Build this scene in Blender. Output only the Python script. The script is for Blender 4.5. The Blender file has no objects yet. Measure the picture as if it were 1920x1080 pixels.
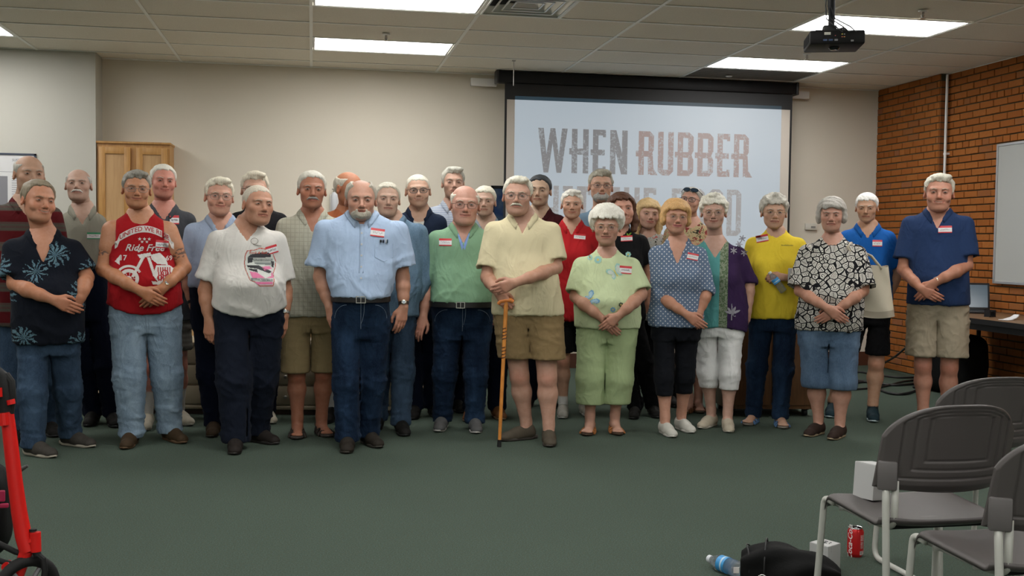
import bpy, bmesh, math, random
import numpy as np
from mathutils import Vector, Matrix
from mathutils.bvhtree import BVHTree

SC = bpy.context.scene
COL = SC.collection
R = random.Random(7)

# ------------------------------------------------------------------ camera
FPX = 2008.2
YAW, PITCH, ROLL = 0.1846, 0.0424, 0.0126
CAM_H = 1.2858
CEIL = CAM_H + 1.689
BACK = 10.713
RIGHT = 5.987
_F = np.array([math.sin(YAW) * math.cos(PITCH), math.cos(YAW) * math.cos(PITCH), -math.sin(PITCH)])
_R = np.array([math.cos(YAW), -math.sin(YAW), 0.0])
_U = np.cross(_R, _F)
_R2 = _R * math.cos(ROLL) + _U * math.sin(ROLL)
_U2 = -_R * math.sin(ROLL) + _U * math.cos(ROLL)
CAM = np.array([0.0, 0.0, CAM_H])
cd = bpy.data.cameras.new('camera')
cam = bpy.data.objects.new('camera', cd)
COL.objects.link(cam)
cam.matrix_world = Matrix([[_R2[i], _U2[i], -_F[i], CAM[i]] for i in range(3)] + [[0, 0, 0, 1]])
cd.sensor_width = 36.0
cd.lens = FPX / 1920 * 36.0
cd.clip_start = 0.05
cd.clip_end = 60
SC.camera = cam

# ------------------------------------------------------------------ light and exposure
W = bpy.data.worlds.new('world')
SC.world = W
W.use_nodes = True
W.node_tree.nodes['Background'].inputs[0].default_value = (0.9, 0.92, 1.0, 1)
W.node_tree.nodes['Background'].inputs[1].default_value = 0.05
SC.view_settings.view_transform = 'Standard'
SC.view_settings.look = 'None'
SC.view_settings.gamma = 1.0
SC.view_settings.use_curve_mapping = False
SC.view_settings.exposure = 0.0
PANEL_EMIT = 15.0          # brightness of the fluorescent diffusers in the ceiling
SCREEN_EMIT = 0.36        # light thrown back by the projection screen


def ray(u, v):
    return _F + _R2 * (u - 960) / FPX - _U2 * (v - 540) / FPX


def on_z(u, v, z=0.0):
    d = ray(u, v)
    return CAM + d * ((z - CAM[2]) / d[2])


def on_y(u, v, y):
    d = ray(u, v)
    return CAM + d * ((y - CAM[1]) / d[1])


def on_x(u, v, x):
    d = ray(u, v)
    return CAM + d * ((x - CAM[0]) / d[0])


def at_depth(u, v, z):
    return CAM + ray(u, v) * z


# ------------------------------------------------------------------ materials
def s2l(c):
    return tuple((x / 255 / 12.92) if x / 255 <= 0.04045 else ((x / 255 + 0.055) / 1.055) ** 2.4 for x in c)


class NT:
    def __init__(s, name):
        s.m = bpy.data.materials.new(name)
        s.m.use_nodes = True
        s.t = s.m.node_tree
        s.b = s.t.nodes['Principled BSDF']
        s._co = None

    def n(s, typ, **kw):
        nd = s.t.nodes.new(typ)
        for k, v in kw.items():
            if k.startswith('i_'):
                key = k[2:]
                key = int(key) if key.isdigit() else key.replace('_', ' ')
                s.put(nd.inputs[key], v)
            else:
                setattr(nd, k, v)
        return nd

    def put(s, sock, v):
        if isinstance(v, bpy.types.NodeSocket):
            s.t.links.new(v, sock)
        elif isinstance(v, (tuple, list)) and sock.type == 'RGBA' and len(v) == 3:
            sock.default_value = (*v, 1)
        else:
            sock.default_value = v

    def co(s):
        if s._co is None:
            s._co = s.n('ShaderNodeTexCoord').outputs['Object']
        return s._co

    def math(s, op, a, b=0.0, c=0.0, clamp=False):
        nd = s.n('ShaderNodeMath', operation=op, use_clamp=clamp)
        s.put(nd.inputs[0], a)
        s.put(nd.inputs[1], b)
        if op in ('MULTIPLY_ADD', 'SMOOTH_MIN'):
            s.put(nd.inputs[2], c)
        return nd.outputs[0]

    def mapv(s, scale=(1, 1, 1), loc=(0, 0, 0), rot=(0, 0, 0), src=None):
        nd = s.n('ShaderNodeMapping')
        s.put(nd.inputs[0], src or s.co())
        nd.inputs['Location'].default_value = loc
        nd.inputs['Rotation'].default_value = rot
        nd.inputs['Scale'].default_value = scale
        return nd.outputs[0]

    def noise(s, scale, detail=3, rough=0.6, vec=None, dist=0.0):
        return s.n('ShaderNodeTexNoise', i_Vector=vec or s.co(), i_Scale=scale, i_Detail=detail, i_Roughness=rough,
                   i_Distortion=dist).outputs['Fac']

    def ramp(s, fac, lo, hi):
        return s.n('ShaderNodeMapRange', i_Value=fac, i_From_Min=lo, i_From_Max=hi).outputs[0]

    def mix(s, fac, a, b):
        nd = s.n('ShaderNodeMix', data_type='RGBA')
        s.put(nd.inputs[0], fac)
        s.put(nd.inputs[6], a)
        s.put(nd.inputs[7], b)
        return nd.outputs[2]

    def xyz(s, vec=None):
        return s.n('ShaderNodeSeparateXYZ', i_0=vec or s.co()).outputs

    def comb(s, x, y, z):
        return s.n('ShaderNodeCombineXYZ', i_0=x, i_1=y, i_2=z).outputs[0]

    def bump(s, h, strength=0.3, dist=0.01):
        s.put(s.b.inputs['Normal'], s.n('ShaderNodeBump', i_Height=h, i_Strength=strength, i_Distance=dist).outputs[0])

    def done(s, col=None, rough=0.6, metal=0.0, spec=None):
        if col is not None:
            s.put(s.b.inputs['Base Color'], col)
        s.put(s.b.inputs['Roughness'], rough)
        s.put(s.b.inputs['Metallic'], metal)
        if spec is not None:
            s.b.inputs['Specular IOR Level'].default_value = spec
        return s.m


_MC = {}


def simple(name, col, rough=0.5, metal=0.0, bscale=0, bstr=0.2, var=0.0, vscale=8, spec=None):
    """plain surface with a little noise in tone and relief"""
    if name in _MC:
        return _MC[name]
    t = NT(name)
    c = col
    if var > 0:
        f = t.noise(vscale, 4)
        c = t.mix(f, tuple(x * (1 - var) for x in col), tuple(min(1, x * (1 + var)) for x in col))
    if bscale:
        t.bump(t.noise(bscale, 3), bstr, 0.004)
    _MC[name] = t.done(c, rough, metal, spec)
    return _MC[name]


def glow(name, col, strength):
    t = NT(name)
    t.put(t.b.inputs['Base Color'], (0.8, 0.8, 0.8))
    t.put(t.b.inputs['Emission Color'], col)
    t.b.inputs['Emission Strength'].default_value = strength
    return t.m


# ------------------------------------------------------------------ mesh helpers
def make_mesh(name, V, F, mat=None, smooth=True, cols=None, mats=None, fmat=None):
    """V (n,3), F list of polys or (m,4)/(m,3) array"""
    me = bpy.data.meshes.new(name)
    if isinstance(F, np.ndarray):
        n, k = F.shape
        me.vertices.add(len(V))
        me.vertices.foreach_set('co', np.asarray(V, np.float32).ravel())
        me.loops.add(n * k)
        me.loops.foreach_set('vertex_index', F.astype(np.int32).ravel())
        me.polygons.add(n)
        me.polygons.foreach_set('loop_start', np.arange(0, n * k, k, dtype=np.int32))
        me.polygons.foreach_set('loop_total', np.full(n, k, np.int32))
        me.update(calc_edges=True)
    else:
        me.from_pydata([tuple(map(float, v)) for v in V], [], F)
        me.update()
    if smooth:
        me.polygons.foreach_set('use_smooth', np.ones(len(me.polygons), bool))
    if cols is not None:
        a = me.color_attributes.new('Col', 'FLOAT_COLOR', 'POINT')
        c4 = np.ones((len(V), 4), np.float32)
        c4[:, :3] = cols
        a.data.foreach_set('color', c4.ravel())
    if mats:
        for m in mats:
            me.materials.append(m)
        if fmat is not None:
            me.polygons.foreach_set('material_index', np.asarray(fmat, np.int32))
    elif mat:
        me.materials.append(mat)
    return me


def link(name, me, parent=None, loc=None, rotz=None, label=None, cat=None, group=None, kind=None):
    o = bpy.data.objects.new(name, me)
    COL.objects.link(o)
    if parent:
        o.parent = parent
    if loc is not None:
        o.location = loc
    if rotz is not None:
        o.rotation_euler = (0, 0, rotz)
    tag(o, label, cat, group, kind)
    return o


def tag(o, label=None, cat=None, group=None, kind=None):
    for k, v in (('label', label), ('category', cat), ('group', group), ('kind', kind)):
        if v:
            o[k] = v
    return o


class MB:
    """collects boxes, tubes, lathes; build() links them as one mesh"""

    def __init__(s):
        s.V = []
        s.F = []

    def add(s, V, F):
        b = len(s.V)
        s.V += [tuple(map(float, v)) for v in V]
        s.F += [tuple(b + i for i in f) for f in F]
        return s

    def box(s, c, d, rz=0.0, bev=0.0, M=None):
        x, y, z = d[0] / 2, d[1] / 2, d[2] / 2
        bm = bmesh.new()
        r = bmesh.ops.create_cube(bm, size=1.0)
        bmesh.ops.scale(bm, vec=(d[0], d[1], d[2]), verts=bm.verts)
        if bev > 0:
            bmesh.ops.bevel(bm, geom=list(bm.edges), offset=bev, segments=2, affect='EDGES', profile=0.5)
        T = Matrix.Translation(c) @ (M if M else Matrix.Rotation(rz, 4, 'Z'))
        bm.verts.ensure_lookup_table()
        V = [T @ v.co for v in bm.verts]
        F = [[v.index for v in f.verts] for f in bm.faces]
        bm.free()
        return s.add(V, F)

    def tube(s, pts, r, n=8, cap=True, closed=False, flat=1.0):
        P = [Vector(p) for p in pts]
        m = len(P)
        rs = r if isinstance(r, (list, tuple)) else [r] * m
        V = []
        F = []
        prev = None
        for i, p in enumerate(P):
            if closed:
                d = P[(i + 1) % m] - P[i - 1]
            else:
                d = P[min(i + 1, m - 1)] - P[max(i - 1, 0)]
            d.normalize()
            if prev is None:
                a = Vector((0, 0, 1)) if abs(d.z) < 0.9 else Vector((1, 0, 0))
                u = d.cross(a).normalized()
            else:
                u = (prev - d * prev.dot(d)).normalized()
            prev = u
            w = d.cross(u)
            for k in range(n):
                t = 2 * math.pi * k / n
                V.append(p + u * math.cos(t) * rs[i] + w * math.sin(t) * rs[i] * flat)
        L = m if closed else m - 1
        for i in range(L):
            for k in range(n):
                a = i * n + k
                b = i * n + (k + 1) % n
                c = ((i + 1) % m) * n + (k + 1) % n
                d = ((i + 1) % m) * n + k
                F.append((a, d, c, b))
        if cap and not closed:
            F.append(tuple(range(n)))
            F.append(tuple(reversed(range((m - 1) * n, m * n))))
        return s.add(V, F)

    def lathe(s, prof, n=24, M=None):
        M = M or Matrix.Identity(4)
        V = []
        F = []
        for (r, z) in prof:
            for k in range(n):
                t = 2 * math.pi * k / n
                V.append(M @ Vector((r * math.cos(t), r * math.sin(t), z)))
        for i in range(len(prof) - 1):
            for k in range(n):
                F.append((i * n + k, i * n + (k + 1) % n, (i + 1) * n + (k + 1) % n, (i + 1) * n + k))
        F.append(tuple(reversed(range(n))))
        F.append(tuple(range((len(prof) - 1) * n, len(prof) * n)))
        return s.add(V, F)

    def build(s, name, mat, parent=None, smooth=False, loc=None, rotz=None, **kw):
        me = make_mesh(name, s.V, s.F, mat, smooth)
        if smooth == 'auto':
            me.set_sharp_from_angle(angle=math.radians(35))
        return link(name, me, parent, loc, rotz, **kw)


def prism(mb, poly, y0, y1):
    """extrude an x,z polygon along y"""
    n = len(poly)
    V = [(x, y0, z) for x, z in poly] + [(x, y1, z) for x, z in poly]
    F = [tuple(range(n)), tuple(reversed(range(n, 2 * n)))]
    F += [(i, i + n, (i + 1) % n + n, (i + 1) % n) for i in range(n)]
    return mb.add(V, F)


def empty(name, loc=(0, 0, 0), rotz=0.0, label=None, cat=None, group=None):
    o = bpy.data.objects.new(name, None)
    COL.objects.link(o)
    o.empty_display_size = 0.1
    o.location = loc
    o.rotation_euler = (0, 0, rotz)
    return tag(o, label, cat, group)
# ================================================================== THE ROOM
def wall_mat(name, col):
    t = NT(name)
    c = t.mix(t.noise(1.3, 3), tuple(x * 0.97 for x in col), col)
    t.bump(t.noise(260, 2), 0.12, 0.002)
    return t.done(c, 0.75, spec=0.25)


M_WALL = wall_mat('painted_wall', (0.70, 0.65, 0.55))
M_WALL2 = wall_mat('painted_wall_pale', (0.52, 0.51, 0.455))
FRONT_Y = -4.5
LEFT_X = -7.2
JX = on_y(180, 200, BACK - 0.3)[0]          # edge of the wall section that stands forward on the left
JY = BACK - 0.32
XR2 = RIGHT + 0.085                          # brick behind the pilaster step
PY = on_x(1762, 200, RIGHT)[1]               # the step in the brick wall


def slab(name, x0, x1, y0, y1, z0, z1, mat, **kw):
    return MB().box(((x0 + x1) / 2, (y0 + y1) / 2, (z0 + z1) / 2), (x1 - x0, y1 - y0, z1 - z0)).build(name, mat, **kw)


slab('wall_back', JX, RIGHT + 0.2, BACK, BACK + 0.15, 0, CEIL, M_WALL, kind='structure')
slab('wall_back_left', LEFT_X, JX, JY, BACK + 0.15, 0, CEIL, M_WALL2, kind='structure')
slab('wall_left', LEFT_X - 0.15, LEFT_X, FRONT_Y, BACK + 0.15, 0, CEIL, M_WALL2, kind='structure')
slab('wall_front', LEFT_X - 0.15, XR2 + 0.2, FRONT_Y - 0.15, FRONT_Y, 0, CEIL, M_WALL2, kind='structure')

# ---- carpet and the vinyl strip by the cabinets
t = NT('green_carpet')
n1 = t.noise(1.1, 4, 0.6)
n2 = t.noise(170, 4, 0.8)
n3 = t.noise(90, 3, 0.7)
c = t.mix(t.ramp(n2, 0.30, 0.72), (0.008, 0.024, 0.018), (0.128, 0.176, 0.148))
c = t.mix(t.ramp(n3, 0.35, 0.75), c, (0.070, 0.080, 0.055))
c = t.mix(t.math('MULTIPLY', t.ramp(n1, 0.35, 0.75), 0.22), c, (0.05, 0.065, 0.052))
t.bump(t.math('ADD', n2, n3), 0.7, 0.006)
M_CARPET = t.done(c, 0.95, spec=0.1)
slab('floor', LEFT_X, XR2 + 0.2, FRONT_Y, BACK + 0.15, -0.1, 0.0, M_CARPET, kind='structure')
t = NT('beige_vinyl')
c = t.mix(t.noise(14, 4), (0.30, 0.25, 0.17), (0.36, 0.31, 0.22))
M_VINYL = t.done(c, 0.35)
VX1 = on_z(905, 742, 0)[0]
VY0 = on_z(800, 744, 0)[1]
slab('floor_vinyl', JX, VX1, VY0, BACK, 0.0, 0.006, M_VINYL, kind='structure')

# ---- brown baseboards
M_BASE = simple('brown_baseboard', (0.085, 0.030, 0.016), 0.45, var=0.2)
BBX = on_y(806, 680, BACK)[0]
slab('baseboard_back', BBX, RIGHT, BACK - 0.015, BACK, 0, 0.15, M_BASE, kind='structure')
slab('baseboard_left', LEFT_X, JX, JY - 0.015, JY, 0, 0.15, M_BASE, kind='structure')

# ---- ceiling: grid of bars, one tile object per field
ceil_bm = MB().box(((LEFT_X + XR2) / 2, (FRONT_Y + BACK) / 2, CEIL + 0.42), (XR2 - LEFT_X + 0.6, BACK - FRONT_Y + 0.6, 0.1))
CEILING = ceil_bm.build('ceiling', simple('dark_plenum', (0.2, 0.2, 0.2), 0.9), kind='structure')
TX, TY = 1.2192, 0.6096
GX0, GY0 = -0.0179, 9.1501
t = NT('ceiling_tile')
n = t.noise(210, 2, 0.8)
c = t.mix(t.ramp(n, 0.32, 0.6), (0.72, 0.69, 0.60), (0.84, 0.81, 0.72))
t.bump(n, 0.5, 0.003)
M_TILE = t.done(c, 0.9, spec=0.1)
M_TBAR = simple('ceiling_bar', (0.88, 0.90, 0.86), 0.45)
xs = [GX0 + i * TX for i in range(-6, 7)]
ys = [GY0 + j * TY for j in range(-23, 4)]
bars = MB()
XC1, YC1 = XR2 + 0.05, BACK
for x in xs:
    if LEFT_X < x < XC1:
        bars.box((x, (FRONT_Y + YC1) / 2, CEIL - 0.0025), (0.026, YC1 - FRONT_Y, 0.005))
for y in ys:
    if FRONT_Y < y < YC1:
        bars.box(((LEFT_X + XC1) / 2, y, CEIL - 0.0022), (XC1 - LEFT_X, 0.024, 0.0044))
bars.box(((JX + RIGHT) / 2, BACK - 0.012, CEIL - 0.005), (RIGHT - JX, 0.024, 0.01))
bars.build('ceiling_grid', M_TBAR, CEILING, label='painted metal bars holding the ceiling tiles')

LIGHTS = {}
for i in (-6, -3, 0, 3):
    for j in range(-21, 1, 3):
        LIGHTS[(i, j)] = 1
DIFF = {(1, -3)}
VENT = (3, 1)
tile_me = {}


def tile_mesh(w, d):
    k = (round(w, 3), round(d, 3))
    if k not in tile_me:
        mb = MB().box((0, 0, 0.012), (w - 0.002, d - 0.002, 0.02))
        tile_me[k] = make_mesh('ceiling_tile', mb.V, mb.F, M_TILE, False)
    return tile_me[k]


for i in range(-6, 6):
    for j in range(-23, 3):
        if (i, j) in LIGHTS or (i, j) in DIFF or (i, j) == VENT:
            continue
        x0, x1 = max(GX0 + i * TX, LEFT_X), min(GX0 + (i + 1) * TX, XC1)
        y0, y1 = max(GY0 + j * TY, FRONT_Y), min(GY0 + (j + 1) * TY, YC1)
        if x1 - x0 < 0.05 or y1 - y0 < 0.03:
            continue
        link('ceiling_tile', tile_mesh(x1 - x0, y1 - y0), CEILING, ((x0 + x1) / 2, (y0 + y1) / 2, CEIL + R.uniform(-0.0015, 0.0005)))

# ---- recessed fluorescent panels
M_PANEL = glow('lit_diffuser', (1.0, 0.985, 0.96), PANEL_EMIT)
M_WMETAL = simple('white_enamel', (0.75, 0.75, 0.73), 0.4)
fr = MB()
w, d = TX - 0.03, TY - 0.03
for sx in (-1, 1):
    fr.box((sx * (w / 2 - 0.008), 0, 0.004), (0.016, d, 0.012))
for sy in (-1, 1):
    fr.box((0, sy * (d / 2 - 0.008), 0.004), (w, 0.016, 0.012))
fr.box((0, 0, 0.075), (w, d, 0.01))
fr_me = make_mesh('frame', fr.V, fr.F, M_WMETAL, False)
db = MB().box((0, 0, 0.008), (w - 0.032, d - 0.032, 0.006))
df_me = make_mesh('diffuser', db.V, db.F, M_PANEL, False)
LBL = {(0, 0): 'rectangular ceiling light nearest the back wall, left of the projection screen',
       (0, -3): 'rectangular ceiling light cut by the top of the frame, left of centre',
       (3, 0): 'ceiling light above the projection screen beside the grey return grille',
       (3, -3): 'ceiling light directly behind the hanging projector',
       (-3, 0): 'ceiling light at the far left edge, over the pale wall'}
for (i, j) in LIGHTS:
    cx, cy = GX0 + (i + .5) * TX, GY0 + (j + .5) * TY
    if cx - TX / 2 < LEFT_X or cy - .4 < FRONT_Y:
        continue
    e = empty('ceiling_light', (cx, cy, CEIL), 0,
              LBL.get((i, j), 'recessed fluorescent ceiling panel above the room behind the camera'), 'ceiling light', 'recessed ceiling lights')
    link('frame', fr_me, e)
    link('diffuser', df_me, e)

# ---- square air diffuser (louvred) and its neighbour, grey return grille
M_LOUV = simple('louvre_metal', (0.62, 0.64, 0.62), 0.3, 0.3)
M_DARK = simple('vent_dark', (0.02, 0.02, 0.022), 0.8)
cx, cy = GX0 + TX + .262, GY0 - 2.5 * TY
e = empty('air_diffuser', (cx + 0.05, cy, CEIL), 0, 'square louvred air diffuser in the ceiling at the top of the frame', 'air diffuser')
MB().box((0, 0, 0.06), (0.59, 0.59, 0.01)).build('backing', M_DARK, e)
for k, s in enumerate((0.29, 0.225, 0.16, 0.10)):
    m = MB()
    zo, zi = 0.0 + k * 0.004, 0.05
    so, si = s, s - 0.045
    for (ax, ay) in ((1, 0), (-1, 0), (0, 1), (0, -1)):
        if ax:
            V = [(ax * so, -so, zo), (ax * so, so, zo), (ax * si, si, zi), (ax * si, -si, zi)]
        else:
            V = [(-so, ay * so, zo), (so, ay * so, zo), (si, ay * si, zi), (-si, ay * si, zi)]
        V += [(x, y, z + 0.004) for x, y, z in V]
        m.add(V, [(0, 1, 2, 3), (7, 6, 5, 4), (0, 4, 5, 1), (1, 5, 6, 2), (2, 6, 7, 3), (3, 7, 4, 0)])
    m.box((0, so, zo), (so * 2, 0.012, 0.004)).box((0, -so, zo), (so * 2, 0.012, 0.004))
    m.box((so, 0, zo), (0.012, so * 2, 0.004)).box((-so, 0, zo), (0.012, so * 2, 0.004))
    m.build('louvre', M_LOUV, e)
MB().box((.611, 0, 0.012), (.58, TY - .02, 0.02)).build('filler_panel', M_TILE, e)
MB().box((.303, 0, -.002), (.02, TY - .03, 0.006)).build('filler_bar', M_TBAR, e)
cx, cy = GX0 + 3.5 * TX, GY0 + 1.5 * TY
e = empty('return_grille', (cx, cy, CEIL), 0, 'dark grey perforated return air grille in the ceiling above the screen', 'air grille')
MB().box((0.0, 0, 0.02), (TX - 0.03, TY - 0.02, 0.01)).build('backing', simple('grille_grey', (0.13, 0.13, 0.12), 0.6), e)
m = MB()
for k in range(14):
    m.box((0.0, -0.27 + k * 0.0415, 0.008), (TX - 0.04, 0.014, 0.012))
m.build('blades', simple('grille_blade', (0.24, 0.23, 0.21), 0.5), e, kind='stuff')

# ---- sprinkler heads
M_CHROME = simple('dull_chrome', (0.45, 0.43, 0.40), 0.3, 0.9)
for (u, v, lb) in ((724, 62, 'small sprinkler head between the two left ceiling lights'),
                   (1731, 18, 'small sprinkler head at the top right, beyond the light behind the projector'),
                   (1513, 99, 'small sprinkler head just below the projector'),
                   (1367, 141, 'small round sprinkler cap above the projection screen')):
    p = on_z(u, v, CEIL)
    e = empty('sprinkler', (p[0], p[1], CEIL - 0.008), 0, lb, 'sprinkler', 'ceiling sprinkler heads')
    MB().lathe([(0.035, 0), (0.03, -0.008), (0.012, -0.010)], 16).build('plate', M_WMETAL, e, smooth='auto')
    if v != 141:
        MB().lathe([(0.010, -0.008), (0.010, -0.03), (0.014, -0.032), (0.006, -0.05), (0.022, -0.052), (0.022, -0.055)], 12).build('head', M_CHROME, e, smooth='auto')

# ---- brick wall on the right: every brick its own part
t = NT('brick')
oi = t.n('ShaderNodeObjectInfo').outputs['Random']
c1 = t.mix(oi, (0.28, 0.080, 0.017), (0.37, 0.126, 0.030))
sp = t.math('GREATER_THAN', t.n('ShaderNodeTexWhiteNoise', noise_dimensions='1D', i_W=oi).outputs[0], 0.90)
c1 = t.mix(t.math('MULTIPLY', sp, 0.55), c1, (0.19, 0.085, 0.045))
nn = t.noise(28, 4, 0.7)
c1 = t.mix(t.ramp(nn, 0.3, 0.8), c1, (0.28, 0.10, 0.018))
t.bump(t.noise(120, 3), 0.35, 0.003)
M_BRICK = t.done(c1, 0.85, spec=0.2)
t = NT('mortar')
M_MORTAR = t.done(t.mix(t.noise(40, 3), (0.05, 0.045, 0.022), (0.085, 0.075, 0.04)), 0.95)
WALLR = MB().box(((XR2 + RIGHT) / 2 + 0.16, (FRONT_Y + PY) / 2, CEIL / 2), (0.2, PY - FRONT_Y, CEIL)).box(
    (RIGHT + 0.11, (BACK + 0.15 + PY) / 2, CEIL / 2), (0.2, BACK + 0.15 - PY, CEIL)).build('wall_right', M_MORTAR, kind='structure')
CH = 0.0677


def brick_mesh(L, seed, dep=0.05):
    rr = random.Random(seed)
    h, b = CH - 0.011, 0.003
    y, z = L / 2, h / 2
    # front at x = 0, body to +x, chamfered rim
    j = lambda: rr.uniform(-0.0012, 0.0012)
    V = [(0 + j(), -y + b, -z + b), (0 + j(), y - b, -z + b), (0 + j(), y - b, z - b), (0 + j(), -y + b, z - b),
         (b, -y, -z), (b, y, -z), (b, y, z), (b, -y, z), (dep, -y, -z), (dep, y, -z), (dep, y, z), (dep, -y, z)]
    F = [(0, 3, 2, 1)] + [(i, (i + 1) % 4, (i + 1) % 4 + 4, i + 4) for i in range(4)] + [(i + 4, (i + 1) % 4 + 4, (i + 1) % 4 + 8, i + 8) for i in range(4)]
    return V, F


_bm = {}


def brick_data(L, s):
    k = (round(L, 3), s)
    if k not in _bm:
        V, F = brick_mesh(L, s)
        _bm[k] = make_mesh('brick', V, F, M_BRICK, False)
    return _bm[k]


BR = []
ncourse = int(CEIL / CH) + 1
for face, (xf, ya, yb) in enumerate(((RIGHT, PY, BACK), (XR2, 3.0, PY))):
    for k in range(ncourse):
        zc = (k + 0.5) * CH
        if zc + CH / 2 > CEIL + 0.02:
            continue
        head = (k % 6 == 3)
        L = 0.1016 if head else 0.2032
        off = 0.0 if k % 2 else L / 2
        if head:
            off = 0.05
        y = yb + off - 0.004
        while y > ya + 0.004:
            y1, y0 = min(y, yb), max(y - L, ya)
            y -= L
            if y1 - y0 < 0.035:
                continue
            BR.append((xf, (y0 + y1) / 2, zc, y1 - y0 - 0.010, k))


def seen_px(x, y, z):
    q = np.array([x, y, z]) - CAM
    zz = q @ _F
    if zz <= 0.1:
        return (-1e4, -1e4, 1)
    return 960 + FPX * (q @ _R2) / zz, 540 - FPX * (q @ _U2) / zz, zz


vis = []
rest = []
for b in BR:
    u, v, zz = seen_px(*b[:3])
    hid = (u > 1872 and 272 < v < 528) or (u > 1935) or v < 95 or (1585 < u < 1675 and v > 365 and v < 650) or (1688 < u < 1822 and 325 < v < 640)
    (rest if hid or u < 1600 else vis).append((zz, b))
vis.sort(key=lambda q: q[0])
for k, (zz, b) in enumerate(vis):
    if k < 300:
        o = link('brick', brick_data(b[3], R.randrange(3)), WALLR, (b[0] + R.uniform(-0.003, 0.002), b[1], b[2]))
    else:
        rest.append((zz, b))
t = NT('brick_far')
vc = t.n('ShaderNodeVertexColor', layer_name='Col').outputs[0]
nn = t.noise(28, 4, 0.7)
M_BRICK2 = t.done(t.mix(t.ramp(nn, 0.3, 0.9), vc, (0.28, 0.10, 0.018)), 0.85, spec=0.2)
V = []
F = []
C = []
for zz, b in rest:
    v, f = brick_mesh(b[3], R.randrange(99))
    n0 = len(V)
    V += [(x + b[0], y + b[1], z + b[2]) for x, y, z in v]
    F += [tuple(n0 + i for i in q) for q in f]
    m_ = R.random()
    cc = tuple((1 - m_) * p + m_ * q for p, q in zip((0.28, 0.080, 0.017), (0.37, 0.126, 0.030)))
    if R.random() > .9:
        cc = (0.26, 0.10, 0.05)
    C += [cc] * 12
link('bricks', make_mesh('bricks', V, F, M_BRICK2, False, cols=np.array(C)), WALLR, kind='stuff')
# return face of the step: headers turned to the room
m = MB()
for k in range(ncourse - 1):
    zc = (k + 0.5) * CH
    m.box((RIGHT + 0.047, PY - 0.004, zc), (0.082, 0.012, CH - 0.011))
m.build('bricks', M_BRICK, WALLR, kind='stuff')
# white conduit in the corner of the step
cu = MB().tube([(XR2 - 0.035, PY - 0.035, 0.9), (XR2 - 0.035, PY - 0.035, CEIL - 0.01)], 0.013, 10)
e = cu.build('conduit', M_WMETAL, smooth='auto', label='thin white vertical conduit in the corner of the brick step', cat='conduit')
for z in (1.4, 2.2):
    MB().box((XR2 - 0.02, PY - 0.035, z), (0.04, 0.05, 0.02)).build('clamp', M_WMETAL, e)

# ---- whiteboard
wy1 = on_x(1873, 400, XR2)[1]
wz1 = on_x(1876, 273, XR2)[2]
wz0 = on_x(1868, 529, XR2)[2]
wy0 = wy1 - 1.83
e = empty('whiteboard', (XR2 - 0.02, (wy0 + wy1) / 2, wz0), 0, 'large whiteboard mounted on the brick wall at the right edge', 'whiteboard')
H_ = wz1 - wz0
MB().box((0.0, 0, H_ / 2), (0.016, wy1 - wy0 - 0.02, H_ - 0.02)).build('panel', simple('board_white', (0.40, 0.41, 0.39), 0.22), e)
M_ALU = simple('aluminium', (0.55, 0.55, 0.56), 0.35, 0.8)
m = MB()
for s in (-1, 1):
    m.box((-0.004, s * (wy1 - wy0) / 2, H_ / 2), (0.026, 0.02, H_ + 0.02))
m.box((-0.004, 0, H_), (0.026, wy1 - wy0, 0.02)).box((-0.004, 0, 0), (0.026, wy1 - wy0, 0.02))
m.build('frame', M_ALU, e)
m = MB().box((0.0, 0.1, -0.04), (0.03, 0.05, 0.05)).build('bracket', M_ALU, e)
# ================================================================== projection screen with its picture
SY = BACK - 0.30
def P(u, v):
    return on_y(u, v, SY)
a, b = P(930, 143), P(1495, 170)
zc_ = (a[2] + b[2]) / 2 + 0.005
x0, x1 = a[0], b[0]
M_BLK = simple('black_case', (0.009, 0.009, 0.010), 0.5, spec=.25)
scr = empty('projection_screen', ((x0 + x1) / 2, SY, zc_), 0, 'large pull-down projection screen on the back wall showing WHEN RUBBER HIT THE ROAD', 'projection screen')
sw_ = (x1 - x0)
MB().box((0, 0.02, 0), (sw_ - 0.04, 0.11, 0.115), bev=0.012).build('housing', M_BLK, scr, smooth='auto')
for s in (-1, 1):
    MB().box((s * (sw_ / 2 - 0.012), 0.02, 0), (0.028, 0.125, 0.13), bev=0.008).build('end_cap', simple('black_plastic', (0.02, 0.02, 0.022), 0.35), scr, smooth='auto')
    MB().box((s * (sw_ / 2 + 0.09), 0.2, -0.03), (0.26, 0.05, 0.075), bev=0.004).build('bracket', M_WMETAL, scr, smooth='auto')
lx, rx = P(945, 300)[0] - (x0 + x1) / 2, P(1483, 300)[0] - (x0 + x1) / 2
ztop = P(1210, 196)[2] - zc_          # lower edge of the black drop
zbot = -2.15
TXW = P(1008, 285)[0]
fz = lambda v: P(1206, v)[2] - zc_
black = MB()
black.box(((lx + rx) / 2, 0, (-0.05 + ztop) / 2), (rx - lx, 0.004, abs(ztop + 0.05)))
black.box((lx + 0.011, 0, (ztop + zbot) / 2), (0.022, 0.004, ztop - zbot)).box((rx - 0.011, 0, (ztop + zbot) / 2), (0.022, 0.004, ztop - zbot))
black.box(((lx + rx) / 2, 0, zbot), (rx - lx + 0.02, 0.03, 0.03))
black.build('border', simple('screen_black', (0.010, 0.010, 0.011), 0.6), scr)
MB().box(((lx + rx) / 2, 0.001, (ztop + zbot) / 2), (rx - lx - 0.04, 0.003, ztop - zbot)).build('cloth', simple('screen_cloth', (0.52, 0.47, 0.41), 0.8), scr)
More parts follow.
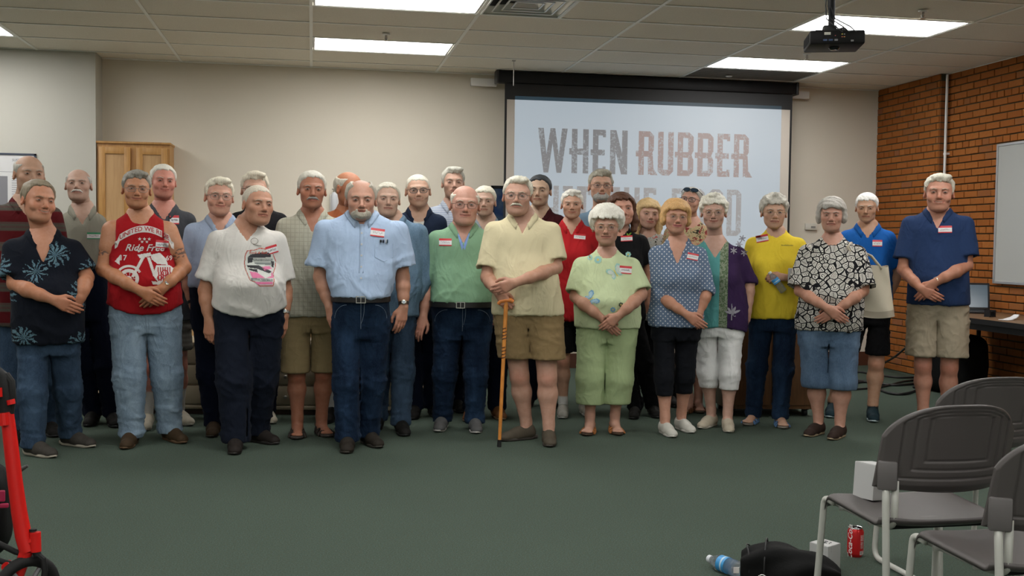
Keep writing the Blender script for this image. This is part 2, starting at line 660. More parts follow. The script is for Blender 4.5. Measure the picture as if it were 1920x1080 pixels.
# the projected picture (light on the cloth)
ix0, ix1 = P(964, 300)[0] - (x0 + x1) / 2, P(1463, 300)[0] - (x0 + x1) / 2
t = NT('projected_picture')
g = t.noise(1.2, 2)
cc = t.mix(t.ramp(g, 0.3, 0.7), (0.84, 1.0, 1.14), (0.90, 1.04, 1.16))
t.put(t.b.inputs['Base Color'], (0.16, 0.16, 0.16))
t.put(t.b.inputs['Emission Color'], cc)
t.b.inputs['Emission Strength'].default_value = SCREEN_EMIT
MB().box(((ix0 + ix1) / 2, -0.0035, (ztop + zbot + 0.1) / 2), (ix1 - ix0, 0.001, ztop - zbot - 0.1)).build('picture', t.m, scr)
t = NT('picture_spill')
t.put(t.b.inputs['Base Color'], (0.012, 0.012, 0.014))
t.put(t.b.inputs['Emission Color'], (0.3, 0.7, 1.0))
t.b.inputs['Emission Strength'].default_value = 0.05
MB().box(((ix0 + ix1) / 2, -0.0035, ztop + 0.018), (ix1 - ix0, 0.001, 0.036)).build('picture_edge', t.m, scr)


def letter_mat(name, col, k):
    t = NT(name)
    sp = t.noise(42, 4, 0.75)
    big = t.noise(3.0, 2)
    thr = t.math('MULTIPLY_ADD', big, 0.35, 0.40)
    f = t.math('GREATER_THAN', sp, thr)
    t.put(t.b.inputs['Base Color'], (0.16, 0.16, 0.16))
    t.put(t.b.inputs['Emission Color'], t.mix(t.math('MULTIPLY', f, 0.75), col, (0.84, 0.96, 1.05)))
    t.b.inputs['Emission Strength'].default_value = SCREEN_EMIT * k
    return t.m


M_LG = letter_mat('letter_grey', (0.36, 0.36, 0.385), 0.85)
M_LR = letter_mat('letter_red', (0.62, 0.40, 0.36), 0.85)
M_LP = letter_mat('letter_pale', (0.58, 0.55, 0.55), 0.95)


def glyph(ch, w, h, s):
    """slab letters from bars: list of convex polygons in a w x h cell, stem s"""
    q = h * 0.42
    R_ = lambda a, b, c, d: [(a, b), (c, b), (c, d), (a, d)]
    cor = s * 0.75
    out = []
    if ch == 'W':
        out = [[(0, h), (s, h), (w * .36, 0), (w * .2, 0)], [(w * .2, 0), (w * .36, 0), (w * .56, h), (w * .42, h)],
               [(w * .42, h), (w * .58, h), (w * .8, 0), (w * .64, 0)], [(w * .64, 0), (w * .8, 0), (w, h), (w - s, h)]]
    elif ch == 'H':
        out = [R_(0, 0, s, h), R_(w - s, 0, w, h), R_(-s * .45, q, w, q + s * 1.1)]
    elif ch == 'E':
        out = [R_(0, 0, s, h), R_(0, h - s, w, h), R_(0, 0, w, s), R_(-s * .4, q, w * .92, q + s), R_(w - s * .55, h - s * 1.3, w, h), R_(w - s * .55, 0, w, s * 1.3)]
    elif ch == 'N':
        out = [R_(0, 0, s, h), R_(w - s, 0, w, h), [(0, h), (s * 1.1, h), (w, 0), (w - s * 1.1, 0)]]
    elif ch == 'I':
        out = [R_(w / 2 - s / 2, 0, w / 2 + s / 2, h), R_(0, h - s, w, h), R_(0, 0, w, s)]
    elif ch == 'T':
        out = [R_(w / 2 - s / 2, 0, w / 2 + s / 2, h), R_(0, h - s, w, h), R_(0, h - 1.6 * s, s * .5, h), R_(w - s * .5, h - 1.6 * s, w, h)]
    elif ch == 'U':
        out = [R_(0, cor, s, h), R_(w - s, cor, w, h), [(0, cor), (cor, 0), (w - cor, 0), (w, cor), (w, s), (0, s)]]
    elif ch in 'ODA':
        c2 = cor
        out = [R_(0, 0 if ch != 'O' else c2, s, h - (c2 if ch != 'D' else 0)), R_(w - s, c2 if ch != 'A' else 0, w, h - c2),
               [(0 if ch == 'D' else 0, h - c2 if ch != 'D' else h), (c2 if ch != 'D' else 0, h), (w - c2, h), (w, h - c2), (w, h - s), (0, h - s)]]
        if ch != 'A':
            out.append([(0, s), (0, c2 if ch == 'O' else 0), (c2 if ch == 'O' else 0, 0), (w - c2, 0), (w, c2), (w, s)])
        else:
            out.append(R_(-s * .3, q, w, q + s))
    elif ch in 'RB':
        c2 = cor
        out = [R_(0, 0, s, h), R_(-s * .5, q, w - c2, q + s), R_(0, h - s, w - c2, h), R_(w - s, q + s + c2 * .2, w, h - c2),
               [(w - c2 - .001, h), (w - c2, h - s), (w - s, h - s), (w, h - c2)], [(w - s, q + s * 1.05), (w - c2 * .8, q), (w, q + s + c2 * .4), (w - s * .3, q + s * 1.6)]]
        if ch == 'B':
            out += [R_(0, 0, w - c2, s), R_(w - s, c2, w, q - c2 * .3), [(w - c2, 0), (w, c2), (w - s, s), (w - c2, s)], [(w - s, q - c2 * .5), (w, q - c2 * .5), (w - c2 * .6, q + s * .7), (w - s, q + s * .5)]]
        else:
            out += [[(w - s * 1.1, q + s * .6), (w - s * .2, q + s * .6), (w, s), (w - s, 0)], [(w - s, s * 1.2), (w, s * 1.2), (w + s * .75, 0), (w - s * .6, 0)]]
    return out


def write_line(text, uv0, uv1, vtop, vbot, widths, gap, space, mats):
    xa, xb = P(uv0, 300)[0] - (x0 + x1) / 2, P(uv1, 300)[0] - (x0 + x1) / 2
    zt, zb = fz(vtop), fz(vbot)
    tot = sum(space if c == ' ' else widths.get(c, 1.0) + gap for c in text) - gap
    k = (xb - xa) / tot
    x = xa
    wi = 0
    for c in text:
        if c == ' ':
            x += space * k
            wi += 1
            continue
        w = widths.get(c, 1.0) * k
        m = MB()
        for gi, poly in enumerate(glyph(c, w, zt - zb, k * 0.33)):
            ar = sum(poly[i][0] * poly[(i + 1) % len(poly)][1] - poly[(i + 1) % len(poly)][0] * poly[i][1] for i in range(len(poly)))
            if ar < 0:
                poly = poly[::-1]
            prism(m, [(x + px_, zb + pz_) for px_, pz_ in poly], -0.0052 - gi * .0002, -0.0042)
        m.build('letter', mats[min(wi, len(mats) - 1)], scr)
        x += w + gap * k


write_line('WHEN RUBBER', 1008, 1403, 246, 328, {'W': 1.75, 'H': 1.0, 'E': .78, 'N': 1.05, 'R': .93, 'U': .95, 'B': .98}, 0.26, 0.42, [M_LG, M_LR])
write_line('HIT THE ROAD', 1018, 1391, 352, 440, {'H': 1.0, 'I': .62, 'T': .85, 'E': .8, 'R': .93, 'O': .95, 'A': .95, 'D': .95}, 0.26, 0.75, [M_LP])
# hanging chain in front of the case
pc = at_depth(963, 140, 9.9)
MB().tube([(pc[0], pc[1], CEIL - 0.01), (pc[0], pc[1], CEIL - 0.24)], 0.0035, 6).box((pc[0], pc[1], CEIL - 0.012), (0.03, 0.03, 0.008)).build(
    'hanging_hook', M_CHROME, label='thin wire hook hanging from the ceiling before the left end of the screen', cat='hook')
# switch plate by the screen
p = on_y(1519, 425, BACK)
e = empty('wall_switch', (p[0], BACK, p[2]), 0, 'small cream control box on the wall right of the screen', 'wall switch')
MB().box((0, -0.015, 0), (0.13, 0.03, 0.07), bev=0.004).build('case', simple('cream_plastic', (0.62, 0.60, 0.53), 0.4), e, smooth='auto')
MB().box((0.02, -0.032, -0.005), (0.05, 0.004, 0.02)).build('display', simple('switch_grey', (0.25, 0.25, 0.24), 0.3), e)
# dark framed blue picture left of the screen
p0, p1 = on_y(921, 348, BACK - .02), on_y(975, 405, BACK - .02)
hx, hz = (p1[0] - p0[0]), 0.62
e = empty('framed_picture', ((p0[0] + p1[0]) / 2, BACK - 0.02, p0[2] - hz / 2), 0, 'dark framed deep blue picture on the wall partly behind the screen', 'picture')
m = MB()
for s in (-1, 1):
    m.box((s * (hx / 2 - .012), 0, 0), (0.024, 0.03, hz)).box((0, 0, s * (hz / 2 - .012)), (hx, 0.03, 0.024))
m.build('frame', M_BLK, e)
t = NT('blue_print')
c = t.mix(t.ramp(t.noise(7, 3), 0.4, 0.6), (0.012, 0.035, 0.11), (0.05, 0.08, 0.12))
MB().box((0, 0.004, 0), (hx - .04, 0.012, hz - .04)).build('print', t.done(c, 0.2), e)

# ================================================================== projector
pz = 5.0
pc = at_depth(1563, 78, pz)
t_ = FPX / pz
e = empty('projector', (pc[0], pc[1], pc[2]), -YAW + 0.36 - 0.5, 'black projector hanging from the ceiling on a pole', 'projector')
pw, pd_, ph = 0.245, 0.23, 0.062
m = MB().box((0, 0, 0), (pw, pd_, ph), bev=0.008)
m.build('body', simple('projector_black', (0.008, 0.007, 0.007), 0.5, spec=.2), e, smooth='auto')
m = MB()
for k in range(9):
    m.box((-pw / 2 - .001, -0.08 + k * 0.02, 0), (0.004, 0.008, 0.036))
m.build('vent_slots', M_DARK, e)
MB().box((-0.045, -pd_ / 2 - .001, 0.016), (0.028, 0.003, 0.012)).build('sticker', simple('label_white', (0.6, 0.58, 0.5), 0.5), e)
for k, (x, z, w, c) in enumerate(((-.055, -.014, .018, (.05, .08, .16)), (-.03, -.014, .018, (.05, .08, .16)), (-.006, -.014, .015, (.2, .2, .2)),
                                  (.02, .012, .006, (.6, .5, .1)), (.03, .012, .006, (.3, .3, .3)), (.02, 0, .006, (.6, .15, .08)), (.03, 0, .006, (.6, .3, .1)),
                                  (-.01, .006, .004, (.5, .1, .1)), (.065, -.018, .012, (.25, .25, .25)))):
    MB().box((x, -pd_ / 2 - .002, z), (w, 0.005, min(w * .6, .008))).build('socket', simple('socket_%d' % k, c, 0.4, 0.3), e)
MB().lathe([(0.0, -0.012), (0.018, -0.010), (0.026, 0.0), (0.026, 0.006)], 20, Matrix.Translation((0.0, -0.02, -ph / 2 - .002))).build('lens_dome', simple('lens_black', (.005, .005, .006), .1), e, smooth='auto')
m = MB().box((0, 0, ph / 2 + .016), (0.10, 0.09, 0.008)).box((-0.02, 0, ph / 2 + .03), (0.06, 0.05, 0.022), bev=.004)
for ang in (0.5, 1.9, 3.3, 5.1):
    x, y = 0.085 * math.cos(ang), 0.08 * math.sin(ang)
    m.tube([(0, 0, ph / 2 + .018), (x, y, ph / 2 + .016), (x, y, ph / 2)], 0.006, 8)
m.build('mount', simple('mount_metal', (.03, .03, .03), .35, .6), e, smooth='auto')
top = CEIL - pc[2]
MB().tube([(-.012, 0, ph / 2 + .03), (-.012, 0, top)], 0.015, 14).lathe([(0.06, top - .01), (0.06, top - .002)], 18).build('pole', M_BLK, e, smooth='auto')
M_CORD = simple('black_cord', (.01, .01, .011), .5)
for k in range(3):
    xo = 0.02 * (k - 1)
    MB().tube([(-.03 + xo * .4, -.02, top), (-.032 + xo * .5, -.02, .16), (-.02 + xo, -.03, .10), (.03 + xo * 1.6, -.07, .055), (.05 + xo * 1.5, -pd_ / 2 - .008, .02)], 0.003, 6).build('cable', M_CORD, e, smooth=True)

# ================================================================== wall cabinet, base cabinet, plan chest, poster
t = NT('golden_oak')
v = t.mapv((14, 14, 1.2))
g = t.noise(3.0, 5, 0.6, v, 0.6)
M_OAK = t.done(t.mix(t.ramp(g, 0.3, 0.7), (0.42, 0.20, 0.055), (0.56, 0.31, 0.10)), 0.42)
t = NT('oak_panel')
v = t.mapv((10, 10, 0.8))
g = t.noise(3.0, 5, 0.6, v, 0.8)
M_OAKP = t.done(t.mix(t.ramp(g, 0.3, 0.7), (0.46, 0.27, 0.115), (0.56, 0.35, 0.165)), 0.5)
CY = BACK - 0.30
c0, c1 = on_y(181, 268, CY), on_y(318, 268, CY)
cw, ctop = c1[0] - c0[0], c0[2]
cx0 = max(c0[0], JX + 0.005)
e = empty('wall_cabinet', (cx0 + cw / 2, CY, 1.25), 0, 'tall golden oak wall cabinet with two panel doors behind the men at left', 'cabinet')
hh = ctop - 1.25
MB().box((0, 0.155, hh / 2), (cw, 0.29, hh)).build('carcass', M_OAK, e)
MB().box((0, 0.148, hh + .01), (cw + .02, 0.32, 0.02), bev=.004).build('top_board', M_OAK, e)
dw = cw / 2 - 0.045
for s in (-1, 1):
    d = empty('door', (s * (dw / 2 + 0.026), -0.005, 0.0))
    d.parent = e
    m = MB()
    m.box((-dw / 2 + .028, 0, hh / 2), (.056, .022, hh - .07), bev=.003).box((dw / 2 - .028, 0, hh / 2), (.056, .022, hh - .07), bev=.003)
    m.box((0, 0, hh - .065), (dw - .11, .021, .06), bev=.002).box((0, 0, .065), (dw - .11, .021, .06), bev=.002)
    m.build('door_frame', M_OAK, d, smooth='auto')
    MB().box((0, .006, hh / 2), (dw - .10, .008, hh - .17)).build('door_panel', M_OAKP, d)
# base cabinet run
bx1 = on_y(800, 640, BACK - .6)[0]
bx0 = JX + 0.01
e = empty('base_cabinet', ((bx0 + bx1) / 2, BACK - 0.31, 0.006), 0, 'golden oak base cabinet run under a worktop, seen between the legs of the men', 'cabinet')
bw = bx1 - bx0
MB().box((0, 0, .49), (bw, .58, .76)).build('carcass', M_OAK, e)
MB().box((0, .03, .055), (bw - .02, .5, .11)).build('toe_kick', M_BASE, e)
nd = 5
for k in range(nd):
    x = -bw / 2 + (k + .5) * bw / nd
    m = MB().box((x, -.30, .47), (bw / nd - .03, .02, .68), bev=.004)
    m.build('door', M_OAK, e, smooth='auto')
    MB().box((x, -.312, .47), (bw / nd - .15, .006, .56), bev=.002).build('door_panel', M_OAKP, e)
MB().box((0, -.01, .888), (bw + .02, .62, .036), bev=.006).build('worktop', simple('worktop', (.45, .42, .36), .4), e, smooth='auto')
# long low cream metal chest behind the men
q0, q1 = on_z(200, 779, 0), on_z(735, 783, 0)
M_CREAM = simple('cream_metal', (.36, .31, .22), .38, .1, var=.08)
e = empty('plan_chest', ((q0[0] + q1[0]) / 2, (q0[1] + q1[1]) / 2 + .08, 0), math.atan2(q1[1] - q0[1], q1[0] - q0[0]), 'long low cream metal chest with wide drawers behind the legs of the men at left', 'chest')
L_ = float(np.hypot(*(q1 - q0)[:2]))
HC = 0.50
MB().box((0, .25, HC / 2 + .03), (L_, .48, HC - .04), bev=.006).build('carcass', M_CREAM, e, smooth='auto')
MB().box((0, .25, .02), (L_ - .04, .44, .04)).build('plinth', simple('plinth_brown', (.05, .025, .015), .6), e)
MB().box((0, .24, .055), (L_ + .01, .5, .03), bev=.008).build('base_rail', M_CREAM, e, smooth='auto')
for r_ in range(3):
    zc = .115 + r_ * .15
    for k in range(4):
        x = -L_ / 2 + (k + .5) * L_ / 4
        d = MB().box((x, 0.0, zc + .03), (L_ / 4 - .012, .018, .135), bev=.005).build('drawer', M_CREAM, e, smooth='auto')
        MB().lathe([(.012, 0), (.007, .01), (.013, .02), (.009, .026)], 12, Matrix.Translation((x, -.008, zc + .02)) @ Matrix.Rotation(math.pi / 2, 4, 'X')).build('knob', M_CHROME, d, smooth='auto')
MB().box((0, .24, HC + .02), (L_ + .02, .52, .025), bev=.008).build('top', M_CREAM, e, smooth='auto')
# white soap dispenser on the wall
p = on_y(627, 372, BACK - .06)
e = empty('soap_dispenser', (p[0], BACK - .06, p[2] - .12), 0, 'slim white dispenser bottle on the wall behind the man in orange', 'dispenser')
MB().lathe([(.03, 0), (.034, .01), (.034, .14), (.026, .17), (.02, .18)], 16).build('bottle', simple('dispenser_white', (.6, .62, .66), .3), e, smooth='auto')
MB().lathe([(.012, .18), (.012, .2), (.024, .205), (.024, .215)], 12).build('cap', M_CHROME, e, smooth='auto')
MB().box((0, .035, .06), (.09, .03, .2), bev=.005).build('holder', M_WMETAL, e, smooth='auto')
# poster at the far left with a thin dark frame
q = on_y(66, 290, JY - .012)
pw_, ph_ = 0.62, 0.9
e = empty('poster', (q[0] - pw_ / 2, JY - .012, q[2] - ph_ / 2), 0, 'framed white information poster on the pale wall at the far left', 'poster')
MB().box((0, .002, 0), (pw_ - .01, .008, ph_ - .01)).build('sheet', simple('poster_white', (.66, .66, .66), .5), e)
m = MB()
for s in (-1, 1):
    m.box((s * pw_ / 2, 0, 0), (.016, .018, ph_ + .016)).box((0, 0, s * ph_ / 2), (pw_ + .016, .018, .016))
m.build('frame', simple('dark_frame', (.03, .04, .07), .4), e)
M_INK = simple('pale_ink', (.22, .22, .24), .7)


def text_mesh(txt, size, name='text', shear=0.0, space=1.0):
    cu = bpy.data.curves.new(name, 'FONT')
    cu.body = txt
    cu.size = size
    cu.align_x = 'CENTER'
    cu.align_y = 'CENTER'
    cu.shear = shear
    cu.space_character = space
    cu.resolution_u = 2
    cu.offset = size * 0.012
    o = bpy.data.objects.new(name, cu)
    COL.objects.link(o)
    dg = bpy.context.evaluated_depsgraph_get()
    me = bpy.data.meshes.new_from_object(o.evaluated_get(dg))
    V = np.array([v.co[:] for v in me.vertices]).reshape(-1, 3)
    F = [tuple(p.vertices) for p in me.polygons]
    bpy.data.objects.remove(o)
    bpy.data.curves.remove(cu)
    bpy.data.meshes.remove(me)
    return V, F


def put_text(txt, size, parent, mat, fn, name='lettering', **kw):
    V, F = text_mesh(txt, size, **kw)
    V2 = [fn(v[0], v[1]) for v in V]
    return link(name, make_mesh(name, V2, F, mat, False), parent)


for k, (s_, w_) in enumerate((('SUSPENSION', .03), ('AMERICA\'S', .03), ('BRIDGES', .028))):
    put_text(s_, w_, e, M_INK, lambda x, y, k=k: (x + .20, -.0035, y + ph_ / 2 - .055 - k * .04))
m = MB()
for k in range(26):
    m.box((.165, -.003, ph_ / 2 - .2 - k * .02), (.11, .001, .004))
m.box((0, -.003, ph_ / 2 - .16), (pw_ - .06, .001, .003)).box((.03, -.003, .02), (.09, .001, .46))
m.build('printed_lines', M_INK, e, kind='stuff')
# ================================================================== table on the right with laptop
M_TTOP = simple('brown_laminate', (.17, .095, .045), .4, var=.1)
ty = 0.70
tx0 = XR2 - .03 - .76
ye = 8.85
e = empty('side_table', ((tx0 + XR2 - .03) / 2, ye - .95, 0), 0, 'long brown-topped side table with black edge and legs against the brick wall', 'table')
MB().box((0, 0, ty), (.76, 1.9, .03), bev=.004).build('table_top', M_TTOP, e, smooth='auto')
MB().box((0, 0, ty - .045), (.72, 1.84, .06)).build('apron', M_BLK, e)
m = MB()
for s in (-1, 1):
    m.box((-.378 * s, 0, ty - .003), (.012, 1.9, .042)).box((0, .947 * s, ty - .003), (.76, .012, .042))
m.build('edge_band', M_BLK, e)
for sx in (-1, 1):
    for sy in (-1, 1):
        MB().tube([(sx * .29, sy * .86, ty - .07), (sx * .29, sy * .86, .0)], .02, 10).build('leg', M_BLK, e, smooth='auto')
TT = ty + .0152
# laptop
p = on_z(1806, 587, TT)
e = empty('laptop', (p[0] + .10, p[1] + .05, TT + .001), -.42, 'open black laptop on the side table behind the man in the navy polo', 'laptop')
MB().box((0, 0, .012), (.37, .25, .022), bev=.004).build('base', simple('laptop_black', (.012, .012, .014), .3), e, smooth='auto')
MB().box((0, -.02, .0235), (.32, .12, .002)).build('keyboard', simple('keys', (.02, .02, .022), .5), e)
T_ = Matrix.Rotation(math.radians(-14), 4, 'X')
MB().box((0, .15, .14), (.37, .014, .245), bev=.004, M=T_).build('lid', simple('laptop_black', (.012, .012, .014), .3), e, smooth='auto')
t = NT('laptop_screen')
t.put(t.b.inputs['Base Color'], (.02, .03, .04))
t.put(t.b.inputs['Emission Color'], (.10, .16, .21))
t.b.inputs['Emission Strength'].default_value = .35
sc_ = MB().box((0, .142, .142), (.335, .003, .205), M=T_).build('screen', t.done(None, .15), e)
MB().box((-.04, .139, .14), (.13, .003, .12), M=T_).build('window', simple('grey_window', (.12, .17, .19), .3), sc_)
p = on_z(1856, 594, TT)
e = empty('desk_clip', (p[0], p[1], TT), .2, 'small black block beside the laptop on the side table', 'gadget')
MB().box((0, 0, .003), (.07, .06, .006)).box((-.028, 0, .03), (.01, .06, .055)).box((.028, 0, .03), (.01, .06, .055)).box((0, 0, .04), (.05, .04, .012)).build('holder', M_BLK, e)
p = on_z(1893, 600, TT)
m = MB()
for k, (x, z, w_) in enumerate(((-.06, .004, .09), (0.0, .010, .11), (.06, .018, .08), (.095, .03, .05))):
    m.box((x, 0, z), (w_, .08 - k * .012, .004), M=Matrix.Rotation(-.12 * k, 4, 'Y'))
tag(m.build('crumpled_paper', simple('paper', (.72, .72, .74), .7), loc=(p[0], p[1], TT), rotz=.5), 'crumpled white paper lying on the side table at the right edge', 'paper')
# black bag under the table
E_ = []
p = on_z(1815, 715, 0)


def blob(name, mat, c, r, n=2.6, seed=1, amp=.05, parent=None, rz=0, **kw):
    V = []
    F = []
    nu, nv = 28, 18
    rr = random.Random(seed)
    ph = [rr.uniform(0, 6) for _ in range(6)]
    for j in range(nv + 1):
        b = math.pi * (j / nv - .5)
        for i in range(nu):
            a = 2 * math.pi * i / nu
            f = lambda w, q: math.copysign(abs(w) ** q, w)
            q = 2 / n
            x, y, z = f(math.cos(b), q) * f(math.cos(a), q), f(math.cos(b), q) * f(math.sin(a), q), f(math.sin(b), q)
            k = 1 + amp * (math.sin(3 * a + ph[0] + 2 * z) + .6 * math.sin(5 * a + ph[1] - 3 * z) + .5 * math.sin(7 * z + ph[2] + a))
            V.append((x * r[0] * k + c[0], y * r[1] * k + c[1], max(z * r[2] * k + c[2], 0.0)))
    for j in range(nv):
        for i in range(nu):
            F.append((j * nu + i, j * nu + (i + 1) % nu, (j + 1) * nu + (i + 1) % nu, (j + 1) * nu + i))
    return MB().add(V, F).build(name, mat, parent, smooth=True, **kw)


M_BAG = simple('black_nylon', (.006, .006, .006), .7, bscale=60, bstr=.3, spec=.12)
e = empty('equipment_bag', (5.62, 8.62, 0), .1, 'bulky black equipment case standing on the floor under the side table', 'bag')
blob('body', M_BAG, (0, 0, .26), (.20, .30, .26), 4, 3, .03, e)
MB().tube([(-.0, -.15, .5), (0, -.1, .56), (0, .1, .56), (0, .15, .5)], .012, 8).build('handle', M_CORD, e, smooth=True)

# cables on the carpet at the right
rr = random.Random(5)


def floor_cable(pts, r, lb, z=.012, n=5):
    W_ = [on_z(u, v, z) for u, v in pts]
    # catmull-rom
    o = []
    Q = [W_[0]] + W_ + [W_[-1]]
    for i in range(1, len(Q) - 2):
        for k in range(n):
            t = k / n
            p0_, p1_, p2_, p3_ = Q[i - 1:i + 3]
            o.append(.5 * ((2 * p1_) + (-p0_ + p2_) * t + (2 * p0_ - 5 * p1_ + 4 * p2_ - p3_) * t * t + (-p0_ + 3 * p1_ - 3 * p2_ + p3_) * t ** 3))
    o.append(W_[-1])
    return MB().tube(o, r, 8).build('floor_cable', M_CORD, smooth=True, label=lb, cat='cable', group='black cables on the carpet')


floor_cable([(1500, 708), (1560, 706), (1620, 715), (1680, 722), (1750, 716), (1800, 722)], .012, 'thick black cable nearest the brick wall, behind the legs of the man in royal blue')
floor_cable([(1505, 722), (1570, 724), (1625, 716), (1660, 735), (1700, 738), (1745, 722), (1790, 730)], .012, 'looped black cable sagging toward the camera, between the two men at right')
floor_cable([(1510, 714), (1600, 698), (1640, 702), (1690, 708), (1760, 705)], .009, 'thin black cable running along the foot of the wall at right')
floor_cable([(1600, 730), (1650, 726), (1690, 716), (1720, 712)], .009, 'short black cable crossing the loop on the carpet at right')
floor_cable([(1715, 726), (1740, 718), (1765, 722), (1800, 728)], .02, 'thickest black cable bundle beside the navy polo man\'s legs')
p1_, p2_ = on_z(1653, 684, .03), on_x(1712, 640, RIGHT - .5)
MB().tube([p1_, tuple((np.array(p1_) + p2_) / 2 + np.array([0, 0, -.02])), p2_, (RIGHT - .12, p2_[1] - .35, .66)], .011, 8).build('hanging_cable', M_CORD, smooth=True,
                                                                       label='black cable slanting up from the carpet across the brick wall', cat='cable')

# wood AV cart behind the woman in yellow
t = NT('walnut_veneer')
v = t.mapv((9, 9, .9))
g = t.noise(4.0, 5, .65, v, .5)
M_WAL = t.done(t.mix(t.ramp(g, .3, .7), (.075, .034, .014), (.145, .068, .028)), .35)
q0, q1 = on_z(1345, 770, .06), on_z(1502, 766, .06)
L_ = float(np.hypot(*(q1 - q0)[:2]))
e = empty('equipment_cart', ((q0[0] + q1[0]) / 2 + .12, (q0[1] + q1[1]) / 2 + .24, 0), -.12, 'dark walnut equipment cart on casters behind the woman in yellow', 'cart')
MB().box((0, 0, .39), (L_, .46, .66), bev=.004).build('cabinet', M_WAL, e, smooth='auto')
MB().box((0, 0, .735), (L_ + .03, .5, .03), bev=.006).build('top', M_WAL, e, smooth='auto')
MB().box((-L_ / 4, -.235, .39), (L_ / 2 - .02, .012, .6), bev=.003).build('door', M_WAL, e, smooth='auto')
MB().box((L_ / 4, -.235, .39), (L_ / 2 - .02, .012, .6), bev=.003).build('door', M_WAL, e, smooth='auto')
for sx in (-1, 1):
    for sy in (-1, 1):
        MB().lathe([(.004, -.014), (.03, -.014), (.032, 0), (.03, .014), (.004, .014)], 16, Matrix.Translation((sx * (L_ / 2 - .06), sy * .17, .032)) @ Matrix.Rotation(math.pi / 2, 4, 'Y')).box(
            (sx * (L_ / 2 - .06), sy * .17, .055), (.05, .05, .01)).build('caster', M_BLK, e, smooth='auto')

# ================================================================== stacking chairs
M_CHAIR = simple('grey_plastic', (.075, .066, .063), .42, bscale=900, bstr=.25, spec=.4)
M_TUBE = simple('pale_grey_tube', (.42, .42, .38), .38)


def chair_back_mesh():
    nu, nv = 130, 76
    V = []
    hw, z0, zt = .232, .545, .825
    for side in (0, 1):
        for j in range(nv + 1):
            v_ = j / nv
            for i in range(nu + 1):
                u_ = -1 + 2 * i / nu
                x = hw * math.sin(u_ * math.pi / 2 * .985) / math.sin(math.pi / 2 * .985) * (1 - .03 * v_)
                ux = x / hw
                top = zt - .155 * (1 - (1 - abs(ux) ** 2.6) ** (1 / 1.9) if abs(ux) < 1 else 1)
                z = z0 + .012 * (1 - ux * ux) * -1 + v_ * (top - z0)
                y = -.205 - .055 * (z - z0) / .28 + .075 * ux * ux
                ds, db_, dt = (hw - abs(x)), (z - z0), (top - z)
                if side:
                    y -= .016 - .010 * max(0, 1 - min(ds, db_, dt) / .012)
                    d = min(ds * .50 - .006, db_ * .64, dt * 1.6 - .012)
                    h = 0
                    for lv in (.022, .040, .058):
                        k = (d - lv) / .0017
                        h -= .0022 * (1 / (1 + math.exp(-max(-30, min(30, k * 1.4)))))
                        h -= .0055 * math.exp(-k * k)
                    y -= h * (1 if side else 0)
                V.append((x, y, z))
    n1 = (nu + 1) * (nv + 1)
    F = []
    for side in (0, 1):
        b = side * n1
        for j in range(nv):
            for i in range(nu):
                q = (b + j * (nu + 1) + i, b + j * (nu + 1) + i + 1, b + (j + 1) * (nu + 1) + i + 1, b + (j + 1) * (nu + 1) + i)
                F.append(q if side else q[::-1])
    rim = [i for i in range(nu + 1)] + [j * (nu + 1) + nu for j in range(1, nu * 0 + nv + 1)] + [nv * (nu + 1) + i for i in range(nu - 1, -1, -1)] + [j * (nu + 1) for j in range(nv - 1, 0, -1)]
    for k in range(len(rim)):
        a, b = rim[k], rim[(k + 1) % len(rim)]
        F.append((a, b, b + n1, a + n1))
    return make_mesh('backrest', V, F, M_CHAIR, True)


def chair_seat_mesh():
    nu, nv = 30, 30
    V = []
    for side in (0, 1):
        for j in range(nv + 1):
            v_ = j / nv
            for i in range(nu + 1):
                u_ = -1 + 2 * i / nu
                w = .226 * (1 - .02 * (1 - v_))
                y = -.205 + .43 * v_ - .05 * (abs(u_) ** 6) * (1 if v_ > .5 else -1) * abs(2 * v_ - 1) ** 3
                z = .432 + .018 * v_ + .012 * abs(u_) ** 3 - .012 * math.sin(math.pi * v_) * (1 - u_ * u_)
                if v_ > .86:
                    z -= .045 * ((v_ - .86) / .14) ** 2
                if v_ < .12:
                    z += .02 * ((.12 - v_) / .12) ** 2
                e_ = max(abs(u_) ** 12, 0)
                z -= .012 * e_
                V.append((u_ * w, y, z - (0 if side else .012)))
    n1 = (nu + 1) * (nv + 1)
    F = []
    for side in (0, 1):
        for j in range(nv):
            for i in range(nu):
                b = side * n1
                q = (b + j * (nu + 1) + i, b + j * (nu + 1) + i + 1, b + (j + 1) * (nu + 1) + i + 1, b + (j + 1) * (nu + 1) + i)
                F.append(q if side else q[::-1])
    rim = [i for i in range(nu + 1)] + [j * (nu + 1) + nu for j in range(1, nv + 1)] + [nv * (nu + 1) + i for i in range(nu - 1, -1, -1)] + [j * (nu + 1) for j in range(nv - 1, 0, -1)]
    for k in range(len(rim)):
        a, b = rim[k], rim[(k + 1) % len(rim)]
        F.append((a, b, b + n1, a + n1))
    return make_mesh('seat', V, F, M_CHAIR, True)


def smooth_path(P_, n=5):
    o = []
    Q = [Vector(p) for p in P_]
    o.append(Q[0])
    for i in range(1, len(Q) - 1):
        a, b, c = Q[i - 1], Q[i], Q[i + 1]
        r = min((a - b).length, (c - b).length) * .45
        r = min(r, .055)
        p, q = b + (a - b).normalized() * r, b + (c - b).normalized() * r
        for k in range(n + 1):
            t = k / n
            o.append((1 - t) ** 2 * p + 2 * t * (1 - t) * b + t * t * q)
    o.append(Q[-1])
    return o


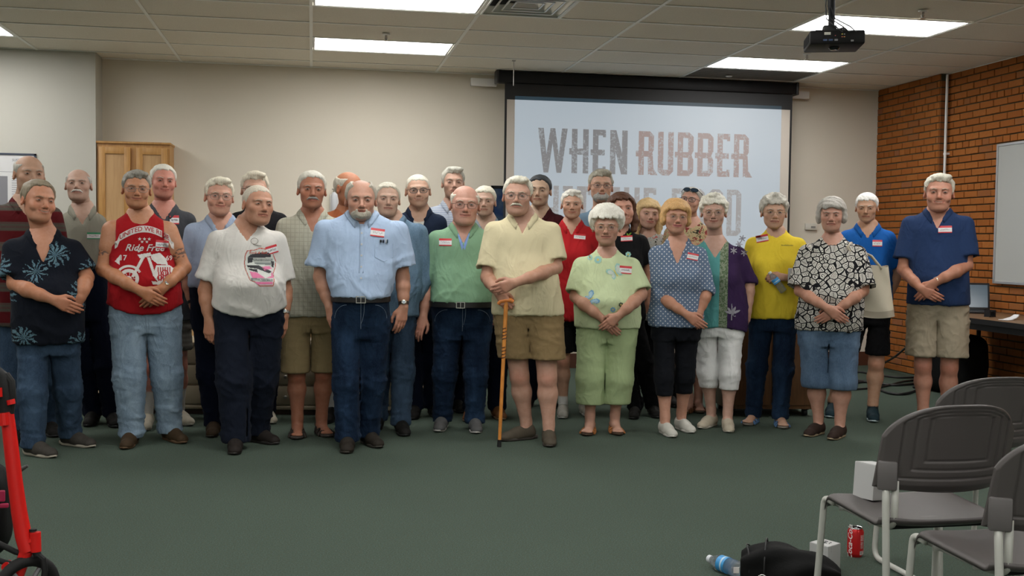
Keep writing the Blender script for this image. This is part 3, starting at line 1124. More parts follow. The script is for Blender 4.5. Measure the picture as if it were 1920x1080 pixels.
bk_me, st_me = chair_back_mesh(), chair_seat_mesh()
side_me = {}
for s in (-1, 1):
    m = MB()
    X = .216 * s
    m.tube(smooth_path([(X * .95, -.164, .566), (X, -.188, .45), (X * 1.06, -.235, .0115), (X * 1.06, .225, .0115), (X, .195, .432), (X * .97, .14, .425)]), .0115, 10)
    m.tube(smooth_path([(X * .84, -.178, .57), (X * .84, -.178, .425), (X * .84, -.09, .415), (X * .90, .15, .422)]), .0115, 10)
    side_me[s] = make_mesh('frame', m.V, m.F, M_TUBE, True)
m = MB()
m.tube([(-.21, -.08, .418), (.21, -.08, .418)], .010, 8).tube([(-.21, .10, .418), (.21, .10, .418)], .010, 8)
xb_me = make_mesh('crossbar', m.V, m.F, M_TUBE, True)
blk_me = {}
for s in (-1, 1):
    m = MB().box((.203 * s, -.168, .586), (.058, .034, .090), bev=.006, M=Matrix.Rotation(s * .50, 4, 'Z'))
    blk_me[s] = make_mesh('socket_block', m.V, m.F, simple('grey_plastic_lighter', (.115, .105, .102), .45, bscale=900, bstr=.2), False)
    blk_me[s].set_sharp_from_angle(angle=.6)
m = MB().box((0, -.02, .418), (.36, .26, .018), bev=.006)
pan_me = make_mesh('under_pan', m.V, m.F, M_BLK, False)


def stack_chair(F2, rz, lb):
    """F2 front left foot point on the floor, rz heading of the chair"""
    c, s = math.cos(rz), math.sin(rz)
    lx_, ly_ = -.228, .215
    x = F2[0] - (lx_ * c - ly_ * s)
    y = F2[1] - (lx_ * s + ly_ * c)
    e = empty('stacking_chair', (x, y, 0), rz, lb, 'chair', 'grey stacking chairs')
    link('seat', st_me, e)
    link('backrest', bk_me, e)
    link('side_frame', side_me[-1], e)
    link('side_frame', side_me[1], e)
    link('crossbar', xb_me, e)
    link('socket_block', blk_me[-1], e)
    link('socket_block', blk_me[1], e)
    link('under_pan', pan_me, e)
    return e


f1 = on_z(1535, 920, .45)
f2 = on_z(1641, 1050, 0)
f3 = on_z(1699, 988, .45)
CH1 = stack_chair(f1, .02, 'grey plastic stacking chair in the foreground with a white box on its seat')
CH2 = stack_chair(f2, .02, 'grey plastic stacking chair farthest back at the right edge, empty seat')
CH3 = stack_chair(f3, .04, 'nearest grey plastic stacking chair cut by the lower right corner')

# ================================================================== boxes, can, bottle, bag on the carpet
t = NT('white_card')
M_CARD = t.done(t.mix(t.noise(6, 2), (.42, .42, .41), (.46, .46, .45)), .6)


def card_box(loc, rz, w, h, lb, tilt=None, art=False):
    e = empty('gift_box', loc, rz, lb, 'box', 'small white cardboard boxes')
    if tilt:
        e.rotation_euler = (tilt[0], tilt[1], rz)
    MB().box((0, 0, h / 2), (w, w, h), bev=.0012).build('carton', M_CARD, e)
    MB().box((0, .0, h + .0008), (w * .98, w * .98, .0016)).build('lid_flap', M_CARD, e)
    MB().box((0, -w / 2 - .0004, h - .012), (w * .5, .0008, .024)).build('tuck_tab', M_CARD, e)
    if art:
        m = MB()
        r2 = random.Random(4)
        for k in range(34):
            a, r_ = r2.uniform(0, 6.28), r2.uniform(0, .027)
            m.box((r_ * math.cos(a), r_ * .8 * math.sin(a), h + .002), (r2.uniform(.004, .012), .0035, .0006), rz=r2.choice([a, a + 1.2, .5]))
        m.build('printed_emblem', simple('black_ink', (.02, .02, .03), .6), e)
    return e


p = on_z(1624.5, 938, .444)
card_box((p[0] + .045, p[1] + .05, .437), .35, .085, .118, 'white cardboard box standing on the seat of the foreground chair', (-.03, .10))
p = on_z(1548, 1025, .118)
card_box((p[0] + .026, p[1] + .055, 0), .50, .085, .116, 'white cardboard box with a printed emblem standing on the carpet by a chair leg', None, True)
# soda can
p = on_z(1610, 1046, 0)
e = empty('soda_can', (p[0], p[1] + .03, 0), 0, 'red and white soda can standing open on the carpet under the chair', 'can')
t = NT('can_red')
M_RED = t.done(t.mix(t.noise(3, 1), (.50, .012, .014), (.56, .016, .018)), .28, .35)
MB().lathe([(.024, .004), (.026, 0), (.0325, .012), (.033, .016), (.033, .104), (.0265, .117)], 32).build('body', M_RED, e, smooth='auto')
MB().lathe([(.0265, .117), (.0285, .119), (.0275, .1215), (.0255, .1195), (.0255, .1165), (.001, .1165)], 32).box((0, -.005, .118), (.012, .018, .0012)).build('lid', simple('can_aluminium', (.6, .6, .6), .25, .9), e, smooth='auto')
MB().lathe([(.009, .1172), (.001, .1174)], 14, Matrix.Translation((0.003, .008, 0))).build('opening', M_DARK, e)
M_CWH = simple('can_white', (.70, .66, .64), .35)


def on_can(x, y, a0, z0, r=.0334):
    a = a0 + x / r
    return (r * math.sin(a), -r * math.cos(a), z0 + y)


put_text('Coca-Cola', .034, e, M_CWH, lambda x, y: on_can(y * 0 + x, y + x * 0, -1.05, .0) if False else on_can(-y * 1.0, x, -1.2, .062), shear=.3)
V, F = [], []
m = MB()
def can_patch(a0, a1, z0, z1, n=6, r=.0335):
    V = []
    for j in (0, 1):
        for i in range(n + 1):
            a = a0 + (a1 - a0) * i / n
            V.append((r * math.sin(a), -r * math.cos(a), z0 if j == 0 else z1))
    m.add(V, [(i, i + 1, n + 2 + i, n + 1 + i) for i in range(n)])
for k in range(6):
    can_patch(.15, .75, .092 - k * .0042, .0935 - k * .0042)
for k in range(8):
    can_patch(.15 + .05 * (k % 2), .62, .064 - k * .0036, .0652 - k * .0036)
can_patch(.08, .42, .012, .028)
can_patch(.50, .72, .012, .028)
m.build('printed_panel', M_CWH, e)
m = MB()
for k in range(6):
    can_patch(.12 + k * .045, .14 + k * .045, .014, .026, 1, .0337)
m.build('bar_lines', M_DARK, e)

# water bottle lying on the carpet
M_PET = NT('clear_plastic')
M_PET.b.inputs['Transmission Weight'].default_value = 0.9
M_PET.b.inputs['IOR'].default_value = 1.3
M_PET.bump(M_PET.n('ShaderNodeTexVoronoi', i_Scale=55.0).outputs[0], .8, .004)
M_PET = M_PET.done((.86, .92, .95), .08)
M_CAPW = simple('bottle_cap_white', (.55, .58, .6), .4)


def water_bottle(name, loc, rot, lb, s=1.0, band=(.04, .26, .55)):
    e = empty(name, loc, 0, lb, 'bottle')
    e.rotation_euler = rot
    prof = [(.024, 0), (.030, .003), (.031, .01)]
    z = .012
    while z < .135:
        prof += [(.0315, z), (.0290, z + .006)]
        z += .012
    prof += [(.0315, .138), (.030, .150), (.022, .170), (.0135, .182), (.0125, .190)]
    prof = [(a * s, b * s) for a, b in prof]
    MB().lathe(prof, 24).build('bottle_body', M_PET, e, smooth=True)
    MB().lathe([(.0325 * s, .093 * s), (.0325 * s, .135 * s), (.0322 * s, .135 * s)], 24).build('label_band', simple('label_blue', band, .35), e, smooth='auto')
    MB().lathe([(.0328 * s, .105 * s), (.0328 * s, .113 * s)], 24).build('label_stripe', simple('label_pale', (.4, .55, .65), .35), e, smooth='auto')
    m = MB().lathe([(.0155 * s, .188 * s), (.0155 * s, .204 * s), (.014 * s, .206 * s)], 20)
    m.build('cap', M_CAPW, e, smooth='auto')
    return e


pc_, pb_ = on_z(1332, 1050, .032), on_z(1392, 1072, .032)
d_ = Vector(pc_ - pb_)
d_.z = 0
d_.normalize()
q_ = d_.to_track_quat('Z', 'Y').to_euler()
water_bottle('water_bottle', (pb_[0] + .01, pb_[1] - .01, .033), q_, 'clear water bottle with blue label lying on the green carpet')

# black bag with ring, lying on the carpet
p = on_z(1478, 1075, .08)
e = empty('handbag', (p[0], p[1] + .05, 0), -.5, 'soft black handbag with silver ring slumped on the carpet', 'bag')
V = []
F = []
nu, nv = 40, 24
for j in range(nv + 1):
    v_ = j / nv
    for i in range(nu):
        a = 2 * math.pi * i / nu
        x = (v_ - .42) * .36
        rr_ = (math.sin(math.pi * min(1, max(0, v_ * .94 + .03))) ** .42)
        ry, rz_ = .085 * rr_ * (1.1 - .25 * v_), (.105 - .035 * v_) * rr_
        wr = .006 * math.sin(5 * a + 9 * v_) + .005 * math.sin(14 * v_ + 2 * a)
        y = (ry + wr) * math.copysign(abs(math.cos(a)) ** .8, math.cos(a))
        z = max(0, .09 - .02 * v_ + (rz_ + wr) * math.copysign(abs(math.sin(a)) ** .8, math.sin(a)))
        V.append((x, y, z))
for j in range(nv):
    for i in range(nu):
        F.append((j * nu + i, j * nu + (i + 1) % nu, (j + 1) * nu + (i + 1) % nu, (j + 1) * nu + i))
MB().add(V, F).build('body', M_BAG, e, smooth=True)
m = MB().tube([(-.06, -.083 * math.cos(a), .088 + .101 * math.sin(a)) for a in np.linspace(-.4, 3.5, 16)], .0035, 6)
m.tube([(-.135 + .02 * abs(math.cos(a)), -.058 * math.cos(a), .088 + .072 * math.sin(a)) for a in np.linspace(-.4, 3.5, 16)], .003, 6)
m.build('zip_seam', M_CORD, e, smooth=True)
M_SIL = simple('silver', (.7, .7, .68), .2, .95)
rc = Vector((-.065, -.088, .055))
m = MB().tube([rc + Vector((.020 * math.cos(a), -.004 + .006 * math.sin(a), .022 * math.sin(a))) for a in np.linspace(0, 2 * math.pi, 20, endpoint=False)], .0026, 6, closed=True)
m.build('ring', M_SIL, e, smooth=True)
m = MB().box(rc + Vector((.032, -.002, -.012)), (.022, .008, .008), bev=.002).box(rc + Vector((.052, -.002, -.02)), (.012, .006, .006), bev=.002).box(rc + Vector((-.032, .012, -.005)), (.02, .004, .006), bev=.002)
m.build('clasp', M_SIL, e, smooth='auto')
MB().box((-.165, -.04, .07), (.02, .003, .022), rz=.3).build('fabric_tag', M_CWH, e)

# ================================================================== red rollator at the left edge
RZ = 2.75
def Rp(u, v, dz=0.0):
    return Vector(at_depth(u, v, RZ + dz))
base = Rp(40, 1075)
e = empty('rollator', (base.x, base.y, 0), 0, 'bright red rollator walker with black grips cut by the left edge', 'walker')
O_ = Vector((base.x, base.y, 0))
def L(u, v, dz=0.0):
    return Rp(u, v, dz) - O_
M_RR = simple('red_paint', (.60, .012, .010), .25)
M_RUB = simple('black_rubber', (.010, .010, .010), .65, spec=.25)
for off, nm in ((0.0, 'side_tube'), (-.55, 'side_tube')):
    sh = Vector((-.50, .05, 0)) if off else Vector((0, 0, 0))
    pts = [L(13, 770), L(20, 830), L(28, 900), L(36, 960), L(44, 1005), L(52, 1034)]
    MB().tube([p + sh for p in pts], [.0145, .016, .0165, .0175, .0185, .018], 14, flat=1.1).build(nm, M_RR, e, smooth='auto')
    m = MB().tube([L(50, 1032) + sh, L(40, 1060) + sh, L(28, 1095) + sh], [.017, .016, .015], 12).tube([L(66, 998) + sh, L(67, 1034) + sh], .014, 12).tube([L(48, 1020) + sh, L(66, 1012) + sh], .013, 10)
    m.build('fork_frame', M_RR, e, smooth='auto')
    MB().tube([L(62, 996) + sh, L(62, 992) + sh], .009, 10).tube([L(68, 1034) + sh, L(71, 1042) + sh], .010, 10).build('pivot_cap', M_RUB, e, smooth='auto')
    MB().tube([L(71, 1040) + sh, L(81, 1048) + sh, L(84, 1070) + sh, L(80, 1100) + sh], .008, 8).build('wheel_fork', M_RUB, e, smooth='auto')
    wc = L(50, 1104) + sh
    wc.z = max(wc.z, .087)
    yax = Matrix.Translation(wc) @ Matrix.Rotation(math.pi / 2, 4, 'Y') @ Matrix.Rotation(.9, 4, 'X')
    MB().tube([yax @ Vector((.072 * math.cos(a), .072 * math.sin(a), 0)) for a in np.linspace(0, 2 * math.pi, 28, endpoint=False)], .015, 10, closed=True).build('tyre', M_RUB, e, smooth=True)
    m = MB().lathe([(.02, -.015), (.02, .015)], 12, yax)
    for k in range(5):
        a = k * 2 * math.pi / 5
        m.tube([yax @ Vector((.012 * math.cos(a), .012 * math.sin(a), 0)), yax @ Vector((.062 * math.cos(a), .062 * math.sin(a), 0))], .006, 6)
    m.build('wheel_hub', simple('hub_grey', (.2, .2, .21), .4), e, smooth='auto')
    m = MB().tube([L(12, 772) + sh, L(9, 740) + sh, L(4, 708) + sh, L(-8, 699) + sh, L(-40, 697) + sh], [.019, .02, .02, .02, .018], 12)
    m.tube([L(18, 775) + sh, L(22, 745) + sh, L(20, 716) + sh, L(10, 703) + sh], .011, 10)
    m.build('grip', M_RUB, e, smooth='auto')
    MB().tube([L(22, 748) + sh + Vector((0, -.012, 0)), L(24, 757) + sh + Vector((0, -.012, 0))], .010, 10).tube([L(10, 772) + sh + Vector((0, -.02, 0)), L(12, 795) + sh + Vector((0, -.02, 0))], .012, 10).tube([L(1, 725) + sh + Vector((0, -.022, 0)), L(2, 742) + sh + Vector((0, -.022, 0))], .010, 10).build('brake_button', M_RR, e, smooth='auto')
m = MB().tube([L(52, 1040), L(30, 1035), L(-5, 1018), L(-60, 1000)], .008, 8).tube([L(44, 1062), L(10, 1055), L(-60, 1030)], .008, 8)
m.build('brake_cable', M_RUB, e, smooth=True)
MB().tube([L(14, 1061) + Vector((0, -.012, 0)), L(14, 1061) + Vector((0, .012, 0))], .012, 14).build('lug', M_RR, e, smooth='auto')
MB().tube([L(52, 873, .25), L(38, 881, .25), L(12, 902, .3), L(-30, 905, .3)], [.004, .007, .012, .02], 8).build('fold_strap', simple('grey_rubber', (.06, .06, .055), .6), e, smooth='auto')
c = L(-20, 955, .18)
blob('carry_pouch', M_BAG, (c.x, c.y, c.z), (.055, .07, .12), 3, 5, .05, e)
MB().box(L(2, 930, .10), (.02, .01, .03), bev=.003).box(L(8, 948, .10), (.022, .01, .012), bev=.003).build('pouch_trim', simple('magenta_trim', (.35, .01, .06), .5), e)
# ================================================================== FIGURES: signed fields meshed with surface nets
f32 = np.float32


def smin(a, b, k):
    if k <= 0:
        return np.minimum(a, b)
    h = np.maximum(k - np.abs(a - b), 0) / k
    return np.minimum(a, b) - h * h * (k * .25)


class Field:
    def __init__(s, lo, hi, h):
        s.h = h
        s.lo = np.array(lo, float)
        n = [max(4, int(math.ceil((hi[i] - lo[i]) / h)) + 1) for i in range(3)]
        s.ax = [(lo[i] + h * np.arange(n[i])).astype(f32) for i in range(3)]
        s.F = np.full(n, .5, f32)

    def sub(s, lo, hi):
        r = []
        for i in range(3):
            a = max(0, int((lo[i] - s.lo[i]) / s.h))
            b = min(len(s.ax[i]), int((hi[i] - s.lo[i]) / s.h) + 2)
            if b <= a:
                return None
            r.append(slice(a, b))
        return tuple(r)

    def put(s, fn, lo, hi, k=.01, op='u'):
        m = k + s.h * 1.5
        sl = s.sub([v - m for v in lo], [v + m for v in hi])
        if sl is None:
            return
        X = s.ax[0][sl[0]][:, None, None]
        Y = s.ax[1][sl[1]][None, :, None]
        Z = s.ax[2][sl[2]][None, None, :]
        d = fn(X, Y, Z)
        A = s.F[sl]
        s.F[sl] = smin(A, d, k) if op == 'u' else -smin(-A, d, k)

    def clip(s, fn, k=.004):
        X = s.ax[0][:, None, None]
        Y = s.ax[1][None, :, None]
        Z = s.ax[2][None, None, :]
        s.F = -smin(-s.F, -(fn(X, Y, Z) + 0 * s.F), k)

    def cone(s, a, b, ra, rb, k=.01, op='u', fy=1.0):
        """rounded cone; fy > 1 flattens it front to back"""
        a = np.array(a, float)
        b = np.array(b, float)
        ba = b - a
        L2 = max(float(ba @ ba), 1e-9)
        w = ba * np.array([1, fy * fy, 1])
        W2 = float(ba @ w)
        W2 = max(W2, 1e-9)

        def fn(X, Y, Z):
            x, y, z = X - f32(a[0]), Y - f32(a[1]), Z - f32(a[2])
            t = np.clip((x * f32(w[0]) + y * f32(w[1]) + z * f32(w[2])) / f32(W2), 0, 1)
            dx, dy, dz = x - t * f32(ba[0]), (y - t * f32(ba[1])) * f32(fy), z - t * f32(ba[2])
            return np.sqrt(dx * dx + dy * dy + dz * dz) - (f32(ra) + t * f32(rb - ra))
        r = max(ra, rb)
        s.put(fn, np.minimum(a, b) - r, np.maximum(a, b) + r, k, op)

    def ell(s, c, r, k=.01, op='u', rot=None):
        c = np.array(c, float)
        r = [f32(v) for v in r]
        M = None if rot is None else np.array(rot, f32)

        def fn(X, Y, Z):
            x, y, z = X - f32(c[0]), Y - f32(c[1]), Z - f32(c[2])
            if M is not None:
                x, y, z = (M[0, 0] * x + M[0, 1] * y + M[0, 2] * z, M[1, 0] * x + M[1, 1] * y + M[1, 2] * z, M[2, 0] * x + M[2, 1] * y + M[2, 2] * z)
            a, b, e = x / r[0], y / r[1], z / r[2]
            k0 = np.sqrt(a * a + b * b + e * e) + f32(1e-6)
            k1 = np.sqrt((a / r[0]) ** 2 + (b / r[1]) ** 2 + (e / r[2]) ** 2) + f32(1e-6)
            return k0 * (k0 - 1) / k1
        R_ = max(r) if rot is not None else np.array(r)
        s.put(fn, c - R_, c + R_, k, op)

    def loft(s, K, off=0.0, k=.01, n=2.35, op='u', ztop=None, zbot=None):
        """K rows (z, cx, cy, a, b) sorted by z rising"""
        K = np.array(K, float)
        z = s.ax[2]
        cols = [np.interp(z, K[:, 0], K[:, i]).astype(f32) for i in range(1, 5)]
        w = max(1, int(.02 / s.h))
        ker = np.ones(2 * w + 1) / (2 * w + 1)
        cols = [np.convolve(np.pad(c, w, 'edge'), ker, 'valid').astype(f32) for c in cols]
        cx, cy, a, b = cols
        a = a + f32(off)
        b = b + f32(off)
        X = s.ax[0][:, None, None]
        Y = s.ax[1][None, :, None]
        u = np.abs((X - cx[None, None, :]) / a[None, None, :])
        v = np.abs((Y - cy[None, None, :]) / b[None, None, :])
        r = (u ** f32(n) + v ** f32(n)) ** f32(1 / n)
        d = (r - 1) * np.minimum(a, b)[None, None, :]
        zt = (K[-1, 0] if ztop is None else ztop) + off * .3
        zb = K[0, 0] if zbot is None else zbot
        Z = z[None, None, :]
        d = np.maximum(d, np.maximum(Z - f32(zt), f32(zb) - Z))
        s.F = smin(s.F, d, k) if op == 'u' else -smin(-s.F, d, k)

    def mesh(s):
        F = s.F
        F[0], F[-1] = np.maximum(F[0], .001), np.maximum(F[-1], .001)
        F[:, 0], F[:, -1] = np.maximum(F[:, 0], .001), np.maximum(F[:, -1], .001)
        F[:, :, 0], F[:, :, -1] = np.maximum(F[:, :, 0], .001), np.maximum(F[:, :, -1], .001)
        S = F < 0
        c = np.zeros(tuple(n - 1 for n in F.shape), np.int8)
        cs = [(a, b, d) for a in (0, 1) for b in (0, 1) for d in (0, 1)]
        sl = lambda o, n: slice(o, n - 1 + o)
        for o in cs:
            c += S[sl(o[0], F.shape[0]), sl(o[1], F.shape[1]), sl(o[2], F.shape[2])]
        act = (c > 0) & (c < 8)
        I, J, K = np.nonzero(act)
        n = len(I)
        idx = np.full(c.shape, -1, np.int32)
        idx[I, J, K] = np.arange(n)
        P = np.zeros((n, 3))
        Wt = np.zeros(n)
        val = {o: F[I + o[0], J + o[1], K + o[2]] for o in cs}
        for a in cs:
            for ax in range(3):
                if a[ax]:
                    continue
                b = list(a)
                b[ax] = 1
                b = tuple(b)
                fa, fb = val[a], val[b]
                m = (fa < 0) != (fb < 0)
                t = np.where(m, fa / np.where(m, fa - fb, 1), 0)
                for i in range(3):
                    P[:, i] += np.where(m, a[i] + (t if i == ax else 0), 0)
                Wt += m
        P /= Wt[:, None]
        V = s.lo + s.h * (P + np.stack([I, J, K], 1))
        Q = []
        for ax in range(3):
            a = np.take(S, range(S.shape[ax] - 1), ax)
            b = np.take(S, range(1, S.shape[ax]), ax)
            u, v = (ax + 1) % 3, (ax + 2) % 3
            D = a != b
            D_ = np.nonzero(D)
            g = list(D_)
            ok = (g[u] > 0) & (g[v] > 0) & (g[u] < c.shape[u]) & (g[v] < c.shape[v])
            g = [q[ok] for q in g]
            ins = a[tuple(g)]
            def cell(du, dv):
                q = [x.copy() for x in g]
                q[u] -= du
                q[v] -= dv
                return idx[tuple(q)]
            q = np.stack([cell(1, 1), cell(0, 1), cell(0, 0), cell(1, 0)], 1)
            q[~ins] = q[~ins][:, ::-1]
            Q.append(q)
        Q = np.concatenate(Q)
        Q = Q[(Q >= 0).all(1)]
        return V, Q


def normals(V, Q):
    n = np.cross(V[Q[:, 2]] - V[Q[:, 0]], V[Q[:, 3]] - V[Q[:, 1]])
    N = np.zeros_like(V)
    for i in range(4):
        for a in range(3):
            N[:, a] += np.bincount(Q[:, i], n[:, a], len(V))
    return N / (np.linalg.norm(N, axis=1, keepdims=True) + 1e-12)


class Wave:
    """cheap smooth noise: a few warped plane waves"""

    def __init__(s, seed, scale, n=7, stretch=(1, 1, 1)):
        r = np.random.RandomState(seed)
        d = r.normal(size=(n, 3))
        d /= np.linalg.norm(d, axis=1, keepdims=True)
        s.k = d * np.array(stretch) * 2 * np.pi / scale * r.uniform(.6, 1.5, (n, 1))
        s.p = r.uniform(0, 6.28, n)
        s.a = r.uniform(.5, 1, n)

    def __call__(s, V):
        w = V @ s.k.T
        w = w + s.p + .9 * np.sin(np.roll(w, 1, 1) * .5)
        return (np.sin(w) * s.a).sum(1) / s.a.sum()

    def ridge(s, V):
        w = V @ s.k.T
        w = w + s.p + 1.1 * np.sin(np.roll(w, 1, 1) * .6)
        m = .5 + .5 * np.sin(np.roll(w, 2, 1) * .37 + s.p * 3)
        return (np.clip(1 - np.abs(np.sin(w * .5)) * 2.6, 0, 1) ** 1.3 * m * s.a).sum(1) * .62 - .18


def join(parts):
    V, Q, C, n = [], [], [], 0
    for v, q, c in parts:
        V.append(v)
        Q.append(q + n)
        C.append(c)
        n += len(v)
    return np.concatenate(V), np.concatenate(Q), np.concatenate(C)


# ------------------------------------------------------------------ materials for people
def skin_mat():
    t = NT('skin')
    c = t.n('ShaderNodeVertexColor', layer_name='Col').outputs[0]
    n = t.noise(38, 4, .65)
    c2 = t.n('ShaderNodeHueSaturation', i_Saturation=1.12, i_Value=.90, i_Color=c).outputs[0]
    t.bump(t.noise(160, 3), .22, .0025)
    m = t.done(t.mix(t.ramp(n, .3, .75), c, c2), .52, spec=.35)
    t.b.inputs['Subsurface Weight'].default_value = 0.0
    return m


M_SKIN = skin_mat()
SKG = np.array([.86, .86, .92])
_hair = {}


def hair_mat(col):
    k = tuple(round(x, 2) for x in col)
    if k not in _hair:
        t = NT('hair')
        v = t.mapv((1, 1, .22))
        n = t.noise(190, 3, .7, v, .4)
        n2 = t.noise(26, 3)
        c = t.mix(t.ramp(n, .3, .72), tuple(x * .80 for x in col), tuple(min(.9, x * 1.35) for x in col))
        c = t.mix(t.math('MULTIPLY', t.ramp(n2, .4, .7), .25), c, tuple(x * .78 for x in col))
        t.bump(n, .6, .004)
        _hair[k] = t.done(c, .55, spec=.3)
    return _hair[k]


def cloth(name, col, kind='plain', col2=None, **kw):
    """fabrics; pattern lives in the garment's own coordinates"""
    if name in _MC:
        return _MC[name]
    t = NT(name)
    rough = .85
    fine = t.noise(420, 2, .7)
    c = col
    h = fine
    soft = t.noise(7, 3)
    if kind == 'plain':
        c = t.mix(soft, tuple(x * .93 for x in col), tuple(min(1, x * 1.04) for x in col))
    elif kind == 'denim':
        v = t.mapv((1, 1, .25))
        st = t.noise(300, 2, .8, v)
        fade = t.noise(5, 4, .6, t.mapv((1.6, 1.6, .55)))
        lo = tuple(x * .72 for x in col)
        hi = col2 or tuple(min(1, x * 1.5 + .02) for x in col)
        c = t.mix(t.ramp(fade, .40, .78), lo, hi)
        c = t.mix(t.math('MULTIPLY', t.ramp(st, .35, .75), .3), c, tuple(min(1, x * 1.5) for x in hi))
    elif kind == 'khaki':
        v = t.mapv((1, 1, 3))
        c = t.mix(t.noise(12, 4, .6, v), tuple(x * .85 for x in col), tuple(min(1, x * 1.1) for x in col))
    elif kind == 'plaid':
        x, y, z = t.xyz()
        s = kw.get('s', 42.0)
        lx = t.math('GREATER_THAN', t.math('FRACT', t.math('MULTIPLY', x, s)), .86)
        lz = t.math('GREATER_THAN', t.math('FRACT', t.math('MULTIPLY', z, s)), .86)
        f = t.math('MULTIPLY', t.math('MAXIMUM', lx, lz), .5)
        c = t.mix(f, col, col2)
    elif kind == 'stripes':
        x, y, z = t.xyz()
        f = t.math('GREATER_THAN', t.math('FRACT', t.math('MULTIPLY', z, kw.get('s', 60.0))), kw.get('thr', .5))
        c = t.mix(f, col, col2)
    elif kind == 'bands':
        x, y, z = t.xyz()
        zz = t.math('FRACT', t.math('MULTIPLY', z, kw.get('s', 7.0)))
        f = t.math('GREATER_THAN', zz, .55)
        g = t.math('MULTIPLY', t.math('GREATER_THAN', t.math('FRACT', t.math('MULTIPLY', z, 40.0)), .5), .4)
        c = t.mix(f, col, t.mix(g, col2, (.10, .03, .03)))
    elif kind == 'dots':
        x, y, z = t.xyz()
        s = kw.get('s', 44.0)
        a = t.math('MULTIPLY', t.math('ADD', x, z), s * .7071)
        b = t.math('MULTIPLY', t.math('SUBTRACT', x, z), s * .7071)
        fa = t.math('SUBTRACT', t.math('FRACT', a), .5)
        fb = t.math('SUBTRACT', t.math('FRACT', b), .5)
        r = t.math('SQRT', t.math('ADD', t.math('MULTIPLY', fa, fa), t.math('MULTIPLY', fb, fb)))
        c = t.mix(t.math('LESS_THAN', r, .19), t.mix(soft, tuple(x * .85 for x in col), col), col2)
    elif kind == 'leaves':
        # white leaf shapes with dark veins on black
        x, y, z = t.xyz()
        v2 = t.comb(x, t.math('MULTIPLY', y, .3), z)
        w = t.n('ShaderNodeVectorMath', operation='ADD')
        wn = t.n('ShaderNodeTexNoise', i_Vector=v2, i_Scale=14.0, i_Detail=1.0)
        sc = t.n('ShaderNodeVectorMath', operation='SCALE')
        t.t.links.new(wn.outputs['Color'], sc.inputs[0])
        sc.inputs['Scale'].default_value = .03
        t.t.links.new(v2, w.inputs[0])
        t.t.links.new(sc.outputs[0], w.inputs[1])
        vo = t.n('ShaderNodeTexVoronoi', feature='DISTANCE_TO_EDGE', i_Vector=w.outputs[0], i_Scale=25.0)
        v1 = t.n('ShaderNodeTexVoronoi', feature='F1', i_Vector=w.outputs[0], i_Scale=25.0)
        d = vo.outputs['Distance']
        sub = t.n('ShaderNodeVectorMath', operation='SUBTRACT')
        t.t.links.new(w.outputs[0], sub.inputs[0])
        t.t.links.new(v1.outputs['Position'], sub.inputs[1])
        dx, dy, dz = t.xyz(sub.outputs[0])
        cr, cg, cb = t.xyz(v1.outputs['Color'])
        th = t.math('MULTIPLY', cr, 6.28)
        cs_, sn_ = t.math('COSINE', th), t.math('SINE', th)
        uu = t.math('ADD', t.math('MULTIPLY', dx, cs_), t.math('MULTIPLY', dz, sn_))
        vv = t.math('ABSOLUTE', t.math('SUBTRACT', t.math('MULTIPLY', dz, cs_), t.math('MULTIPLY', dx, sn_)))
        mid = t.math('LESS_THAN', vv, .0011)
        ribs = t.math('LESS_THAN', t.math('FRACT', t.math('MULTIPLY', t.math('ADD', uu, vv), 125.0)), .30)
        swirl = t.math('LESS_THAN', t.math('FRACT', t.math('MULTIPLY_ADD', v1.outputs['Distance'], 5.0, t.math('MULTIPLY', t.math('ARCTAN2', dz, dx), .159))), .32)
        sel = t.math('GREATER_THAN', cg, .40)
        deep = t.math('GREATER_THAN', d, .14)
        dark = t.math('MULTIPLY', deep, t.math('MAXIMUM', t.math('MULTIPLY', sel, t.math('MAXIMUM', mid, ribs)), t.math('MULTIPLY', t.math('SUBTRACT', 1.0, sel), swirl)))
        inner = t.math('GREATER_THAN', d, .085)
        on = t.math('MULTIPLY', inner, t.math('SUBTRACT', 1.0, dark))
        c = t.mix(on, col, col2)
    elif kind == 'palms':
        x, y, z = t.xyz()
        v2 = t.comb(x, t.math('MULTIPLY', y, .25), z)
        spot = t.noise(6.5, 1, .4, v2)
        vo = t.n('ShaderNodeTexVoronoi', feature='F1', i_Vector=v2, i_Scale=6.2)
        sub = t.n('ShaderNodeVectorMath', operation='SUBTRACT')
        t.t.links.new(v2, sub.inputs[0])
        t.t.links.new(vo.outputs['Position'], sub.inputs[1])
        dx, dy, dz = t.xyz(sub.outputs[0])
        ang = t.math('ARCTAN2', dz, dx)
        fr = t.math('ABSOLUTE', t.math('SINE', t.math('MULTIPLY_ADD', ang, 5.5, t.math('MULTIPLY', t.noise(26, 3, .6, v2), 7.0))))
        leaf = t.math('GREATER_THAN', fr, t.math('MULTIPLY_ADD', vo.outputs['Distance'], 1.5, .22))
        hatch = t.math('GREATER_THAN', t.noise(110, 3, .8, v2), .43)
        rnd = t.xyz(vo.outputs['Color'])[0]
        on = t.math('MULTIPLY', t.math('MULTIPLY', leaf, hatch), t.math('GREATER_THAN', rnd, .45))
        cc = t.mix(t.noise(30, 2, .5, v2), (.06, .13, .20), (.16, .26, .29))
        c = t.mix(on, col, cc)
    elif kind == 'floral':
        x, y, z = t.xyz()
        v2 = t.comb(x, t.math('MULTIPLY', y, .3), z)
        n1 = t.noise(24, 3, .6, v2, 1.2)
        n2 = t.noise(38, 3, .6, t.mapv((1, 1, 1), (3, 1, 2), src=v2), 1.0)
        c = t.mix(t.math('GREATER_THAN', n1, .55), col, col2)
        c = t.mix(t.math('GREATER_THAN', n2, .60), c, (.03, .03, .02))
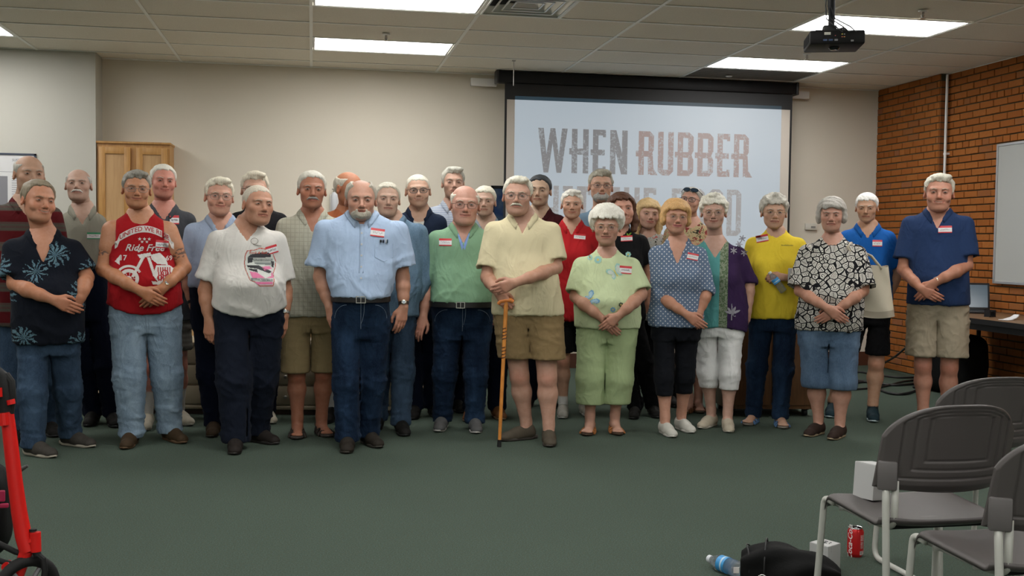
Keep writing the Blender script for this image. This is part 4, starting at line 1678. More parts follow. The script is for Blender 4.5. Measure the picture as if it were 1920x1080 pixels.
        c = t.mix(t.math('LESS_THAN', n2, .38), c, (.45, .12, .10))
    elif kind == 'twotone':   # teal left, purple right, patterned band between
        x, y, z = t.xyz()
        zz = t.noise(50, 3, .7, None, 1.0)
        band = t.mix(t.math('GREATER_THAN', zz, .5), (.10, .15, .08), (.24, .28, .20))
        a = t.math('GREATER_THAN', x, kw['x0'])
        b = t.math('GREATER_THAN', x, kw['x1'])
        c = t.mix(b, t.mix(a, (.10, .32, .31), band), (.040, .020, .065))
    wr = t.noise(7.5, 2, .5, t.mapv((1.25, .8, .62), rot=(0, .5, 0)), 1.1)
    rd = t.math('POWER', t.math('SUBTRACT', 1.0, t.math('MULTIPLY', t.math('ABSOLUTE', t.math('SUBTRACT', wr, .5)), 4.5), clamp=True), 1.6)
    t.bump(t.math('ADD', t.math('MULTIPLY_ADD', t.noise(22, 3, .6), 2.0, h), t.math('MULTIPLY', rd, 2.6)), kw.get('b', .34), .005)
    t.b.inputs['Sheen Weight'].default_value = .02
    _MC[name] = t.done(c, rough, spec=.08)
    return _MC[name]


# ------------------------------------------------------------------ head
def rotm(yaw, pitch, roll):
    return np.array(Matrix.Rotation(yaw, 3, 'Z') @ Matrix.Rotation(pitch, 3, 'X') @ Matrix.Rotation(roll, 3, 'Y'))


def build_head(sp, hh):
    """head in its own space: face toward -y, eyes at z = 0, chin -0.115, crown +0.115 (scaled by hh/0.23)"""
    g = sp.get
    wd, jw, age, nose = g('wd', 1.0), g('jaw', 1.0), g('age', 1.0), g('nose', 1.0)
    smile = g('smile', .4)
    fem = g('fem', False)
    F = Field((-.105, -.135, -.24), (.105, .135, .135), g('hres', .0045 if g('lod', 0) == 0 else .0057))
    F.ell((0, .014, .030), (.0745 * wd, .094, .083), .01)
    F.ell((0, -.028, -.018), (.0635 * wd, .063, .080), .03)
    F.ell((0, -.026, -.066), (.051 * wd * jw, .056, .043), .035)
    F.cone((.028 * jw * wd, .006, -.058), (.014 * jw, -.055, -.094), .024, .017, .035)
    F.cone((-.028 * jw * wd, .006, -.058), (-.014 * jw, -.055, -.094), .024, .017, .035)
    F.ell((0, -.073, -.097), (.021 * jw, .017, .018), .02)
    for s in (-1, 1):
        F.ell((s * .041 * wd, -.057, -.026), (.023, .022, .022), .02)
        F.cone((s * .010, -.0875, .021), (s * .043 * wd, -.071, .020), .0105 if not fem else .008, .009, .015)
        F.ell((s * .031, -.093, .001), (.0165, .0175, .0125), .012, 's')
        F.ell((s * .031, -.0755, .000), (.0155, .013, .0115), .004)
        F.ell((s * .030, -.0985, -.017), (.012, .006, .003), .006, 's')
        # ear
        F.ell((s * .077 * wd, .012, -.008), (.0095, .019, .032), .008, rot=rotm(-s * .35, 0, s * .12))
        F.ell((s * .086 * wd, .004, -.006), (.0055, .010, .017), .005, 's')
        if smile > .5:
            F.ell((s * .040, -.068, -.040), (.017, .014, .016), .014)
    if g('jowl', 0):
        F.ell((0, -.030, -.100), (.044 * jw, .044, .020), .03)
    F.cone((0, -.086, .012), (0, -.1085 * 1, -.030), .0068, .0100 * nose, .014)
    F.ell((0, -.107, -.035), (.0112 * nose, .0108, .0095), .008)
    for s in (-1, 1):
        F.ell((s * .0125 * nose, -.096, -.039), (.0085, .0095, .0075), .007)
        F.ell((s * .007, -.104, -.0465), (.0035, .005, .003), .003, 's')
    # mouth
    F.ell((0, -.078, -.062), (.031, .020, .021), .015)
    zc = -.064
    up = .009 * smile
    for a, b in (((-.028, -.083, zc + up), (-.009, -.0955, zc + .001)), ((-.009, -.0955, zc + .001), (.009, -.0955, zc + .001)), ((.009, -.0955, zc + .001), (.028, -.083, zc + up))):
        F.cone((a[0], a[1], a[2] + .0045), (b[0], b[1], b[2] + .0045), .0035, .0048, .004)
        F.cone((a[0] * .9, a[1], a[2] - .0055), (b[0] * .9, b[1], b[2] - .0055), .0035, .0058, .004)
        F.cone((a[0], a[1] - .006, a[2]), (b[0], b[1] - .006, b[2]), .0026 + .0028 * g('open', 0), .0030 + .0045 * g('open', 0), .003, 's')
    for s in (-1, 1):
        P_l = [(.0175, -.034), (.0255, -.048), (.0335, -.066 + .5 * up)]
        for (x1, z1), (x2, z2) in zip(P_l, P_l[1:]):
            F.cone((s * x1, surf(F, s * x1, z1) - .0015, z1), (s * x2, surf(F, s * x2, z2) - .0015, z2), .0030 * age, .0034 * age, .006, 's')
        if smile > .3:
            F.ell((s * .043, -.066, -.038), (.016, .013, .017), .016)
    return F, zc, up


def head_colors(V, sp, zc, up, hh):
    g = sp.get
    base = np.array(g('skin', (.56, .30, .19))) * SKG
    age = g('age', 1.0)
    C = np.tile(base, (len(V), 1))
    x, y, z = V[:, 0], V[:, 1], V[:, 2]
    face = y < -.02
    def blend(m, col, a=1.0):
        m = np.clip(m, 0, 1)[:, None] * a
        C[:] = C * (1 - m) + np.array(col) * m
    ruddy = base * np.array([1.04, .74, .66])
    for s in (-1, 1):
        blend(np.exp(-(((x - s * .042) / .020) ** 2 + ((z + .028) / .018) ** 2)) * face, ruddy, .32 * g('ruddy', 1))
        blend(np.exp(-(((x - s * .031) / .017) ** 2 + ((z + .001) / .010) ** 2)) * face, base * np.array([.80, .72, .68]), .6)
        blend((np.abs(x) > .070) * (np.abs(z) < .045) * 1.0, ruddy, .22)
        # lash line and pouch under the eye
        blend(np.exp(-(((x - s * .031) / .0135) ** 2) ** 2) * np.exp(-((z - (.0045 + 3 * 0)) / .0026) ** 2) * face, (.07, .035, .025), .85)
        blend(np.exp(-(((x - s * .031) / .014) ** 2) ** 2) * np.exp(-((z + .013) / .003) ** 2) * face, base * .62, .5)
    blend(np.exp(-((x / .013) ** 2 + ((z + .034) / .013) ** 2)) * (y < -.09), ruddy, .4 * g('ruddy', 1))
    for s in (-1, 1):
        blend(np.exp(-(((x - s * .0075) / .0035) ** 2 + ((z + .047) / .003) ** 2)) * (y < -.085), (.10, .03, .02), .7)
    zz = zc + up * np.minimum(1, (np.abs(x) / .028) ** 2)
    lip = np.array(g('lip', tuple(base * np.array([.84, .54, .52]))))
    ml = (np.abs(x) < .028) & (y < -.065)
    blend(ml * np.exp(-(np.maximum(np.abs(z - zz + .001) - .005, 0) / .003) ** 2), lip, .8)
    blend((np.abs(x) < .029) * (y < -.06) * np.exp(-((z - zz) / (.0029 + .003 * g('open', 0))) ** 2), (.10, .025, .02), .95)
    for s in (-1, 1):
        for f_ in np.linspace(0, 1, 9):
            xx, z2 = .0180 + .0165 * f_, -.036 - .034 * f_
            blend(np.exp(-(((x - s * xx) / .0032) ** 2 + ((z - z2) / .0036) ** 2)) * face, base * np.array([.62, .46, .42]), .28 * age)  # fold shade painted into the skin colour beside nose and mouth
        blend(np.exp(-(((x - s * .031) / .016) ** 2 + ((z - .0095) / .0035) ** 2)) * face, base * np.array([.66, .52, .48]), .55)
    blend(np.exp(-((z + .125) / .022) ** 2) * (y < .02), base * .82, .35)  # shade under the chin painted into the skin colour
    if g('teeth'):
        blend((np.abs(x) < .019) * (y < -.07) * np.exp(-((z - zz - .0008) / .0024) ** 2), (.40, .35, .28), .8)
    return C


def surf(F, x, z, y0=-.13):
    i = int(round((x - F.lo[0]) / F.h))
    k = int(round((z - F.lo[2]) / F.h))
    col = F.F[i, :, k]
    j = np.nonzero(col < 0)[0]
    if len(j) == 0:
        return -.08
    j = j[0]
    if j == 0:
        return float(F.ax[1][0])
    t = col[j - 1] / (col[j - 1] - col[j])
    return float(F.ax[1][j - 1] + t * F.h)


def build_hair(sp, F):
    """returns list of (name, V, Q, material)"""
    g = sp.get
    st = g('hair', 'short')
    col = g('hcol', (.55, .53, .48))
    wd = g('wd', 1.0)
    out = []
    fem_ = g('fem', False)
    H = Field((-.15, -.14, -.24), (.15, .165, .18), .0054 if g('lod', 0) == 0 else .0062)
    if st != 'none':
        ty = {'short': (.011, .009), 'bald': (.004, .0045), 'thin': (.005, .0045), 'full': (.015, .009), 'bouffant': (.040, .034), 'curly': (.024, .020), 'bob': (.024, .022), 'long': (.020, .018), 'buzz': (.004, .004), 'longdark': (.018, .02)}[st]
        top, side = ty
        H.ell((0, .016, .030 + top * .45), (.0755 * wd + side, .096 + side * .8, .084 + top * .6), .0)
        hl = g('hl', 0.0)      # raise of the front hairline
        fy = np.array([-.16, -.085, -.066, -.045, -.028, -.008, .004, .018, .035, .07, .13])
        fz = np.array([.074, .074, .066, .050, .020, -.012, -.014, .030, -.030, -.052, -.062])
        if st == 'bald':
            fz = np.array([.074, .074, .056, .030, .006, -.014, -.014, .030, -.030, -.052, -.062])
        if st in ('bob',):
            fz = np.array([.046, .046, .044, .034, .010, -.040, -.052, -.058, -.060, -.072, -.08])
        if st == 'bouffant':
            fz = np.array([.056, .056, .052, .040, .016, -.020, -.030, -.034, -.040, -.052, -.06])
        if st == 'curly':
            fz = np.array([.060, .058, .054, .040, .018, -.010, -.016, .0, -.030, -.052, -.06])
        if st in ('long', 'longdark'):
            fz = np.array([.050, .048, .046, .036, .006, -.060, -.085, -.10, -.11, -.12, -.12]) if st == 'long' else np.array([.070, .068, .062, .048, .015, -.05, -.09, -.10, -.12, -.14, -.14])
        fz = fz + hl * np.clip((-fy + .0) / .06, 0, 1)
        if g('ears', True) and st not in ('bob', 'long', 'longdark', 'bouffant'):
            pass
        def mask(X, Y, Z):
            f = np.interp(Y, fy, fz).astype(f32)
            rec = f32(g('rec', 0.020 if not fem_ else .004)) * np.clip((-Y - .02) / .05, 0, 1) * (np.clip(np.abs(X) / .05, 0, 1.3) ** 2)
            nz = .005 * np.sin(X * 150 + g('seed', 1)) + .004 * np.sin(X * 310 + 2 * g('seed', 1)) + .003 * np.sin(X * 620)
            return (f + rec + nz - Z) * f32(.75)
        H.clip(mask, .006)
        if st == 'bald' or g('crown', 0):
            cr = g('crown', .066)
            H.ell((0, -.020, .122), (cr * wd, .115, .066), .004, 's')
            if st == 'bald':
                H.clip(lambda X, Y, Z: Z - .060 - .35 * np.clip(Y, 0, .1), .012)
        if st == 'long':
            for s in (-1, 1):
                H.cone((s * .078, .0, .03), (s * .086, .008, -.10), .022, .030, .02)
                H.cone((s * .086, .008, -.10), (s * .078, -.01, -.175), .030, .016, .02)
            H.cone((0, .08, 0), (0, .09, -.15), .06, .05, .03)
            H.ell((.0, -.062, .066), (.058, .036, .026), .012)
        if st == 'longdark':
            for s in (-1, 1):
                H.cone((s * .072, .012, .05), (s * .082, .02, -.09), .020, .028, .02)
                H.cone((s * .082, .02, -.09), (s * .070, .0, -.15), .028, .020, .02)
            H.cone((0, .08, 0), (0, .09, -.13), .06, .05, .03)
        if st == 'bob':
            for s in (-1, 1):
                H.ell((s * .080, .01, -.018), (.024, .038, .048), .02)
            H.ell((.0, -.060, .066), (.062, .040, .030), .012)
        if st == 'curly':
            r2 = random.Random(g('seed', 1))
            for k in range(26):
                a, b = r2.uniform(0, 6.28), r2.uniform(.1, 1.35)
                H.ell((.078 * math.cos(a) * math.cos(b), .012 + .095 * math.sin(a) * math.cos(b) if math.sin(a) > -.75 else -.055, .05 + .078 * math.sin(b)), (.022, .022, .020), .008)
        if st == 'full':
            H.ell((.012, -.050, .098), (.055, .036, .024), .012)
        # remove hair inside the face
        H.ell((0, -.095, -.030), (.064, .075, .085), .008, 's')
        if not g('noear') and st in ('short', 'bald', 'thin', 'full', 'buzz', 'curly'):
            for s in (-1, 1):
                H.ell((s * .092, .006, -.012), (.022, .015, .024), .004, 's')
        V, Q = H.mesh()
        if len(V) > 50:
            N = normals(V, Q)
            w1 = Wave(3 + g('seed', 1), .020, 8, (1.3, .8, .45))
            w2 = Wave(9 + g('seed', 1), .05, 6)
            amp = {'curly': (.0045, .007), 'bouffant': (.0035, .006), 'full': (.0032, .0055), 'buzz': (.0008, .001), 'bob': (.003, .005), 'long': (.003, .005), 'longdark': (.003, .005)}.get(st, (.0022, .0030))
            V = V + N * (w1(V) * amp[0] + w2(V) * amp[1])[:, None]
            out.append(('hair', V, Q, hair_mat(col)))
    # brows
    bc = g('brow', tuple(x * .50 + y * .28 for x, y in zip(col, g('skin', (.56, .30, .19)))))
    B = Field((-.06, -.125, -.13), (.06, -.03, .05), .0036)
    for s in (-1, 1):
        for a, b in (((.014, .0185), (.030, .0235)), ((.030, .0235), (.046, .0165))):
            B.cone((s * a[0], surf(F, s * a[0], a[1]) + .0016, a[1]), (s * b[0], surf(F, s * b[0], b[1]) + .0012, b[1]), .0042, .0034, .002)
    V, Q = B.mesh()
    out.append(('eyebrows', V, Q, hair_mat(bc)))
    fc = g('face')
    if fc:
        col_f = g('fcol', col)
        B = Field((-.085, -.135, -.15), (.085, .06, .03), .0044)
        if 'm' in fc:
            for s in (-1, 1):
                B.cone((0, surf(F, 0, -.052) + .001, -.0530), (s * .018, surf(F, s * .018, -.054) + .001, -.0545), .0072, .0070, .004)
                B.cone((s * .018, surf(F, s * .018, -.054) + .001, -.0545), (s * .034, surf(F, s * .034, -.064) + .001, -.066), .0066, .0042, .004)
        if 'b' in fc:
            B.ell((0, -.032, -.078), (.056 * wd * g('jaw', 1), .070, .046), .01)
            B.clip(lambda X, Y, Z: (Z + .048 + .35 * np.clip(-Y - .04, -.03, .06) - .4 * np.clip(-Y - .09, 0, .1)) * .8, .005)
            B.ell((0, -.115, -.056), (.026, .050, .015), .004, 's')
            B.clip(lambda X, Y, Z: (Y - .0) * .9, .005)
            for s in (-1, 1):
                B.cone((s * .025, surf(F, s * .025, -.058), -.058), (s * .028, surf(F, s * .028, -.085), -.085), .007, .008, .006)
            B.ell((0, -.088, -.090), (.022, .016, .018), .010)
        V, Q = B.mesh()
        if len(V):
            N = normals(V, Q)
            V = V + N * (Wave(5, .012, 8)(V) * .0016)[:, None]
            out.append(('beard' if 'b' in fc else 'moustache', V, Q, hair_mat(col_f)))
    return out


M_EYEW = simple('eye_white', (.34, .29, .25), .3)  # white darkened: the shade of lids and lashes is in the colour
M_IRIS = simple('eye_iris', (.035, .025, .02), .12)
M_LENS = NT('spectacle_lens')
M_LENS.b.inputs['Alpha'].default_value = .07
M_LENS = M_LENS.done((.35, .38, .42), .12)


def uv_ball(r, nu=14, nv=8):
    V, F = [], []
    for j in range(nv + 1):
        b = math.pi * (j / nv - .5)
        for i in range(nu):
            a = 2 * math.pi * i / nu
            V.append((r[0] * math.cos(b) * math.cos(a), r[1] * math.cos(b) * math.sin(a), r[2] * math.sin(b)))
    for j in range(nv):
        for i in range(nu):
            F.append((j * nu + i, j * nu + (i + 1) % nu, (j + 1) * nu + (i + 1) % nu, (j + 1) * nu + i))
    return V, F


# ------------------------------------------------------------------ hands
def hand(F, W, d, n, side, s=1.0, curl=.35, spread=1.0, grip=False):
    """W wrist, d toward the fingers, n palm side, side +1: thumb along cross(d, n)"""
    d = np.array(d, float)
    d /= np.linalg.norm(d)
    n = np.array(n, float)
    n -= d * (n @ d)
    n /= np.linalg.norm(n)
    l = np.cross(d, n) * side
    W = np.array(W, float)
    offs = (.029, .0095, -.010, -.028)
    kl = (.082, .086, .082, .074)
    segs = ((.040, .025, .020), (.045, .029, .021), (.041, .027, .021), (.032, .021, .018))
    ks = []
    for o, q in zip(offs, kl):
        K = W + (d * q + l * o) * s + n * (.002 * s)
        F.cone(W + l * o * .45 * s + d * .008 * s, K, .0165 * s, .0118 * s, .012)
        ks.append(K)
    for i in range(4):
        p = ks[i]
        ang = curl * .55
        lat = l * offs[i] * .22 * spread * 6 * .1
        r = (.0098, .0100, .0094, .0082)[i] * s
        for j, L_ in enumerate(segs[i]):
            v = d * math.cos(ang) + n * math.sin(ang) + lat
            v /= np.linalg.norm(v)
            q = p + v * L_ * s
            F.cone(p, q, r, r * .90, .0022)
            p = q
            r *= .90
            ang += curl * (1.0 if not grip else 1.25)
    t0 = W + (d * .020 + l * .020 + n * .006) * s
    t1 = W + (d * .050 + l * .046 + n * .016) * s
    t2 = t1 + (d * .032 + l * .006 + n * (.006 + .012 * curl)) * s
    t3 = t2 + (d * .024 - l * .006 + n * (.004 + .012 * curl)) * s
    F.cone(t0, t1, .0155 * s, .0125 * s, .010)
    F.cone(t1, t2, .0115 * s, .0103 * s, .003)
    F.cone(t2, t3, .0103 * s, .0085 * s, .002)
    return t3


# ------------------------------------------------------------------ shoes
def shoe_mesh(kind, s=1.0):
    """heel at +y, toe toward -y, origin under the ankle on the floor; returns [(name, V, Q, slot)]"""
    F = Field((-.062, -.215, -.012), (.062, .085, .135), .0055)
    o = []
    if kind in ('sandal', 'strap'):
        for (a, b, r0, r1) in (((0, .035, .056), (0, -.015, .056), .011, .010), ((.0, -.03, .045), (0, -.045, .045), .011, .009)):
            pass
        for yy, zz, w, h, tilt in ((.0, .062, .045, .050, .015), (-.062, .040, .052, .035, .0), (-.115, .032, .052, .026, -.004)):
            def ring(X, Y, Z, yy=yy, zz=zz, w=w, h=h, tilt=tilt):
                r = np.sqrt((X / w) ** 2 + ((Z - .012) / h) ** 2)
                sh = np.abs(r - 1) * min(w, h) - .0045
                return np.maximum(np.maximum(sh, np.abs(Y - yy - .3 * (Z - .03)) - .0125), .006 - Z) + 0 * X
            F.put(ring, (-.06, yy - .05, 0), (.06, yy + .05, .12), .003)
        F.cone((0, -.03, .058), (0, -.10, .044), .010, .008, .004)
        def heel(X, Y, Z):
            r = np.sqrt((X / .036) ** 2 + ((Y - .025) / .040) ** 2)
            return np.maximum(np.maximum(np.abs(r - 1) * .036 - .004, np.abs(Z - .055) - .010), -.01 - Y) + 0 * X
        F.put(heel, (-.05, -.02, .03), (.05, .075, .08), .003)
        V, Q = F.mesh()
        o.append(('upper', V, Q))
    else:
        F.cone((0, .030, .040), (0, -.075, .036), .037, .040, .02)
        F.cone((0, -.075, .034), (.004, -.150, .024), .040, .034, .03)
        F.ell((.003, -.150, .022), (.038, .046, .027), .02)
        F.cone((0, .015, .05), (0, -.045, .060), .034, .026, .03)
        if kind == 'boot':
            F.cone((0, .012, .05), (0, .010, .125), .040, .042, .02)
        elif kind != 'slip':
            F.cone((0, .012, .05), (0, .008, .088), .036, .037, .02)
            F.ell((0, -.055, .070), (.022, .045, .014), .012)
        else:
            F.cone((0, .018, .05), (0, .018, .068), .036, .037, .02)
            F.ell((0, -.01, .100), (.033, .034, .040), .006, 's')
        F.clip(lambda X, Y, Z: .014 - Z, .004)
        V, Q = F.mesh()
        o.append(('upper', V, Q))
    S = Field((-.066, -.215, -.01), (.066, .085, .045), .0055)
    def sole(X, Y, Z):
        u = np.clip((Y + .19) / .26, 0, 1)
        w = np.interp(Y, [-.205, -.19, -.15, -.10, -.03, .04, .072], [.004, .022, .040, .044, .033, .034, .012]).astype(f32)
        top = .020 + .010 * np.exp(-((Y - .03) / .05) ** 2)
        return np.maximum(np.maximum((np.abs(X) - w) * .8, Z - top), -Z + .001 + .010 * np.clip((-Y - .14) / .06, 0, 1) ** 2)
    S.put(sole, (-.06, -.21, 0), (.06, .08, .04), .0)
    V, Q = S.mesh()
    o.append(('sole', V, Q))
    return o


_shoe = {}


def shoes(kind, cu, cs, nm):
    k = (kind, nm)
    if k not in _shoe:
        a = shoe_mesh(kind)
        mu = simple('shoe_' + nm, cu, .7, spec=.15, bscale=150, bstr=.4, var=.12, vscale=30)
        ms = simple('sole_' + nm, cs, .7)
        _shoe[k] = (make_mesh('shoe', a[0][1], a[0][2], mu), make_mesh('sole', a[1][1], a[1][2], ms))
    return _shoe[k]
# ------------------------------------------------------------------ the person builder
def person(sp):
    g = sp.get
    ft = sp['ft']
    pts = [on_z(f[0], f[1], 0) for f in ft]
    P0 = sum(pts) / len(pts)
    t = math.atan2(P0[0], P0[1])
    vd = np.array([math.sin(t), math.cos(t), 0])
    vx = np.array([math.cos(t), -math.sin(t), 0])
    P0 = P0 + vd * .10
    P0[2] = 0

    def loc(u, v, yl=0.0):
        """pixel -> local x, z in the upright plane at local depth yl"""
        d = ray(u, v)
        k = ((P0 - CAM) @ vd + yl) / (d @ vd)
        q = CAM + d * k
        return np.array([(q - P0) @ vx, yl, q[2]])

    def tolocal(q):
        return np.array([(q - P0) @ vx, (q - P0) @ vd, q[2]])

    root = empty('person', tuple(P0), -t, sp['label'], 'person')
    lod = g('lod', 0)
    fem = g('fem', False)
    ks = .88 if fem else 1.0
    # --- head frame
    hx, htop, hchin = sp['hd'][:3]
    yaw, pit, rol = (list(sp['hd'][3:]) + [0, 0, 0])[:3]
    hy = g('hy', -.045)
    st = g('hair', 'short')
    hair_t = {'bouffant': .052, 'curly': .032, 'full': .024, 'bob': .030, 'long': .026, 'longdark': .022, 'short': .014, 'bald': .002, 'thin': .008, 'buzz': .005, 'none': 0}[st]
    a, b = loc(hx, htop, hy), loc(hx, hchin, hy)
    hs = (a[2] - b[2]) / (.230 + hair_t)
    hc = np.array([a[0], hy, b[2] + .115 * hs])
    RM = rotm(yaw, pit, rol)
    # --- torso rows
    sl_, sr_, sy_ = sp['sh']
    A, B = loc(sl_, sy_), loc(sr_, sy_)
    zs, aw, cs = A[2], (B[0] - A[0]) / 2, (A[0] + B[0]) / 2
    wl, wr, wy = sp['wa']
    A, B = loc(wl, wy), loc(wr, wy)
    zw, ww, cw = A[2], (B[0] - A[0]) / 2, (A[0] + B[0]) / 2
    hl_, hr_, hy_ = sp['hi']
    A, B = loc(hl_, hy_), loc(hr_, hy_)
    zh, wh, chx = A[2], (B[0] - A[0]) / 2, (A[0] + B[0]) / 2
    bel = g('belly', .125)
    bc = g('chest', .118 if not fem else .115)
    off = g('off', .012)
    ww -= off
    wh -= off
    aw -= off * .6
    zc = g('zc', zh - .10)
    K = [(zc - .05, chx, .0, wh * .93, .105), (zc + .02, chx, .0, wh * .98, .115), (zh, chx, -.25 * (bel - .12), wh, .118 + .3 * (bel - .12))]
    K += [(zw, cw, -.62 * (bel - .12), ww, bel)]
    zch = zs - .20
    if zw < zch - .10:
        zm = (zw + zch) / 2
        K += [(zm, (cw + cs) / 2, -.45 * (bel - .12) - (.012 if fem else 0), max(ww * .5 + aw * .40, 0), (bel + bc) / 2 + .006)]
    chest = g('chw', .80)
    K += [(zch, cs, -.02 if fem else -.008, aw * chest, bc + (.012 if fem else 0)), (zs - .09, cs, 0, aw * .80, bc - .008), (zs - .045, cs, .005, aw * .79, .094),
          (zs - .008, cs, .010, aw * .66, .080), (zs + .022, cs, .015, aw * .42, .066), (zs + .055, cs, .018, .062 * ks, .055)]
    K = sorted(K)
    Ka = np.array(K)

    def yfront(z):
        return float(np.interp(z, Ka[:, 0], Ka[:, 2] - Ka[:, 4]))
    def ysurf(x, z):
        r = [float(np.interp(z, Ka[:, 0], Ka[:, i])) for i in range(1, 5)]
        u = min(.985, abs((x - r[0]) / r[2]))
        return r[1] - r[3] * (1 - u ** 2.35) ** (1 / 2.35)
    # --- arms
    UR = g('ur', .052 * ks)
    FR = g('frd', .041 * ks)
    WR = g('wrr', .0275 * ks)
    arms = {}
    for s, k in ((-1, 'L'), (1, 'R')):
        S = np.array([cs + s * (aw - UR - .004), .008, zs - UR * 1.18])
        spec = g('arm' + k)
        if spec is None:
            E_ = S + np.array([s * .045, .035, -.29 * ks])
            W_ = E_ + np.array([-s * .01, -.05, -.255 * ks])
            T_ = W_ + np.array([0, -.01, -.1])
            mode = 'hang'
        else:
            e, w, tp, mode = spec
            ye = {'hang': .03, 'front': -.02, 'over': -.03, 'up': -.02, 'back': .10}[mode]
            E_ = loc(*e, ye)
            if mode in ('front', 'over'):
                E_ = loc(*e, 0)
                E_[1] = min(ysurf(E_[0], E_[2]) + .012, -.03)
                E_ = loc(*e, E_[1])
            if mode == 'hang':
                W_, T_ = loc(*w, -.02), loc(*tp, -.035)
            elif mode == 'back':
                W_, T_ = loc(*w, .16), loc(*tp, .19)
            else:
                zz = loc(*w)[2]
                yf = ysurf(loc(*w)[0], zz) - off - (.030 if mode == 'front' else .066) - g('fwd' + k, 0)
                W_, T_ = loc(*w, yf), loc(*tp, yf - .006)
        arms[k] = (S, E_, W_, T_, mode, s)
    sleeve = g('sleeve', 'short')
    sf = {'short': .72, 'elbow': .98, 'rolled': 1.25, 'long': 1.9, 'none': -1, 'mid': .85, 'cap': .5}[sleeve]
    sf = g('sf', sf)

    def along(arm, q):
        S, E_, W_ = arm[:3]
        return S + (E_ - S) * q if q <= 1 else E_ + (W_ - E_) * (q - 1)

    base = np.array(g('skin', (.56, .30, .19))) * SKG
    parts = []
    # head + neck
    F, zc_m, up = build_head(sp, hs)
    nb = np.array([cs, .018, zs + .045])
    nb2 = np.array([cs, .012, zs - .02])
    q = RM.T @ (nb - hc) / hs
    q2 = RM.T @ (nb2 - hc) / hs
    q[0] /= g('wx', 1.10)
    q2[0] /= g('wx', 1.10)
    nr = g('neck', .058 * ks)
    F.cone((0, .022, -.045), q, nr * .93, nr, .022)
    F.cone(q, q2, nr, nr * 1.15, .02)
    if not fem and not g('jowl'):
        F.ell((0, -.030, -.125), (.012, .012, .02), .02)
    V, Q = F.mesh()
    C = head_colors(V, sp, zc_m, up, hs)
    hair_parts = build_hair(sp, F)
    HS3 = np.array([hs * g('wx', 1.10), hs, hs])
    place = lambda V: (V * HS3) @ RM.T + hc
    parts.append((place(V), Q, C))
    # torso core (coarse, mostly under clothes)
    hh = g('th', .017)
    lo = [min(Ka[:, 1] - Ka[:, 3]) - .05, -.30, K[0][0] - .02]
    hi = [max(Ka[:, 1] + Ka[:, 3]) + .05, .20, zs + .09]
    if sleeve == 'none':
        hh, lo[0], hi[0] = .010, cs - aw - .04, cs + aw + .04
    T = Field(lo, hi, hh)
    T.loft(K, 0.0, 0, zbot=zc + .05)
    T.cone((cs, .008, zs - .015), (cs, .016, zs + .080), .086 * ks, .0575 * ks, .05)
    if fem:
        for s in (-1, 1):
            T.ell((cs + s * aw * .36, -.085, zs - .21), (.066, .055, .062), .04)
    for k in 'LR':
        S, E_ = arms[k][:2]
        T.cone(S, S + (E_ - S) * (.25 if sleeve != 'none' else .45), UR + .003, UR, .045)
    V, Q = T.mesh()
    parts.append((V, Q, np.tile(base, (len(V), 1))))
    # arms
    for k in 'LR':
        S, E_, W_, T_, mode, s = arms[k]
        if g('skiparm' + k):
            continue
        q0 = max(0.0, min(sf - .22, 1.0)) if sleeve != 'none' else .12
        st_ = along(arms[k], q0)
        hd = (T_ - W_)
        L_ = np.linalg.norm(hd) + 1e-9
        end = W_ + hd / L_ * .17
        P_ = np.array([st_, E_, W_, end])
        if q0 >= 1:
            P_ = np.array([st_, W_, end])
        m_ = .075
        D = Field(P_.min(0) - m_, P_.max(0) + m_, g('ah', .0056 if lod == 0 else .0085))
        if q0 < 1:
            D.cone(st_, E_, UR * (1 - .12 * q0), FR * 1.02, .02)
            M_ = E_ + (W_ - E_) * .33
            if mode in ('front', 'over'):
                M_[1] = min(M_[1], ysurf(M_[0], M_[2]) - off - FR * .55)
            D.cone(E_, M_, FR * 1.02, FR * 1.04, .02)
            M2 = E_ + (W_ - E_) * .66
            if mode in ('front', 'over'):
                M2[1] = min(M2[1], ysurf(M2[0], M2[2]) - off - FR * .62 - (.025 if mode == 'over' else 0) - g('fwd' + k, 0) * .7)
            D.cone(M_, M2, FR * 1.04, FR * .84, .02)
            D.cone(M2, W_, FR * .84, WR, .02, fy=1.1)
        else:
            D.cone(along(arms[k], max(1.0, q0)), W_, FR * .95, WR, .02, fy=1.12)
        nrm = g('palm' + k, (0, 1, .12))
        if mode == 'hang':
            nrm = g('palm' + k, (-s * .45, 1, 0))
        hand(D, W_, hd, nrm, -s, g('hs', 1.0 if not fem else .9), g('curl' + k, .30), grip=g('grip' + k, False))
        V, Q = D.mesh()
        C = np.tile(base, (len(V), 1))
        dist = np.linalg.norm(V - W_, axis=1)
        red = np.clip((.0 + ((V - W_) @ (hd / L_))) / .10, 0, 1)[:, None]
        C = C * np.array([.90, .84, .78]) * (1 - red * np.array([.02, .10, .08]))
        vein = Wave(17, .03, 5)(V)[:, None]
        C = C * (1 + .06 * vein)
        if g('tattoo'):
            on = ((np.linalg.norm(V - (S + (E_ - S) * (.52 if s < 0 else .6)), axis=1) < .062) & (Wave(4, .022, 6)(V) > .02))
            C[on] = C[on] * .25 + np.array([.01, .015, .02])
        parts.append((V, Q, C))
    # --- legs
    hem_kind = g('legs', 'long')
    feet = []
    for i, s in ((0, -1), (1, 1)):
        if i < len(ft):
            f = tolocal(pts[i])
            fyaw = ft[i][2] if len(ft[i]) > 2 else s * .25
        else:
            f = np.array([-feet[0][0][0] + 2 * chx, feet[0][0][1], 0])
            fyaw = s * .2
        back = np.array([-math.sin(fyaw), math.cos(fyaw), 0]) * .125
        ank = f + back
        ank[2] = .085
        feet.append((ank, fyaw))
    hipz = zc + .055
    LR_ = g('thigh', wh * .50)
    legs = []
